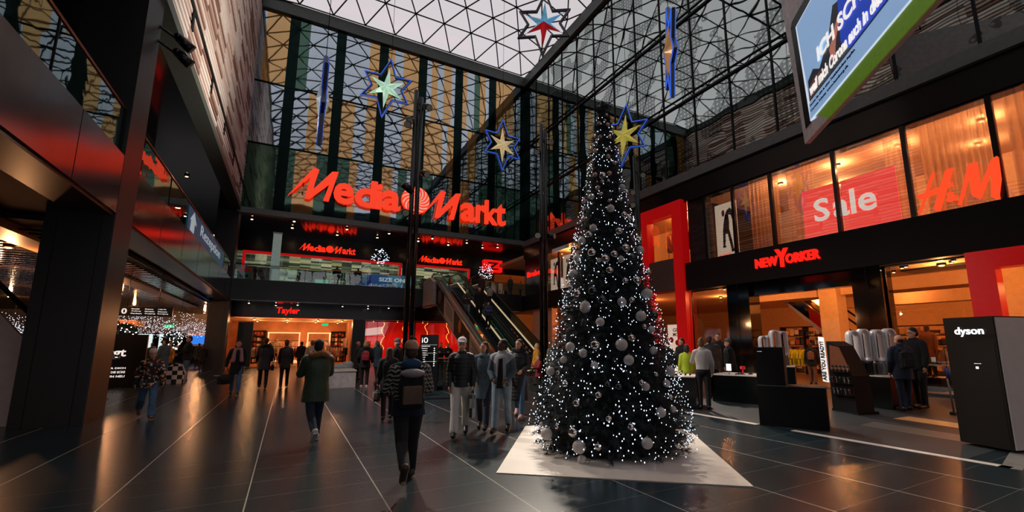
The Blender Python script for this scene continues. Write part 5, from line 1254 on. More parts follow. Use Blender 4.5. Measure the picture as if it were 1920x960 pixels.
toC = Vector((-TC.x, -TC.y, 0)).normalized(); sideC = Vector((-toC.y, toC.x, 0))
for px, py, pr_, ty in bl:
    rr = Vector(ray(px, py)); o = cv.copy(); hit = None; best = None
    for k in range(400):
        t_ = 4+k*.0125*1.2; P = o+rr*(t_/rr.length); dd = math.hypot(P.x-TC.x, P.y-TC.y)-tree_r(P.z)
        if best is None or dd < best[0]: best = (dd, P, t_)
        if dd < 0: hit = (P, t_); break
    P, t_ = hit or (best[1], best[2])
    R = pr_*(P-cv).length/FPX*.95; R = max(.03, R)
    h = Vector((P.x-TC.x, P.y-TC.y, 0)); h.normalize(); P = P+h*R*.2
    tier = next(s for a, b, s in rows_ if a <= P.z < b)
    sd = h.dot(sideC); side = 'left side' if sd > .35 else 'right side' if sd < -.35 else 'front'
    lab = '%s bauble %s, %s' % (bl_m[ty][0], tier, side); grp = '%s baubles %s, %s' % (bl_m[ty][0], tier, side)
    if ty not in proto:
        t = thing('bauble', lab, 'bauble', P, grp)
        MB().ball((0, 0, 0), 1, 1, 1, 20, 12).build('sphere', bl_m[ty][1], t, local=True)
        MB().lathe((0, 0, .96), [(.22, 0), (.22, .16), (.1, .2), (.06, .3)], 10).build('cap', m_steel, t, local=True)
        proto[ty] = t
    else: t = dup(proto[ty], P, lab, grp)
    t.scale = (R, R, R)

# ================================================================== KIOSK AREA
def tower(P0, P1, depth, z0, z1):
    """box footprint from ground point P0 to P1 with thickness away from the viewer"""
    a = Vector((P0[0], P0[1], 0)); b = Vector((P1[0], P1[1], 0)); d = (b-a).normalized(); n = Vector((-d.y, d.x, 0))
    if n.dot(a) < 0: n = -n
    return [(a.x, a.y), (b.x, b.y), (b.x+n.x*depth, b.y+n.y*depth), (a.x+n.x*depth, a.y+n.y*depth)], d, n
# black tower with the brand name
a, b = gp(1802, 832), gp(1903, 851)
pol, d, n = tower(a, b, 1.25, 0, 0); H = hz(a, 597)
t = thing('brand_tower', 'tall black display tower with white dyson lettering at the right edge', 'display tower', (a+b)/2)
MB().prism(pol, 0.04, H, 0).build('body', mat('tower_black', (7, 7, 8), rough=.5, spec=.3), t)
U = d; o_ = a+d*.04-n*.004
q = MB(); q.plate([(.03, .08), ((b-a).length-.03, .08), ((b-a).length-.03, H-.42), (.03, H-.42)], a-n*.003, U, (0, 0, 1), n*.004); q.build('front_panel', mat('tower_black_panel', (8, 8, 9), rough=.5, spec=.3), t)
LW = (b-a).length
text_mb('dyson', a+U*(LW*.23)-n*.012+Vector((0, 0, hz(a, 632))), U, (0, 0, 1), LW*.58, .165, .012, .02).build('lettering', emis('white_sign', (255, 255, 255), 1.3), t)
text_mb('supersonic', a+U*(LW*.52)-n*.006+Vector((0, 0, H-.78)), U, (0, 0, 1), .1, .015, .004).build('lettering', m_letter_w, t)
MB().plate([(LW*.54, H-.86), (LW*.54+.04, H-.86), (LW*.54+.04, H-.82), (LW*.54, H-.82)], a-n*.007, U, (0, 0, 1), n*.004).build('mark', m_letter_w, t)
MB().plate([(0.02, .05), (1.2, .05), (1.2, H-.02), (.02, H-.02)], b+U*.002, n, (0, 0, 1), U*.02).build('side_panel', m_white, t)['label'] = 'white side face'
# front black block: low body with a raised part
a, b = gp(1425, 797), gp(1556, 809); pol, d, n = tower(a, b, .62, 0, 0)
t = thing('display_counter', 'matt black stepped display counter standing on the white floor line', 'counter', (a+b)/2)
Hl = hz(a, 722); Ht = hz(a, 651)
MB().prism(pol, 0, Hl).build('body', m_blackm, t)
w = (gp(1480, 801)-a).length; p2, _, _ = tower(a, a+d*w, .5, 0, 0)
MB().prism([(x+n.x*.06, y+n.y*.06) for x, y in p2], Hl, Ht).build('raised_part', m_blackm, t)
MB().plate([(0.02, Hl-.006), (w+.05, Hl-.006), (w+.05, Hl+.004), (.02, Hl+.004)], a-n*.002, d, (0, 0, 1), n*.05).build('edge_line', m_steel, t)
text_mb('airstyler', a+d*.05+n*.055+Vector((0, 0, Ht-.1)), d, (0, 0, 1), .09, .018, .004).build('lettering', m_letter_w, t)
def counter(P0, P1, depth, h, label, m=m_black):
    pol, d, n = tower(P0, P1, depth, 0, 0); c = (Vector(P0)+Vector(P1))/2
    t = thing('sales_counter', label, 'counter', (c.x, c.y, 0))
    MB().prism(pol, 0, h-.03).build('body', m, t); cx = sum(p[0] for p in pol)/4; cy = sum(p[1] for p in pol)/4
    MB().prism([(cx+(x-cx)*1.02, cy+(y-cy)*1.02) for x, y in pol], h-.03, h).build('worktop', m_white, t); return t, pol, d, n
k0a, k0b = gp(1262, 768), gp(1322, 766)
H0, H1, H2, H3 = hz(gp(1280, 766), 705), hz(gp(1385, 756), 703), hz(gp(1634, 763), 703), hz(gp(1465, 743), 686)
c0, p0, d0, n0 = counter(gp(1252, 765), gp(1306, 768), 1.1, H0, 'black sales counter with white top directly right of the Christmas tree')
c1, p1, d1, n1 = counter(gp(1337, 752), gp(1432, 760), 1.1, H1, 'black sales counter with white top in front of the black shop pillar')
c2, p2_, d2, n2 = counter(gp(1592, 758), gp(1676, 769), 1.0, H2, 'black counter with white top carrying the four tall air purifiers')
c3, p3_, d3, n3 = counter(gp(1440, 742), gp(1495, 745), .9, H3, 'black counter behind the stepped display counter, carrying small purifiers')
m_pur = mat('purifier_white_silver', (226, 226, 230), rough=.3, metal=.1, var=.03)
m_purd = mat('purifier_base_grey', (110, 108, 110), rough=.35, metal=.5)
def purifier(P, s, label, rz, base=m_purd, group=None):
    t = thing('air_purifier', label, 'air purifier', P, group, rz)
    MB().lathe((0, 0, 0), [(.11*s, 0), (.112*s, .02*s), (.105*s, .2*s), (.1*s, .24*s)], 20).build('base', base, t, local=True)
    q = MB(); n = 28; v = []; f = []
    path = []
    for k in range(n):
        a = 2*PI*k/n; x = .095*s*math.cos(a); z = (.72 if math.sin(a) > 0 else .34)*s+.095*s*math.sin(a); path.append((x, z))
    for k, (x, z) in enumerate(path):
        a = 2*PI*k/n; ox, oz = math.cos(a), math.sin(a)
        for (rr, yy) in ((.028*s, -.06*s), (.028*s, .06*s), (-.012*s, .05*s), (-.012*s, -.05*s)): v.append((x+ox*rr, yy, z+oz*rr))
    for k in range(n):
        for j in range(4): f.append((4*k+j, 4*((k+1) % n)+j, 4*((k+1) % n)+(j+1) % 4, 4*k+(j+1) % 4))
    q.add(v, f, 0, True); q.build('air_loop', m_pur, t, local=True)
    MB().lathe((0, 0, .2*s), [(.085*s, 0), (.08*s, .05*s)], 16).build('collar', m_purd, t, local=True)
    return t
ln = ['leftmost', 'second from the left', 'third from the left', 'rightmost']
for i, (x, yt) in enumerate(((1598, 620), (1618, 617), (1645, 618), (1668, 616))):
    P = gp(x, 763)+n2*.3; P.z = H2; sz = (hz(P, yt)-H2)/.84
    purifier(P, sz, 'tall white bladeless air purifier, %s of the four on the counter' % ln[i], math.atan2(-P.y, -P.x)+PI/2+.95, m_purd if i != 1 else m_black)
for i, (x, yt) in enumerate(((1437, 630), (1448, 629), (1460, 619), (1475, 621))):
    P = gp(x, 743)+n3*(.3+.12*(i % 2)); P.z = H3; sz = (hz(P, yt)-H3)/.84
    purifier(P, sz, 'white air purifier behind the raised black block, %s of the row' % ln[i], math.atan2(-P.y, -P.x)+PI/2+.8)
# slanted product stand
a, b = gp(1562, 770), gp(1608, 778); pol, d, n = tower(a, b, .55, 0, 0)
t = thing('product_stand', 'black slanted product stand with ARE YOU READY banner between the counters', 'display stand', (a+b)/2); LW = (b-a).length
Hb = hz(a, 640)
MB().plate([(0, .05), (LW, .05), (LW*.96, Hb*.52), (LW*.45, Hb-.12), (LW*.1, Hb), (0, Hb)], a, d, (0, 0, 1), n*.5).build('body', m_blackm, t)
MB().prism([(x+(x-(a.x+b.x)/2)*.08, y+(y-(a.y+b.y)/2)*.08) for x, y in pol], 0, .06).build('base', m_black, t)
MB().plate([(-.2, .72), (-.02, .7), (-.05, Hb+.1), (-.22, Hb+.12)], a-n*.02, d, (0, 0, 1), n*.02).build('banner', m_letter_w, t)
text_mb('ARE YOU READY?', a+d*(-.05)-n*.032+Vector((0, 0, .74)), (0, 0, 1), -d, Hb-.74, .13, .008, .04).build('lettering', m_blackm, t)
MB().plate([(LW*.1, Hb*.6), (LW*.9, Hb*.6), (LW*.55, Hb-.15), (LW*.15, Hb-.1)], a-n*.012, d, (0, 0, 1), n*.01).build('picture', mat('stand_picture', (120, 70, 50), rough=.4, emit=(150, 80, 50), es=.12), t)
r = random.Random(3)
for z in (.42, .7, .98):
    MB().plate([(LW*.15, z), (LW*.95, z), (LW*.95, z+.02), (LW*.15, z+.02)], a-n*.1, d, (0, 0, 1), n*.1).build('shelf', m_black, t)
    for k in range(5):
        c = a+d*(LW*(.22+.16*k))-n*.05; rgb = r.choice([(150, 20, 30), (180, 180, 185), (40, 40, 46), (170, 150, 150)])
        g = thing('hair_dryer', 'small hair styler on the shelves of the slanted product stand', 'hair styler', (c.x, c.y, z+.02), 'hair stylers on the product stand')
        MB().bar((c.x, c.y, z+.02), (c.x, c.y, z+.13), .014, 8).build('handle', mat('prod_%d' % rgb[0], rgb, rough=.3), g); MB().bar(c-n*.03+Vector((0, 0, z+.15)), c+n*.04+Vector((0, 0, z+.15)), .024, 10).build('barrel', m_purd, g)
# small items on the counters
def small(P, label, build):
    t = thing(build, label, {'hair_dryer': 'hair dryer', 'gift_box': 'box', 'price_sign': 'sign', 'phone_stand': 'stand', 'hair_styler': 'hair styler'}[build], P); return t
P = gp(1390, 757)+n1*.35+Vector((0, 0, H1)); g = small(P, 'bright red hair dryer standing on the counter by the black pillar', 'hair_dryer')
mr_ = mat('dryer_red', (214, 24, 30), rough=.3, emit=(214, 24, 30), es=.12); MB().bar(P, P+Vector((0, 0, .16)), .022, 10).build('handle', mr_, g); MB().bar(P+Vector((-.06, .02, .2)), P+Vector((.06, -.02, .2)), .045, 14).build('barrel', mr_, g); MB().lathe(P, [(.06, 0), (.06, .015)], 14).build('foot', m_black, g)
P = gp(1363, 755)+n1*.35+Vector((0, 0, H1)); g = small(P, 'small white price card on the counter behind the white shirt person', 'price_sign')
MB().box(P.x-.01, P.x+.01, P.y-.08, P.y+.08, P.z+.1, P.z+.3).build('card', m_letter_w, g); MB().bar(P, P+Vector((0, 0, .1)), .008, 6).build('stem', m_steel, g); MB().lathe(P, [(.04, 0), (.04, .01)], 12).build('foot', m_black, g)
for i, x in enumerate((1268, 1277, 1286, 1295)):
    P = gp(x, 767)+n0*.3+Vector((0, 0, H0)); g = thing('hair_styler', 'dark hair styler lying on the counter right of the tree', 'hair styler', P, 'hair stylers on the counter right of the tree')
    MB().bar(P+Vector((0, 0, .02)), P+Vector((.12, .1, .02)), .02, 8).build('handle', m_black, g); MB().bar(P+Vector((.12, .1, .02)), P+Vector((.18, .15, .03)), .028, 8).build('head', m_copper, g)
for i, x in enumerate((1376, 1382, 1402)):
    P = gp(x, 757)+n1*.3+Vector((0, 0, H1)); g = thing('hair_styler', 'dark hair styler lying on the counter before the black pillar', 'hair styler', P, 'hair stylers on the counter before the black pillar')
    MB().bar(P+Vector((0, 0, .02)), P+Vector((.14, .02, .02)), .018, 8).build('handle', m_black, g); MB().bar(P+Vector((.14, .02, .02)), P+Vector((.2, .03, .03)), .026, 8).build('head', m_purd, g)
P = gp(1790, 778); g = thing('vacuum_cleaner', 'upright stick vacuum leaning behind the left edge of the black tower', 'vacuum cleaner', P)
MB().bar(P+Vector((0, 0, .05)), P+Vector((.02, .05, .95)), .018, 8).build('tube', m_purd, g); MB().bar(P+Vector((0, 0, .85)), P+Vector((.0, .02, 1.1)), .05, 12).build('bin', mat('vac_blue', (50, 60, 120), rough=.3), g); MB().box(P.x-.12, P.x+.1, P.y-.06, P.y+.05, .0, .07).build('floor_head', m_black, g)
# info poster behind red portal
t = thing('promo_poster', 'pale promotion poster with red pictures inside the red portal entrance', 'poster', (18.9, 17.6, .3))
MB().box(18.85, 18.9, 17.15, 18.6, .03, 2.75).build('sheet', m_poster, t)
for k, s in enumerate(('GET', 'MORE')): text_mb(s, (18.84, 18.2, 2.35-.25*k), (0, -1, 0), (0, 0, 1), .6+.1*k, .2, .006, .02).build('lettering', mat('poster_brown_ink', (110, 40, 30)), t)
for k, (y, z) in enumerate(((18.35, 1.9), (17.5, 1.9), (17.9, 1.75))): MB().bar((18.835, y, z), (18.85, y, z), .16, 16).build('printed_circle', mat('poster_red_ink', (190, 40, 36)), t)
# green wall screens etc.
# ---- white plinth with a dark shoe on top
a, b = gp(612, 729), gp(662, 728)
t = thing('plinth', 'white rectangular plinth carrying the giant shoe, left of centre', 'plinth', (2.0, 19.4, 0))
MB().box(1.25, 2.45, 19.1, 20.2, 0, .62).build('body', mat('plinth_white', (236, 230, 228), rough=.5), t); MB().box(1.22, 2.48, 19.07, 20.23, .62, .66).build('top', mat('plinth_white', (190, 184, 184)), t)
g = thing('giant_shoe', 'grey oversized sport shoe sculpture on the white plinth', 'sculpture', (2.05, 19.6, .66))
MB().ball((1.95, 19.6, .78), .38, .2, .12, 16, 10).ball((2.2, 19.6, .84), .2, .18, .17, 14, 9).build('shoe_body', mat('shoe_grey', (150, 158, 162), rough=.5), g)
MB().ball((2.0, 19.6, .69), .45, .2, .045, 16, 8).build('sole', m_white, g)
q = MB()
for k in range(4): q.bar((1.85+.09*k, 19.42, .86+.02*k), (1.9+.09*k, 19.72, .9+.03*k), .012, 6)
q.build('laces', m_white, g)
# ---- directory board
P = gp(788, 775)
P = Vector((4.55, 16.4, 0)); 
t = thing('directory_board', 'free standing black directory board with 0 and white text lines', 'sign', P); fu = Vector((math.cos(-.35), math.sin(-.35), 0)); fn = Vector((fu.y, -fu.x, 0))
Hd = 2.02
MB().plate([(0, 0), (.66, 0), (.66, Hd), (0, Hd)], P-fu*.3, fu, (0, 0, 1), -fn*.14).build('board', m_black, t)
text_mb('i0', P-fu*.24+fn*.006+Vector((0, 0, Hd-.3)), fu, (0, 0, 1), .22, .2, .01, .0).build('lettering', m_letter_w, t)
q = MB(); r = random.Random(2)
for k in range(11):
    z = Hd-.42-.075*k; w = r.uniform(.15, .36)
    if k in (0, 4, 8): q.plate([(.05, z+.045), (.61, z+.045), (.61, z+.05), (.05, z+.05)], P-fu*.3+fn*.001, fu, (0, 0, 1), fn*.006)
for k, s in enumerate(('ERDGESCHOSS', 'Rathaus', 'Arkaden', 'Kasse', 'Fundbüro', 'Post', 'Süd', 'Mall', 'Coffee', 'Schuhe')):
    text_mb(s, P-fu*.24+fn*.006+Vector((0, 0, Hd-.44-.078*k)), fu, (0, 0, 1), .06+.022*len(s), .035, .008, .01).build('lettering', m_letter_w if k != 8 else mat('yellow_letter', (240, 210, 40), emit=(240, 210, 40), es=.6), t)
for k in range(9): q.plate([(.5, Hd-.52-.078*k), (.54, Hd-.52-.078*k), (.54, Hd-.48-.078*k), (.5, Hd-.48-.078*k)], P-fu*.3+fn*.001, fu, (0, 0, 1), fn*.006)
q.build('pictograms', m_letter_w, t)['kind'] = 'stuff'
# ---- glass balustrade with escalator head going down
t = thing('balustrade', 'glass balustrade with dark rail and round green sticker left of the white cap man', 'railing', (6.2, 17.5, 0))
A0, A1 = Vector((4.75, 16.6, 0)), Vector((5.75, 16.0, 0)); dd = (A1-A0).normalized()
MB().plate([(0, .1), (1.15, .1), (1.32, .35), (1.36, .65), (1.25, .9), (1.0, 1.0), (0, 1.0)], A0, dd, (0, 0, 1), Vector((-dd.y, dd.x, 0))*.014).build('glass_panel', m_eglass, t)
pts = [A0+dd*s+Vector((0, 0, z)) for s, z in ((0, 1.02), (1.0, 1.02), (1.27, .92), (1.4, .65), (1.35, .33), (1.15, .1))]
MB().tube(pts, .035, 8).build('handrail', m_rub, t)
MB().plate([(0, 0), (1.3, 0), (1.3, .14), (0, .14)], A0-Vector((0, .05, 0)), dd, (0, 0, 1), Vector((0, .25, 0))).build('base', m_blackm, t)
c = A0+dd*1.08+Vector((0, 0, .66)); q = MB(); n = 20
q.plate([(.15*math.cos(2*PI*k/n), .26*math.sin(2*PI*k/n)) for k in range(n)], c-Vector((-dd.y, dd.x, 0))*.012, dd, (0, 0, 1), Vector((-dd.y, dd.x, 0))*.006); q.build('sticker', mat('lime_sticker', (120, 160, 70), rough=.5), t)
railing((5.2, 21), (9.2, 21), 0, 'glass railing before the red shop window at plaza level', 1.3, 1.0)
# checkered bag beside the man in jeans
P = gp(322, 719)
t = thing('shopping_bag', 'large black and white checkered bag standing on the floor left of the man in jeans', 'bag', P)
def checker(name, c1, c2, s):
    m, nt, out = node_base(name); b = nt.nodes.new('ShaderNodeBsdfPrincipled'); c = nt.nodes.new('ShaderNodeTexChecker'); tc = nt.nodes.new('ShaderNodeTexCoord')
    nt.links.new(tc.outputs['Object'], c.inputs[0]); c.inputs[1].default_value = lin(c1)+(1,); c.inputs[2].default_value = lin(c2)+(1,); c.inputs[3].default_value = s
    nt.links.new(c.outputs[0], b.inputs[0]); nt.links.new(b.outputs[0], out.inputs[0]); return m
m_chk = checker('black_white_checks', (220, 214, 205), (16, 14, 14), 5.5)
MB().plate([(-.42, 0), (.42, 0), (.45, .4), (.3, .78), (.05, .86), (-.2, .7), (-.45, .35)], P-Vector((0, .2, 0)), (1, 0, 0), (0, 0, 1), (0, .5, 0)).build('bag_body', m_chk, t)
MB().tube([P+Vector((-.12, -.1, .74)), P+Vector((-.08, -.1, .92)), P+Vector((.1, -.1, .95)), P+Vector((.18, -.1, .78))], .012, 6).build('handle', m_black, t)

# ================================================================== PEOPLE
def finish(q, name, m, parent, voxel, smooth=3):
    """one continuous surface grown from overlapping rounded volumes"""
    me = bpy.data.meshes.new(name); me.from_pydata(q.v, [], q.f); ob = bpy.data.objects.new(name, me); COL.objects.link(ob)
    r = ob.modifiers.new('r', 'REMESH'); r.mode = 'VOXEL'; r.voxel_size = voxel; r.use_smooth_shade = True
    if smooth: s = ob.modifiers.new('s', 'SMOOTH'); s.factor = .5; s.iterations = smooth
    bpy.context.view_layer.update()
    nm = bpy.data.meshes.new_from_object(ob.evaluated_get(bpy.context.evaluated_depsgraph_get()))
    bpy.data.objects.remove(ob); bpy.data.meshes.remove(me)
    nm.name = name; nm.materials.clear(); nm.materials.append(m)
    for p in nm.polygons: p.use_smooth = True
    o = bpy.data.objects.new(name, nm); COL.objects.link(o); o.parent = parent; return o
def cap(q, a, ra, b, rb, n=10):
    a, b = Vector(a), Vector(b); q.bar(a, b, ra, n, r2=rb); q.ball(a, ra, ra, ra, n, 7); q.ball(b, rb, rb, rb, n, 7)
SKIN = mat('skin_light', (205, 150, 122), rough=.55, var=.06, spec=.35)
SKIND = mat('skin_brown', (98, 62, 46), rough=.5, var=.06, spec=.35)
m_eye = mat('eye_dark', (24, 18, 16), rough=.2); m_lip = mat('lips', (150, 78, 70), rough=.5); m_sole = mat('shoe_sole_white', (205, 198, 190), rough=.6)
HC = dict(brown=(58, 38, 26), black=(18, 15, 14), blond=(176, 134, 84), grey=(130, 124, 118), dblond=(110, 78, 48))
m_jean = mat('denim_blue', (72, 104, 136), rough=.85, var=.3, vs=7, bump=.3, bs=30)
m_jeanl = mat('denim_light', (128, 146, 160), rough=.85, var=.25, vs=6, bump=.3, bs=20)
m_jeand = mat('denim_dark', (30, 40, 58), rough=.85, var=.25, vs=7, bump=.3, bs=20)
m_blk = mat('black_cloth', (22, 22, 25), rough=.85, var=.25, vs=6, bump=.3, bs=20)
m_shoe = mat('black_shoe', (18, 16, 16), rough=.45)
m_shoew = mat('white_shoe', (196, 188, 180), rough=.5, var=.1)
def person(px, fy, hy, turn, label, top, legs=m_blk, shoes=m_shoe, hair='brown', style='short', near=False, skin=SKIN,
           L=(0, 0), R=(0, 0), aL=(5, 8, 12), aR=(5, 8, 12), hem=.86, puff=.03, hd=(0, 0), hat=None, hatm=None, fur=None, scarf=None,
           hood=None, lean=0., wide=1., Z=0., P=None, Ht=None, cat='person', name='person', group=None, sole=None, legr=1., collar=True, trim=None, flare=0., beard=None, glasses=False, extra=None):
    """px,fy = where the feet stand in the photo, hy = row of the crown; turn 0 faces the viewer, 180 away, 90 to the left of the photo"""
    if P is None:
        P = gp(px, fy); Ht = Ht or hz(P, hy)
    S = Ht/1.78
    ang = math.atan2(-P.x, -P.y)+math.radians(turn)      # heading: facing = (sin, cos)
    t = thing(name, label, cat, (P.x, P.y, Z), group, -ang)
    vx = .011 if near else .02
    D = math.radians; sn_, cs_ = math.sin, math.cos
    def leg(s, pr):
        p, k = D(pr[0]), D(pr[1]); h = Vector((s*.095, 0, .92)); kn = h+Vector((0, sn_(p), -cs_(p)))*.44; an = kn+Vector((0, sn_(p-k), -cs_(p-k)))*.41
        fp = D((pr[2] if len(pr) > 2 else (0 if pr[1]-pr[0] < 12 else (pr[1]-pr[0])*.75))); fd = Vector((0, cs_(fp), -sn_(fp))); up = Vector((0, sn_(fp), cs_(fp)))
        heel = an-up*.07-fd*.05; toe = an-up*.075+fd*.19; return h, kn, an, heel, toe, fd, up
    def arm(s, a):
        p, ab, e = D(a[0]), D(a[1]), D(a[2]); tw = a[3] if len(a) > 3 else .12
        sh = Vector((s*.178*wide, 0, 1.43)); ud = Vector((s*sn_(ab), sn_(p)*cs_(ab), -cs_(p)*cs_(ab))); el = sh+ud*.29
        fd = Vector((s*sn_(ab)*.4-s*tw*min(1, a[2]/40), sn_(p+e), -cs_(p+e))).normalized(); wr = el+fd*.25; return sh, el, wr, fd
    LG = [leg(1, R), leg(-1, L)]; AR = [arm(1, aR), arm(-1, aL)]
    low = min(min(g[3].z, g[4].z) for g in LG)-.025; dz = -low
    lm = Matrix.Rotation(D(-lean), 4, 'X')
    piv = Vector((0, 0, .92))
    def U(p):  # upper body lean + lift
        p = Vector(p); p = piv+(lm @ (p-piv)); return Vector((p.x, p.y, p.z+dz))*S
    def W(p): p = Vector(p); return Vector((p.x, p.y, p.z+dz))*S
    hm = Matrix.Rotation(D(-hd[0]), 4, 'Z') @ Matrix.Rotation(D(-hd[1]), 4, 'X'); hp = Vector((0, 0, 1.53))
    def Hh(p): p = hp+(hm @ (Vector(p)-hp)); return U(p)
    RM = (lm @ hm).to_3x3()
    c3 = lambda f, q, a, ra, b, rb, n=10: cap(q, f(a), ra*S, f(b), rb*S, n)
    # --- body
    q = MB()
    q.ball(U((0, -.005, 1.28)), .155*S*wide, .1*S, .2*S, 14, 10); q.ball(U((0, 0, 1.02)), .135*S*wide, .1*S, .17*S, 14, 10); q.ball(W((0, 0, .93)), .15*S*wide, .11*S, .1*S, 14, 8)
    c3(U, q, (0, -.01, 1.42), .062, (0, .005, 1.55), .052)
    q.ball(Hh((0, -.012, 1.675)), .08*S, .098*S, .098*S, 16, 12, R=RM); q.ball(Hh((0, .018, 1.61)), .064*S, .07*S, .078*S, 14, 10, R=RM)
    q.ball(Hh((0, .05, 1.565)), .03*S, .028*S, .022*S, 10, 7, R=RM)
    c3(Hh, q, (0, .078, 1.66), .009, (0, .1, 1.625), .014, 6)
    for s in (-1, 1):
        q.ball(Hh((s*.076, -.005, 1.64)), .012*S, .02*S, .032*S, 8, 6, R=RM)
    for (h, kn, an, heel, toe, fd, up) in LG:
        c3(W, q, h, .085, kn, .055); c3(W, q, kn, .053, an, .036); c3(W, q, an, .036, toe, .03)
    hands = []
    for s, (sh, el, wr, fd) in zip((1, -1), AR):
        c3(U, q, sh, .055, el, .04); c3(U, q, el, .038, wr, .026)
        fv = fd; x = Vector((s, 0, 0)); inn = (-x+fv*(x.dot(fv))).normalized(); fwd = inn.cross(fv)
        if fwd.y < 0: fwd = -fwd
        pm = wr+fv*.06; 
        for k in range(3): c3(U, q, wr+fwd*(.012*(k-1))+fv*.01, .02, pm+fwd*(.02*(k-1)), .017, 6)
        fr = .0095 if near else .012
        for k, ln_ in enumerate((.065, .075, .07, .055)):
            b0 = pm+fwd*(.03-.02*k)+fv*.01; m0 = b0+fv*ln_*.5+inn*.008; e0 = m0+fv*ln_*.4+inn*.025
            c3(U, q, b0, fr, m0, fr, 6); c3(U, q, m0, fr, e0, fr*.8, 6)
        t0 = wr+fwd*.025+fv*.025; t1 = t0+fwd*.025+fv*.03+inn*.012; c3(U, q, t0, .012, t1, .011, 6); c3(U, q, t1, .011, t1+fv*.03+inn*.01, .009, 6)
        hands.append(U(pm))
    body = finish(q, 'body', skin, t, (.0085 if near else .014), 1)
    # face details
    q = MB()
    for s in (-1, 1): q.ball(Hh((s*.03, .079, 1.664)), .0125*S, .008*S, .0075*S, 8, 6, R=RM)
    q.build('eyes', m_eye, t, local=True)
    if near:
        q = MB(); q.ball(Hh((0, .083, 1.588)), .024*S, .008*S, .006*S, 10, 6, R=RM); q.build('mouth', m_lip, t, local=True)
        q = MB()
        for s in (-1, 1): c3(Hh, q, (s*.016, .082, 1.69), .004, (s*.046, .072, 1.692), .0035, 6)
        q.build('eyebrows', mat('hair_'+hair, HC[hair], rough=.7, var=.3, vs=30), t, local=True)
    hmat = mat('hair_'+hair, HC[hair], rough=.6, var=.35, vs=25, bump=.5, bs=60)
    if style:
        q = MB()
        if style == 'bald': q.ball(Hh((0, -.04, 1.65)), .083*S, .08*S, .06*S, 14, 9, R=RM)
        else:
            q.ball(Hh((0, -.027, 1.708)), .085*S, .094*S, .082*S, 16, 11, R=RM); q.ball(Hh((0, -.06, 1.655)), .08*S, .058*S, .09*S, 14, 9, R=RM)
        if style in ('long', 'pony', 'bob'):
            q.ball(Hh((0, -.06, 1.62)), .09*S, .06*S, .11*S, 14, 9, R=RM)
            for s in (-1, 1): c3(Hh, q, (s*.072, -.02, 1.69), .026, (s*.08, -.015, 1.56 if style != 'long' else 1.48), .024)
        if style == 'long':
            q.ball(Hh((0, -.075, 1.5)), .1*S, .055*S, .16*S, 14, 9, R=RM); q.ball(Hh((0, -.09, 1.38)), .09*S, .04*S, .12*S, 12, 8, R=RM)
        if style == 'pony': c3(Hh, q, (0, -.12, 1.7), .035, (0, -.15, 1.5), .022)
        if style == 'bun': q.ball(Hh((0, -.09, 1.77)), .045*S, .045*S, .045*S, 12, 8)
        finish(q, 'hair', hmat, t, vx, 1)
    if beard: q = MB(); q.ball(Hh((0, .045, 1.585)), .055*S, .05*S, .04*S, 12, 8, R=RM); finish(q, 'beard', hmat, t, .012, 1)
    if glasses:
        q = MB()
        for s in (-1, 1): c3(Hh, q, (s*.012, .094, 1.668), .004, (s*.052, .082, 1.668), .004, 6)
        for s in (-1, 1): c3(Hh, q, (s*.055, .08, 1.668), .003, (s*.08, -.01, 1.665), .003, 5)
        q.build('glasses', m_blackm, t, local=True)
    # --- trousers
    if legs is not None:
        q = MB(); q.ball(W((0, -.01, .93)), .165*S*wide, .125*S, .12*S, 14, 9)
        for (h, kn, an, heel, toe, fd, up) in LG:
            c3(W, q, h, .1*legr, kn, .07*legr); c3(W, q, kn, .068*legr, an+(kn-an)*.02, (.058+flare)*legr)
        finish(q, 'trousers', legs, t, vx, 2)
    # --- shoes
    if shoes is not None:
        for s, (h, kn, an, heel, toe, fd, up) in zip((1, -1), LG):
            q = MB(); c3(W, q, heel+up*.045, .05, toe+up*.028, .046); c3(W, q, an-up*.02, .055, an+(kn-an).normalized()*.06, .05); sh_ = finish(q, 'shoe', shoes, t, vx*.8, 1)
            if sole is not None or shoes is m_shoew:
                q = MB(); a_, b_ = W(heel-up*.005), W(toe-up*.005); dr = (b_-a_).normalized(); q.obox((a_+b_)/2-W(up)*0, (dr, Vector((1, 0, 0)), up), ((b_-a_).length/2+.03*S, .04*S, .012*S)); q.build('sole', sole or m_sole, sh_, local=True)
    # --- upper garment
    if top is not None:
        q = MB(); z1 = 1.43; u = puff
        prof = [(1.48, .10, .07), (1.44, .165, .095), (1.36, .185, .118), (1.24, .178, .122), (1.1, .158, .112), (1.0, .162, .115), (.9, .176, .124), (.75, .186, .135), (.6, .196, .148), (.45, .208, .158), (.3, .22, .165)]
        def pf(z):
            for (a, b, c), (d, e, f) in zip(prof[:-1], prof[1:]):
                if z >= d: k = (a-z)/(a-d); return b+(e-b)*k, c+(f-c)*k
            return prof[-1][1:]
        zz = [1.48-(1.48-hem)*k/12 for k in range(13)]; rv = []; nn = 20
        for z in zz:
            w_, dp = pf(z); w_ = w_*.95*wide+u*.6; dp += u*.75
            if z < .93:
                pass
            c_ = U((0, -.005, z)) if z > .9 else W((0, -.005, z)) if not lean else U((0, -.005, z))
            rv += [c_+Vector((w_*S*math.cos(2*PI*k/nn), dp*S*math.sin(2*PI*k/nn), 0)) for k in range(nn)]
        q.add(rv, [(j*nn+k, j*nn+(k+1) % nn, (j+1)*nn+(k+1) % nn, (j+1)*nn+k) for j in range(12) for k in range(nn)]+[tuple(range(nn)), tuple(range(12*nn+nn-1, 12*nn-1, -1))])
        c3(U, q, (-.13*wide, -.01, 1.44), .06+u*.5, (.13*wide, -.01, 1.44), .06+u*.5)
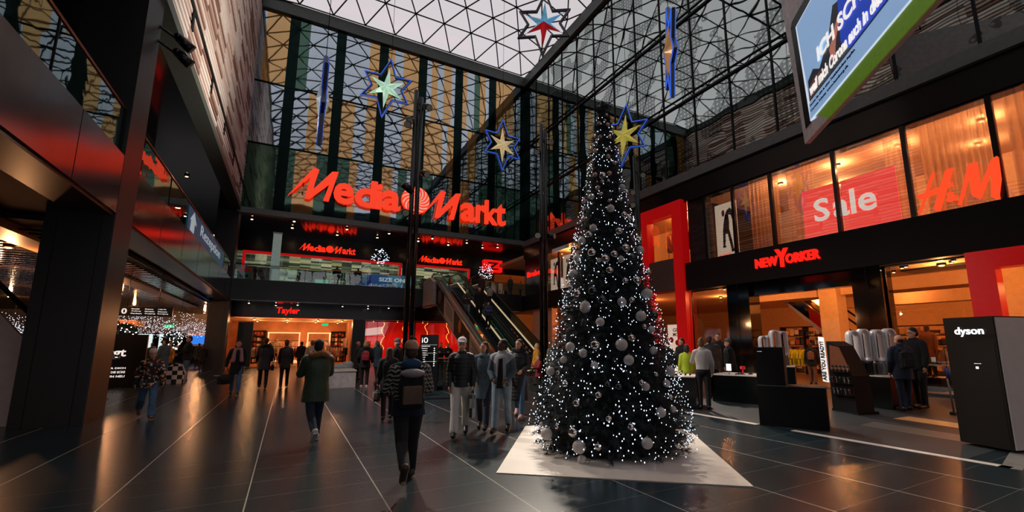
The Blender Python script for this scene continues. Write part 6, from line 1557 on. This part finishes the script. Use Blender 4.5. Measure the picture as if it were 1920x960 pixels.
        for s, (sh, el, wr, fd) in zip((1, -1), AR):
            c3(U, q, sh-Vector((s*.012, 0, .012)), .066+u*.5, el, .052+u*.45); c3(U, q, el, .052+u*.45, wr-fd*.01, .038+u*.35)
        if collar: c3(U, q, (-.03, .0, 1.5), .062+u*.3, (.03, .0, 1.5), .062+u*.3)
        if hood == 'down': q.ball(U((0, -.1, 1.5)), .13*S, .07*S, .07*S, 14, 8)
        finish(q, 'coat' if hem < .75 else 'jacket', top, t, vx, 2)
    if hood and hood != 'down': q = MB(); q.ball(U((0, -.09, 1.5)), .14*S, .08*S, .075*S, 14, 8); finish(q, 'hood', hood, t, vx, 2)
    if fur:
        q = MB(); r = random.Random(int(px))
        for k in range(22):
            a = 2*PI*k/22; q.ball(U((.14*cs_(a), -.05+.11*sn_(a), 1.51+.02*sn_(a*3))), .055*S, .055*S, .055*S, 7, 5)
        o = finish(q, 'fur_trim', fur, t, vx, 0)
    if scarf:
        q = MB()
        for k in range(14):
            a = 2*PI*k/14; q.ball(U((.085*cs_(a), .01+.085*sn_(a), 1.485)), .045*S, .045*S, .05*S, 9, 6)
        if scarf[1]:
            for s in (-1, 1):
                c3(U, q, (s*.09, .1, 1.44), .05, (s*.12, .15, 1.1), .065)
        finish(q, 'scarf', scarf[0], t, vx, 1)
    if hat == 'beanie' or hat == 'pompom':
        q = MB(); q.ball(Hh((0, -.022, 1.735)), .093*S, .105*S, .092*S, 16, 11, R=RM); q.ball(Hh((0, -.022, 1.712)), .096*S, .11*S, .032*S, 16, 8, R=RM)
        b_ = finish(q, 'beanie', hatm, t, vx, 1)
        if hat == 'pompom': q = MB(); q.ball(Hh((0, -.02, 1.835)), .042*S, .042*S, .04*S, 12, 8); q.build('pompom', hatm if not extra else extra, b_, local=True)
    if hat == 'cap':
        q = MB(); q.ball(Hh((0, -.018, 1.735)), .091*S, .106*S, .085*S, 16, 10, R=RM); q.ball(Hh((0, .09, 1.722)), .066*S, .075*S, .013*S, 14, 6, R=RM); finish(q, 'cap', hatm, t, .009 if near else .013, 0)
    if trim == 'zip': MB().bar(U((0, .145+puff*.6, 1.42)), U((0, .145+puff*.6, .9)), .006*S, 6).build('zip', m_steel, t, local=True)
    t['_s'] = S; t['_a'] = ang
    def world(p): c, s_ = math.cos(-ang), math.sin(-ang); p = U(p); return Vector((P.x+p.x*c-p.y*s_, P.y+p.x*s_+p.y*c, Z+p.z))
    return t, world, hands, ang, S
def clear(t):
    del t['_s']; del t['_a']
def worldpt(t, p, ang): c, s_ = math.cos(-ang), math.sin(-ang); return Vector((t.location.x+p.x*c-p.y*s_, t.location.y+p.x*s_+p.y*c, t.location.z+p.z))
def backpack(world, ang, S, m, label, pocket=None, w=.15, h=.24, flap=None):
    c = world((0, -.2, 1.2)); t = thing('backpack', label, 'backpack', c, None, -ang)
    q = MB(); q.ball((0, -.0, 0), w*S, .09*S, h*S, 14, 10); q.obox((0, 0, -.02*S), ((1, 0, 0), (0, 1, 0), (0, 0, 1)), (w*.85*S, .07*S, h*.85*S)); b = finish(q, 'pack_body', m, t, .014, 2)
    q = MB(); q.obox((0, -.085*S, -.08*S), ((1, 0, 0), (0, 1, 0), (0, 0, 1)), (w*.72*S, .03*S, h*.45*S)); finish(q, 'front_pocket', pocket or m, t, .012, 2)
    for s in (-1, 1):
        MB().tube([Vector((s*w*.6*S, .04*S, h*.9*S)), Vector((s*w*.8*S, .12*S, h*1.05*S)), Vector((s*w*.9*S, .24*S, h*.7*S))], .014*S, 6).build('strap', m_blackm, t, local=True)
    if flap: q = MB(); q.ball((0, -.03*S, h*.72*S), w*.95*S, .1*S, .06*S, 12, 8); finish(q, 'flap', flap, t, .014, 1)
    return t
def held_bag(p, ang, m, label, w=.16, h=.2, d=.06, strap=.14, name='handbag', soft=True, mark=None):
    t = thing(name, label, 'bag', (p.x, p.y, p.z-h*2-strap), None, -ang)
    q = MB(); 
    if soft: q.ball((0, 0, h), d*1.3, w, h, 14, 10); q.obox((0, 0, h*.9), ((1, 0, 0), (0, 1, 0), (0, 0, 1)), (d, w*.85, h*.75)); finish(q, 'bag_body', m, t, .014, 2)
    else: q.box(-d, d, -w, w, 0, h*2); q.build('bag_body', m, t, local=True)
    for s in (-1, 1): MB().tube([Vector((s*d*.6, -w*.55, h*1.8)), Vector((0, -.03, h*2+strap)), Vector((0, .03, h*2+strap)), Vector((s*d*.6, w*.55, h*1.8))], .007, 6).build('handle', m_blackm, t, local=True)
    if mark: text_mb(mark, (d*1.32 if soft else d+.002, -w*.6, h*.8), (0, 1, 0), (0, 0, 1), w*1.2, .06, .006, .02).build('lettering', m_letter_w, t, local=True)
    return t
m_navy = puffer('navy_puffer', (26, 30, 42)); m_bpuf = puffer('black_puffer', (22, 23, 26)); m_blk2 = mat('black_wool', (24, 24, 28), rough=.95, var=.2, bump=.4, bs=30)
m_green = mat('green_parka', (48, 62, 42), rough=.55, var=.25, vs=5, bump=.6, bs=9); m_fur = mat('brown_fur', (150, 96, 56), rough=.95, var=.5, vs=30, bump=1., bs=60)
m_furd = mat('dark_fur', (60, 44, 34), rough=.95, var=.5, vs=30, bump=1., bs=60)
m_greyc = mat('grey_teal_coat', (84, 100, 108), rough=.9, var=.15, bump=.4, bs=30); m_hoodl = mat('light_grey_jacket', (150, 152, 156), rough=.85, var=.12, bump=.3, bs=20)
m_redc = mat('dark_red_coat', (120, 24, 34), rough=.75, var=.2); m_olive = mat('olive_grey_jacket', (96, 92, 82), rough=.8, var=.2); m_yelc = mat('mustard_knit', (196, 132, 40), rough=.9, var=.2, bump=.5, bs=60)
m_bluec = mat('blue_jacket', (32, 54, 110), rough=.7, var=.2); m_shirt = mat('white_shirt', (196, 190, 188), rough=.8, var=.06, bump=.4, bs=9)
m_hiv = mat('yellow_green_vest', (190, 210, 50), rough=.8, var=.1); m_wtrs = mat('pale_trousers', (206, 200, 192), rough=.8, var=.08, bump=.6, bs=7)
m_tealc = mat('dark_teal_coat', (44, 58, 58), rough=.85, var=.2); m_plaidc = plaid('beige_brown_plaid', (196, 160, 130), (120, 84, 62), (226, 206, 186), 40.)
m_plaid = plaid('red_grey_plaid', (168, 110, 110), (86, 58, 66), (196, 170, 170), 30.)
m_childp = bands('child_jacket_pattern', [(24, 24, 28), (30, 30, 34), (24, 24, 28), (200, 110, 40), (26, 26, 32), (220, 200, 170), (90, 40, 34), (26, 28, 34)], axis=2, period=.032, seed_scale=(26., 26., 1.), rough=.8)
def fairisle():
    m, nt, out = node_base('nordic_knit'); N = nt.nodes.new; L = nt.links.new
    b = N('ShaderNodeBsdfPrincipled'); b.inputs['Roughness'].default_value = .95; tc = N('ShaderNodeTexCoord'); sp = N('ShaderNodeSeparateXYZ'); L(tc.outputs['Object'], sp.inputs[0])
    def M(op, *a):
        n = N('ShaderNodeMath'); n.operation = op
        for i, v in enumerate(a):
            if isinstance(v, (int, float)): n.inputs[i].default_value = v
            else: L(v, n.inputs[i])
        return n.outputs[0]
    x = M('ADD', sp.outputs[0], sp.outputs[1]); zig = M('PINGPONG', M('MULTIPLY', x, 1.), .03)
    zz = M('ADD', sp.outputs[2], zig); ln = M('LESS_THAN', M('FRACT', M('DIVIDE', zz, .052)), .42)
    inz = M('MULTIPLY', M('GREATER_THAN', sp.outputs[2], 1.0), M('LESS_THAN', sp.outputs[2], 1.42)); fac = M('MULTIPLY', ln, inz)
    mx = N('ShaderNodeMix'); mx.data_type = 'RGBA'; mx.inputs[6].default_value = lin((22, 30, 50))+(1,); mx.inputs[7].default_value = lin((170, 160, 138))+(1,); L(fac, mx.inputs[0]); L(mx.outputs[2], b.inputs['Base Color']); L(b.outputs[0], out.inputs[0]); return m
m_nord = fairisle()
m_whitecap = mat('white_cap', (224, 220, 216), rough=.7, var=.03); m_cream_b = mat('cream_beanie', (222, 210, 196), rough=.95, var=.1, bump=.5, bs=80)
m_tanb = mat('tan_beanie', (190, 148, 120), rough=.95, var=.15, bump=.6, bs=70); m_brownp = mat('brown_pompom', (70, 44, 34), rough=1., var=.4, bump=1, bs=60)
m_greyb = mat('grey_beanie', (80, 84, 92), rough=.95, bump=.5, bs=80)
WALK = dict(L=(24, 4), R=(-16, 22)); WALK2 = dict(L=(-18, 30), R=(22, 4)); STAND = dict(L=(2, 3), R=(-2, 2))

# --- the walkers in front
t, w, h, a, S = person(760, 905, 642, 172, 'person in tan pompom beanie and nordic pattern jacket walking away, nearest the viewer', m_nord, m_blk, mat('brown_boot', (58, 44, 36), rough=.6), 'brown', 'short', True, L=(-26, 34), R=(20, 10), aL=(18, 14, 62, .3), aR=(18, 14, 62, .3), hem=.84, puff=.05, hat='pompom', hatm=m_tanb, extra=m_brownp, hood=mat('blue_hood', (34, 66, 100), rough=.9, var=.15), legr=1.12, wide=1.12)
backpack(w, a, S, m_blk2, 'dark backpack with brown leather pocket and light flap on the person in the tan beanie', mat('brown_leather', (92, 66, 42), rough=.5, var=.3), .17, .26, mat('grey_pink_flap', (150, 138, 140), rough=.8)); clear(t)
t, w, h, a, S = person(585, 829, 638, 165, 'man in dark green parka with brown fur hood trim walking away', m_green, m_jeand, m_shoew, 'black', 'short', True, L=(-16, 34), R=(12, 4), aL=(25, 10, 70, .45), aR=(25, 10, 70, .45), hem=.68, puff=.06, fur=m_fur, hd=(20, -5), legr=1.02, wide=1.1); clear(t)
t, w, h, a, S = person(862, 818, 637, 3, 'man in white cap, black puffer jacket and pale trousers walking towards the viewer', m_bpuf, m_wtrs, m_shoe, 'brown', 'short', True, L=(-14, 20), R=(18, 3), aL=(2, 9, 18), aR=(-6, 9, 22), hem=.88, puff=.045, hat='cap', hatm=m_whitecap, legr=1.15, flare=.015, trim=None)
hp = worldpt(t, h[1], a); clear(t)
held_bag(hp+Vector((0, 0, -.02)), a, bands('striped_bag', [(205, 205, 196), (30, 32, 34), (180, 190, 180), (60, 64, 62), (214, 212, 204)], 1, .05, seed_scale=(1, 1, 6.)), 'striped black and white shopping bag in the hand of the man in the white cap', .15, .2, .05, .08, 'shopping_bag', soft=False)
t, w, h, a, S = person(905, 806, 645, 8, 'woman in grey double-breasted coat with wide collar between the two men', m_greyc, m_jeand, m_shoe, 'brown', 'bob', True, L=(16, 4), R=(-10, 14), aL=(4, 9, 14), aR=(6, 9, 30, .5), hem=.6, puff=.035, hd=(35, 0), scarf=(m_greyc, False)); clear(t)
MB_ = MB()
for sx in (-.05, .05):
    for z in (1.08, 1.2): MB_.ball(Vector((sx, .165, z))*S, .014*S, .008*S, .014*S, 8, 5)
MB_.build('buttons', m_blk, t, local=True)
def two_tone():
    m, nt, out = node_base('two_tone_jacket'); N = nt.nodes.new; L = nt.links.new
    b = N('ShaderNodeBsdfPrincipled'); b.inputs['Roughness'].default_value = .85; tc = N('ShaderNodeTexCoord'); sp = N('ShaderNodeSeparateXYZ'); L(tc.outputs['Object'], sp.inputs[0])
    ab = N('ShaderNodeMath'); ab.operation = 'ABSOLUTE'; L(sp.outputs[0], ab.inputs[0]); g = N('ShaderNodeMath'); g.operation = 'MULTIPLY'; g.inputs[1].default_value = .9; L(ab.outputs[0], g.inputs[0])
    ad = N('ShaderNodeMath'); ad.operation = 'SUBTRACT'; L(sp.outputs[2], ad.inputs[0]); L(g.outputs[0], ad.inputs[1]); gt = N('ShaderNodeMath'); gt.operation = 'GREATER_THAN'; gt.inputs[1].default_value = 1.2; L(ad.outputs[0], gt.inputs[0])
    cl = N('ShaderNodeMath'); cl.operation = 'LESS_THAN'; cl.inputs[1].default_value = .1; L(ab.outputs[0], cl.inputs[0]); mx_ = N('ShaderNodeMath'); mx_.operation = 'MAXIMUM'; L(gt.outputs[0], mx_.inputs[0]); L(cl.outputs[0], mx_.inputs[1])
    mx = N('ShaderNodeMix'); mx.data_type = 'RGBA'; mx.inputs[6].default_value = lin((70, 82, 90))+(1,); mx.inputs[7].default_value = lin((168, 168, 172))+(1,); L(mx_.outputs[0], mx.inputs[0]); L(mx.outputs[2], b.inputs['Base Color']); L(b.outputs[0], out.inputs[0]); return m
t, w, h, a, S = person(940, 812, 640, 12, 'man in light grey and dark hooded jacket and light jeans walking and looking left', two_tone(), m_jeanl, m_shoe, 'black', 'short', True, skin=SKIND, L=(-12, 12), R=(16, 3), aL=(0, 12, 50, .5), aR=(0, 12, 50, .5), hem=.86, puff=.04, hood='down', hd=(55, 0), sole=m_sole, legr=1.12, beard=False); clear(t)
q = MB(); D_ = .135
q.add([Vector(p)*S for p in [(-.05, .08, 1.46), (.05, .08, 1.46), (.09, .1, .86), (-.06, .1, .86), (-.035, .165, 1.44), (.035, .165, 1.44), (.075, .19, .87), (-.05, .19, .87)]], [(0, 1, 2, 3), (7, 6, 5, 4), (0, 4, 5, 1), (1, 5, 6, 2), (2, 6, 7, 3), (3, 7, 4, 0)])
finish(q, 'inner_top', m_blk, t, .011, 1)
t, w, h, a, S = person(972, 783, 637, 10, 'woman in long black quilted coat with fur collar and pink boots', puffer('long_black_quilt', (22, 22, 26), 12.), m_jean, mat('pink_boot', (206, 160, 150), rough=.5), 'black', 'long', True, L=(14, 3), R=(-14, 26), aL=(5, 9, 60, .5), aR=(0, 9, 25), hem=.38, puff=.035, fur=mat('black_fur', (20, 18, 20), rough=1., bump=1., bs=60), hd=(25, 0), sole=m_sole); clear(t)
t, w, h, a, S = person(271, 785, 655, -6, 'child in cream bobble hat and dark patterned jacket striding towards the viewer', m_childp, m_jean, mat('brown_shoe', (100, 66, 50), rough=.6), 'brown', 'bob', True, L=(20, 6), R=(-20, 34), aL=(10, 16, 20), aR=(-14, 16, 14), hem=.8, puff=.045, hat='pompom', hatm=m_cream_b, hood='down', legr=1.15, extra=mat('tan_pompom', (170, 120, 84), rough=1., bump=1, bs=60), flare=.02, sole=m_sole); clear(t)
t, w, h, a, S = person(345, 717, 632, 75, 'man in black jacket and jeans standing sideways at the corridor, facing left', m_blk2, m_jean, m_shoe, 'black', 'short', False, **STAND, aL=(30, 6, 100, .3), aR=(10, 6, 60, .4), hem=.84, puff=.045, wide=1.08); clear(t)
t, w, h, a, S = person(300, 722, 636, 130, 'person in grey blue coat with brown beanie behind the child', m_greyc, m_blk, m_shoe, 'brown', 'short', False, **STAND, hem=.6, puff=.05, hat='beanie', hatm=m_furd); clear(t)
t, w, h, a, S = person(438, 741, 640, 0, 'woman with wide red and grey plaid scarf, dark coat and blue jeans', m_blk2, m_jean, m_shoe, 'black', 'long', True, L=(16, 3), R=(-12, 18), aL=(5, 10, 20), aR=(-2, 18, 14), hem=.66, puff=.035, scarf=(m_plaid, True), hd=(0, 8)); hp = worldpt(t, h[0], a); clear(t)
held_bag(hp, a+PI/2, m_blk, 'black round weekend bag with white print held by the woman with the plaid scarf', .24, .17, .12, .18, 'handbag', True, 'BAG')
t, w, h, a, S = person(491, 729, 636, 178, 'person in navy coat with fur trimmed hood standing with back turned, left of the pair', m_navy, m_blk, m_shoe, 'brown', 'short', False, L=(6, 2), R=(-6, 6), hem=.62, puff=.05, fur=m_furd, aL=(5, 10, 35), aR=(5, 10, 35)); hp = worldpt(t, h[1], a); clear(t)
held_bag(w((.27, .05, 1.0)), a, m_blk, 'small black handbag on the right arm of the person in navy coat', .14, .12, .05, .2)
t, w, h, a, S = person(531, 727, 640, 185, 'person in black quilted jacket with slim trousers, right of the pair seen from behind', m_bpuf, m_blk, m_shoe, 'brown', 'bun', False, L=(-4, 2), R=(10, 2), hem=.72, puff=.03, hat='beanie', hatm=mat('brown_beanie', (110, 74, 50), rough=.9)); clear(t)
t, w, h, a, S = person(580, 716, 640, 160, 'person in beige plaid coat, mostly hidden behind the man in the green parka', m_plaidc, m_blk, m_shoe, 'dblond', 'short', False, **STAND, hem=.6, puff=.05); clear(t)
t, w, h, a, S = person(561, 702, 642, 170, 'person in black leaning on a stick in front of the clothing shop', m_blk2, m_blk, m_shoe, 'black', 'short', False, L=(-10, 8), R=(14, 2), hem=.7, puff=.03); clear(t)
t, w, h, a, S = person(668, 712, 641, -80, 'man with grey hair in long green grey coat facing right beside the plinth', m_tealc, m_blk, m_shoe, 'grey', 'bald', False, **STAND, hem=.5, puff=.04, aR=(20, 6, 80, .4), aL=(20, 6, 80, .4)); clear(t)
t, w, h, a, S = person(682, 728, 640, 180, 'person in black coat with a dark red backpack seen from behind', m_blk2, m_blk, m_shoew, 'blond', 'bob', False, **STAND, hem=.74, puff=.05, hood='down', aL=(5, 14, 30), aR=(5, 14, 30))
backpack(w, a, S, mat('red_backpack', (140, 26, 40), rough=.7), 'dark red backpack on the person in black', None, .15, .2); clear(t)
t, w, h, a, S = person(706, 722, 641, 150, 'person in blue green coat leaning forward right of the red backpack', mat('blue_green_coat', (36, 60, 74), rough=.85, var=.2), m_blk, m_shoe, 'dblond', 'short', False, L=(-12, 4), R=(10, 2), hem=.68, puff=.04, lean=10, aR=(30, 8, 70), aL=(20, 8, 60)); clear(t)
t, w, h, a, S = person(724, 790, 655, 175, 'woman with long brown hair in dark coat, left behind the tan beanie', m_blk2, m_blk, m_shoe, 'brown', 'long', False, L=(-8, 6), R=(8, 2), hem=.66, puff=.05, lean=6); 
held_bag(w((-.26, .0, 1.02)), a, bands('dark_striped_bag', [(26, 24, 26), (130, 110, 90), (30, 30, 34)], 2, .07), 'dark patterned shoulder bag of the woman with long brown hair', .18, .13, .07, .25); clear(t)
t, w, h, a, S = person(741, 745, 638, 120, 'person in dark coat with grey cap looking left behind the beanie', m_blk2, m_blk, m_shoe, 'grey', 'short', False, **STAND, hem=.7, puff=.05, hat='beanie', hatm=m_greyb, hd=(0, 12)); clear(t)
t, w, h, a, S = person(771, 750, 634, 200, 'dark haired man in black jacket in front of the lamp pole', m_blk2, m_blk, m_shoe, 'black', 'short', False, **STAND, hem=.8, puff=.06, hd=(-30, 0)); clear(t)
t, w, h, a, S = person(1010, 735, 668, 60, 'child in dark red coat facing left at the foot of the escalator', m_redc, m_blk, m_shoe, 'brown', 'bob', False, **STAND, hem=.7, puff=.06, aL=(25, 6, 70, .4), aR=(25, 6, 70, .4), Ht=None); clear(t)
t, w, h, a, S = person(1006, 722, 645, 70, 'blond child with mustard scarf behind the dark red coat', m_yelc, m_blk, m_shoe, 'blond', 'bob', False, **STAND, hem=.8, puff=.05, scarf=(m_yelc, False)); clear(t)
t, w, h, a, S = person(1041, 740, 640, 170, 'person in olive grey jacket with shoulder strap, left behind the Christmas tree', m_olive, m_blk, m_shoe, 'grey', 'short', False, **STAND, hem=.82, puff=.06, wide=1.1); clear(t)
# --- riders on the left escalator
def rider(px, feet_y, hy, X, turn, label, *a_, **k):
    c_ = [(abs(Q.z-ez(Q.y+.2)), Q) for Q in (at(px, feet_y, 'X', 9.8+.02*i) for i in range(160))]; P = min(c_, key=lambda v: v[0])[1]; X = P.x; z = ez(P.y+.2); P2 = Vector((X, P.y, 0))
    d_ = FW[0]*X+FW[1]*P.y; top = EYE+d_*(((PY-hy)/FPX)*math.cos(PITCH)+math.sin(PITCH))/(math.cos(PITCH)-((PY-hy)/FPX)*math.sin(PITCH))
    r_ = person(px, 0, 0, turn, label, *a_, P=P2, Ht=max(1.0, top-z), Z=z, **k); clear(r_[0]); return r_
rider(875, 599, 543, 10.0, 0, 'man in dark green puffer and light jeans riding down the escalator, leftmost', puffer('darkgreen_puffer', (26, 36, 34)), m_jeanl, m_shoew, 'brown', 'short', False, **STAND, hem=.86, puff=.05, aL=(20, 8, 70, .4), aR=(20, 8, 70, .4))
rider(898, 603, 540, 10.5, 0, 'man in long black coat riding down the escalator, second from the left', m_blk2, m_blk, m_shoe, 'brown', 'bald', False, **STAND, hem=.66, puff=.04)
rider(915, 618, 567, 10.45, 0, 'boy in blue jacket standing lowest on the escalator', m_bluec, m_blk, m_shoew, 'black', 'short', False, **STAND, hem=.86, puff=.04, aL=(20, 8, 70, .5), aR=(20, 8, 70, .5))
rider(903, 560, 516, 10.35, 160, 'woman with long blond hair in dark red coat near the top of the escalator', mat('wine_coat', (70, 28, 38), rough=.8), m_blk, m_shoe, 'blond', 'long', False, **STAND, hem=.7, puff=.06)
rider(918, 572, 537, 10.5, 170, 'small child in pale grey hooded jacket near the top of the escalator', m_hoodl, m_blk, m_shoe, 'dblond', 'short', False, **STAND, hem=.8, puff=.06, hood='down')
# --- upper gallery
def gal(px, Y, Ht, turn, label, *a_, **k):
    P = at(px, 520, 'Y', Y); r_ = person(px, 0, 0, turn, label, *a_, P=Vector((P.x, Y, 0)), Ht=Ht, Z=Z2, **k); clear(r_[0]); return r_
gal(631, 36.6, 1.6, 175, 'person in black sitting high at the far gallery railing, left of two', m_bpuf, m_blk, m_shoe, 'black', 'short', **STAND, hem=.7, puff=.1, wide=1.2)
gal(671, 36.6, 1.55, 185, 'person in black at the far gallery railing, right of two', m_bpuf, m_blk, m_shoe, 'brown', 'short', **STAND, hem=.7, puff=.12, wide=1.3)
gal(957, 36.0, 1.75, 20, 'person in olive coat standing at the gallery railing right of the escalators', m_tealc, m_blk, m_shoe, 'brown', 'short', **STAND, hem=.6, puff=.05)
gal(976, 36.6, 1.5, 60, 'person in pale top and dark trousers right of the olive coat on the gallery', m_hoodl, m_blk, m_shoe, 'black', 'bob', **STAND, hem=.9, puff=.03)
gal(814, 37.0, 1.7, 180, 'person in black at the head of the escalator on the gallery', m_blk2, m_blk, m_shoe, 'black', 'short', **STAND, hem=.8, puff=.05)
# --- at the sales counters
def pt(px, X, hy, turn, label, *a_, **k):
    P = at(px, 700, 'X', X); P = Vector((P.x, P.y, 0)); r_ = person(px, 0, 0, turn, label, *a_, P=P, Ht=hz(P, hy), **k); clear(r_[0]); return r_
r_ = person(1322, 768, 637, 176, 'sales person in white shirt and black trousers seen from behind, right of the tree', m_shirt, m_blk, m_shoe, 'dblond', 'bun', True, **STAND, hem=.98, puff=.02, aL=(30, 14, 50, .2), aR=(0, 12, 22)); clear(r_[0])
pt(1253, 11.2, 643, 10, 'woman with brown hair and fur collar in black, right beside the tree', m_blk2, m_blk, m_shoe, 'brown', 'long', **STAND, hem=.7, puff=.05, fur=m_furd, hd=(20, 0))
pt(1281, 12.4, 636, 40, 'bearded man in black jacket behind the counter, left of the green vest', m_blk2, m_blk, m_shoe, 'black', 'short', **STAND, hem=.8, puff=.05, hd=(20, 5))
pt(1289, 10.6, 648, 165, 'person with ponytail in yellow green vest at the counter', m_hiv, m_blk, m_shoe, 'black', 'pony', **STAND, hem=.85, puff=.03)
pt(1336, 11.9, 632, 165, 'big man in black puffer jacket leaning at the counter, back turned', m_bpuf, m_blk, m_shoe, 'black', 'short', L=(0, 2), R=(0, 2), hem=.8, puff=.1, lean=8, wide=1.1, hd=(25, 8))
pt(1350, 13.4, 627, 5, 'man with glasses in dark jacket facing the viewer behind the counter', m_blk2, m_blk, m_shoe, 'brown', 'short', **STAND, hem=.8, puff=.04, glasses=True)
pt(1372, 12.9, 638, 70, 'person in black coat with grey beanie and strap, facing left at the counter', m_blk2, m_blk, m_shoe, 'brown', 'short', **STAND, hem=.7, puff=.06, hat='beanie', hatm=m_greyb, lean=6)
r_ = person(1702, 772, 630, 150, 'man in dark blue coat with black backpack before the shop window', mat('darkblue_coat', (24, 36, 56), rough=.8, var=.2), m_jeand, m_shoe, 'brown', 'bald', True, L=(0, 2), R=(6, 2), hem=.72, puff=.055, hd=(-30, 0)); backpack(r_[1], r_[3], r_[4], m_blk, 'black backpack on the man in the dark blue coat', None, .15, .22); clear(r_[0])
r_ = person(1730, 767, 617, 30, 'man with glasses in black sweater beside the backpack man, facing him', m_blk2, m_blk, m_shoe, 'black', 'short', True, L=(4, 2), R=(-4, 2), hem=.84, puff=.04, glasses=True, hd=(30, 5)); clear(r_[0])
P = at(1523, 690, 'X', 19.3); r_ = person(0, 0, 0, 185, 'customer in black with orange brown backpack in the shop entrance', m_blk2, mat('rust_trousers', (130, 80, 50), rough=.8), m_shoe, 'brown', 'short', P=Vector((P.x, P.y, 0)), Ht=1.7, L=(4, 3), R=(-4, 3), hem=.8, puff=.05, lean=10)
backpack(r_[1], r_[3], r_[4], mat('rust_backpack', (150, 84, 46), rough=.7), 'rust coloured backpack on the customer in the shop entrance', None, .14, .2); clear(r_[0])
def crowd(px, X, Y, Ht, turn, label, top, **k):
    P = at(px, 660, 'X' if X is not None else 'Y', X if X is not None else Y); r_ = person(px, 0, 0, turn, label, top, P=Vector((P.x, P.y, 0)), Ht=Ht, **k); clear(r_[0])
crowd(1572, 24.5, None, 1.7, 90, 'shopper in black deep in the shop between the purifiers and the pillar', m_blk2, hem=.8, puff=.05, hair='black')
crowd(1549, 25.5, None, 1.65, 200, 'shopper in brown deep in the shop above the slanted stand', m_olive, hem=.8, puff=.05)
crowd(381, None, 34.8, 1.6, 180, 'person with dark coat beside the far corner column', m_blk2, hem=.6, puff=.05, fur=m_furd)
crowd(372, None, 40, 1.7, 170, 'person in dark coat far back left of the corner column', m_tealc, hem=.6, puff=.05)
crowd(318, None, 33, 1.65, 0, 'person in mustard coat far back in the left corridor', m_yelc, hem=.6, puff=.05, hair='blond')
crowd(262, None, 29.5, 1.7, 60, 'tall dark person far back behind the black board', m_blk2, hem=.7, puff=.05, hair='black')
crowd(284, None, 31, 1.72, 150, 'person in dark green jacket far back left of the man in jeans', m_green, hem=.8, puff=.05)
crowd(356, None, 44, 1.75, 180, 'person in black deepest in the left corridor', m_blk2, hem=.7, puff=.05)
# people and mannequins in the far shops
crowd(505, None, 40.2, 1.75, 180, 'person in brown coat entering the orange clothing shop', mat('brown_coat', (96, 60, 40), rough=.8), hem=.6, puff=.05)
crowd(648, None, 40.0, 1.7, 90, 'person in black at the right edge of the orange clothing shop', m_blk2, hem=.8, puff=.04, hair='black')
crowd(826, None, 22.3, 1.72, 10, 'waiter in black vest with folded arms, left of two by the red window', m_blk, hem=.86, puff=.02, hair='black', legs=m_blk, aL=(25, 10, 95, .9), aR=(25, 10, 95, .9))
crowd(838+2, None, 22.9, 1.7, 0, 'person with folded arms and beige trousers, right of two by the red window', m_blk2, hem=.86, puff=.02, hair='black', legs=mat('beige_trousers', (170, 140, 110), rough=.8), aL=(25, 10, 95, .9), aR=(25, 10, 95, .9))
m_mann = mat('mannequin_beige', (210, 186, 160), rough=.4)
def mannequin(px, Y, Ht, label, top, legs=m_blk, Z=.25, **k):
    P = at(px, 620, 'Y', Y); r_ = person(px, 0, 0, 0, label, top, legs, m_shoe, 'black', None, P=Vector((P.x, Y, 0)), Ht=Ht, Z=Z, skin=m_mann, cat='mannequin', name='mannequin', L=(3, 2), R=(-3, 2), **k); clear(r_[0])
    t = thing('podium', 'low white podium of the '+' '.join(label.split()[:9]), 'podium', (P.x, Y, 0)); MB().box(P.x-.35, P.x+.35, Y-.3, Y+.3, 0, Z-.03, ch=.03).build('body', m_white, t); MB().box(P.x-.37, P.x+.37, Y-.32, Y+.32, Z-.03, Z).build('top', m_white, t)
mannequin(709, 39.6, 1.78, 'mannequin in white black plaid shirt in the red window', m_plaidc, puff=.04)
mannequin(809, 39.8, 1.8, 'mannequin in dark suit in the red window right of the pole', mat('brown_suit', (60, 40, 34), rough=.8), puff=.03, hem=.8)
mannequin(692-2, 39.9, 1.75, 'mannequin in grey coat at the left end of the red window', m_tealc, puff=.03, hem=.6)
mannequin(522, 43, 1.8, 'mannequin in cream coat in the orange clothing shop', mat('cream_coat', (214, 190, 150), rough=.8), puff=.04, hem=.5)
mannequin(543, 43.2, 1.78, 'mannequin in beige coat in the orange clothing shop, right of the cream one', mat('beige_coat', (196, 150, 104), rough=.8), puff=.04, hem=.55)
P = at(1740, 640, 'X', 20.6)
r_ = person(0, 0, 0, 20, 'mannequin in brown coat behind the shop window, left of the black tower', mat('camel_coat', (120, 74, 46), rough=.8), m_blk, m_shoe, 'black', None, P=Vector((20.6, P.y, 0)), Ht=1.85, Z=.5, skin=mat('mannequin_black', (24, 22, 22), rough=.3), cat='mannequin', name='mannequin', L=(3, 2), R=(-3, 2), hem=.6, puff=.05); clear(r_[0])
t = thing('podium', 'dark podium under the mannequin in brown coat in the shop window', 'podium', (20.6, P.y, 0)); MB().box(20.1, 21.1, P.y-.4, P.y+.4, .03, .46).build('body', m_blackm, t); MB().box(20.08, 21.12, P.y-.42, P.y+.42, .46, .5).build('top', m_dark, t)
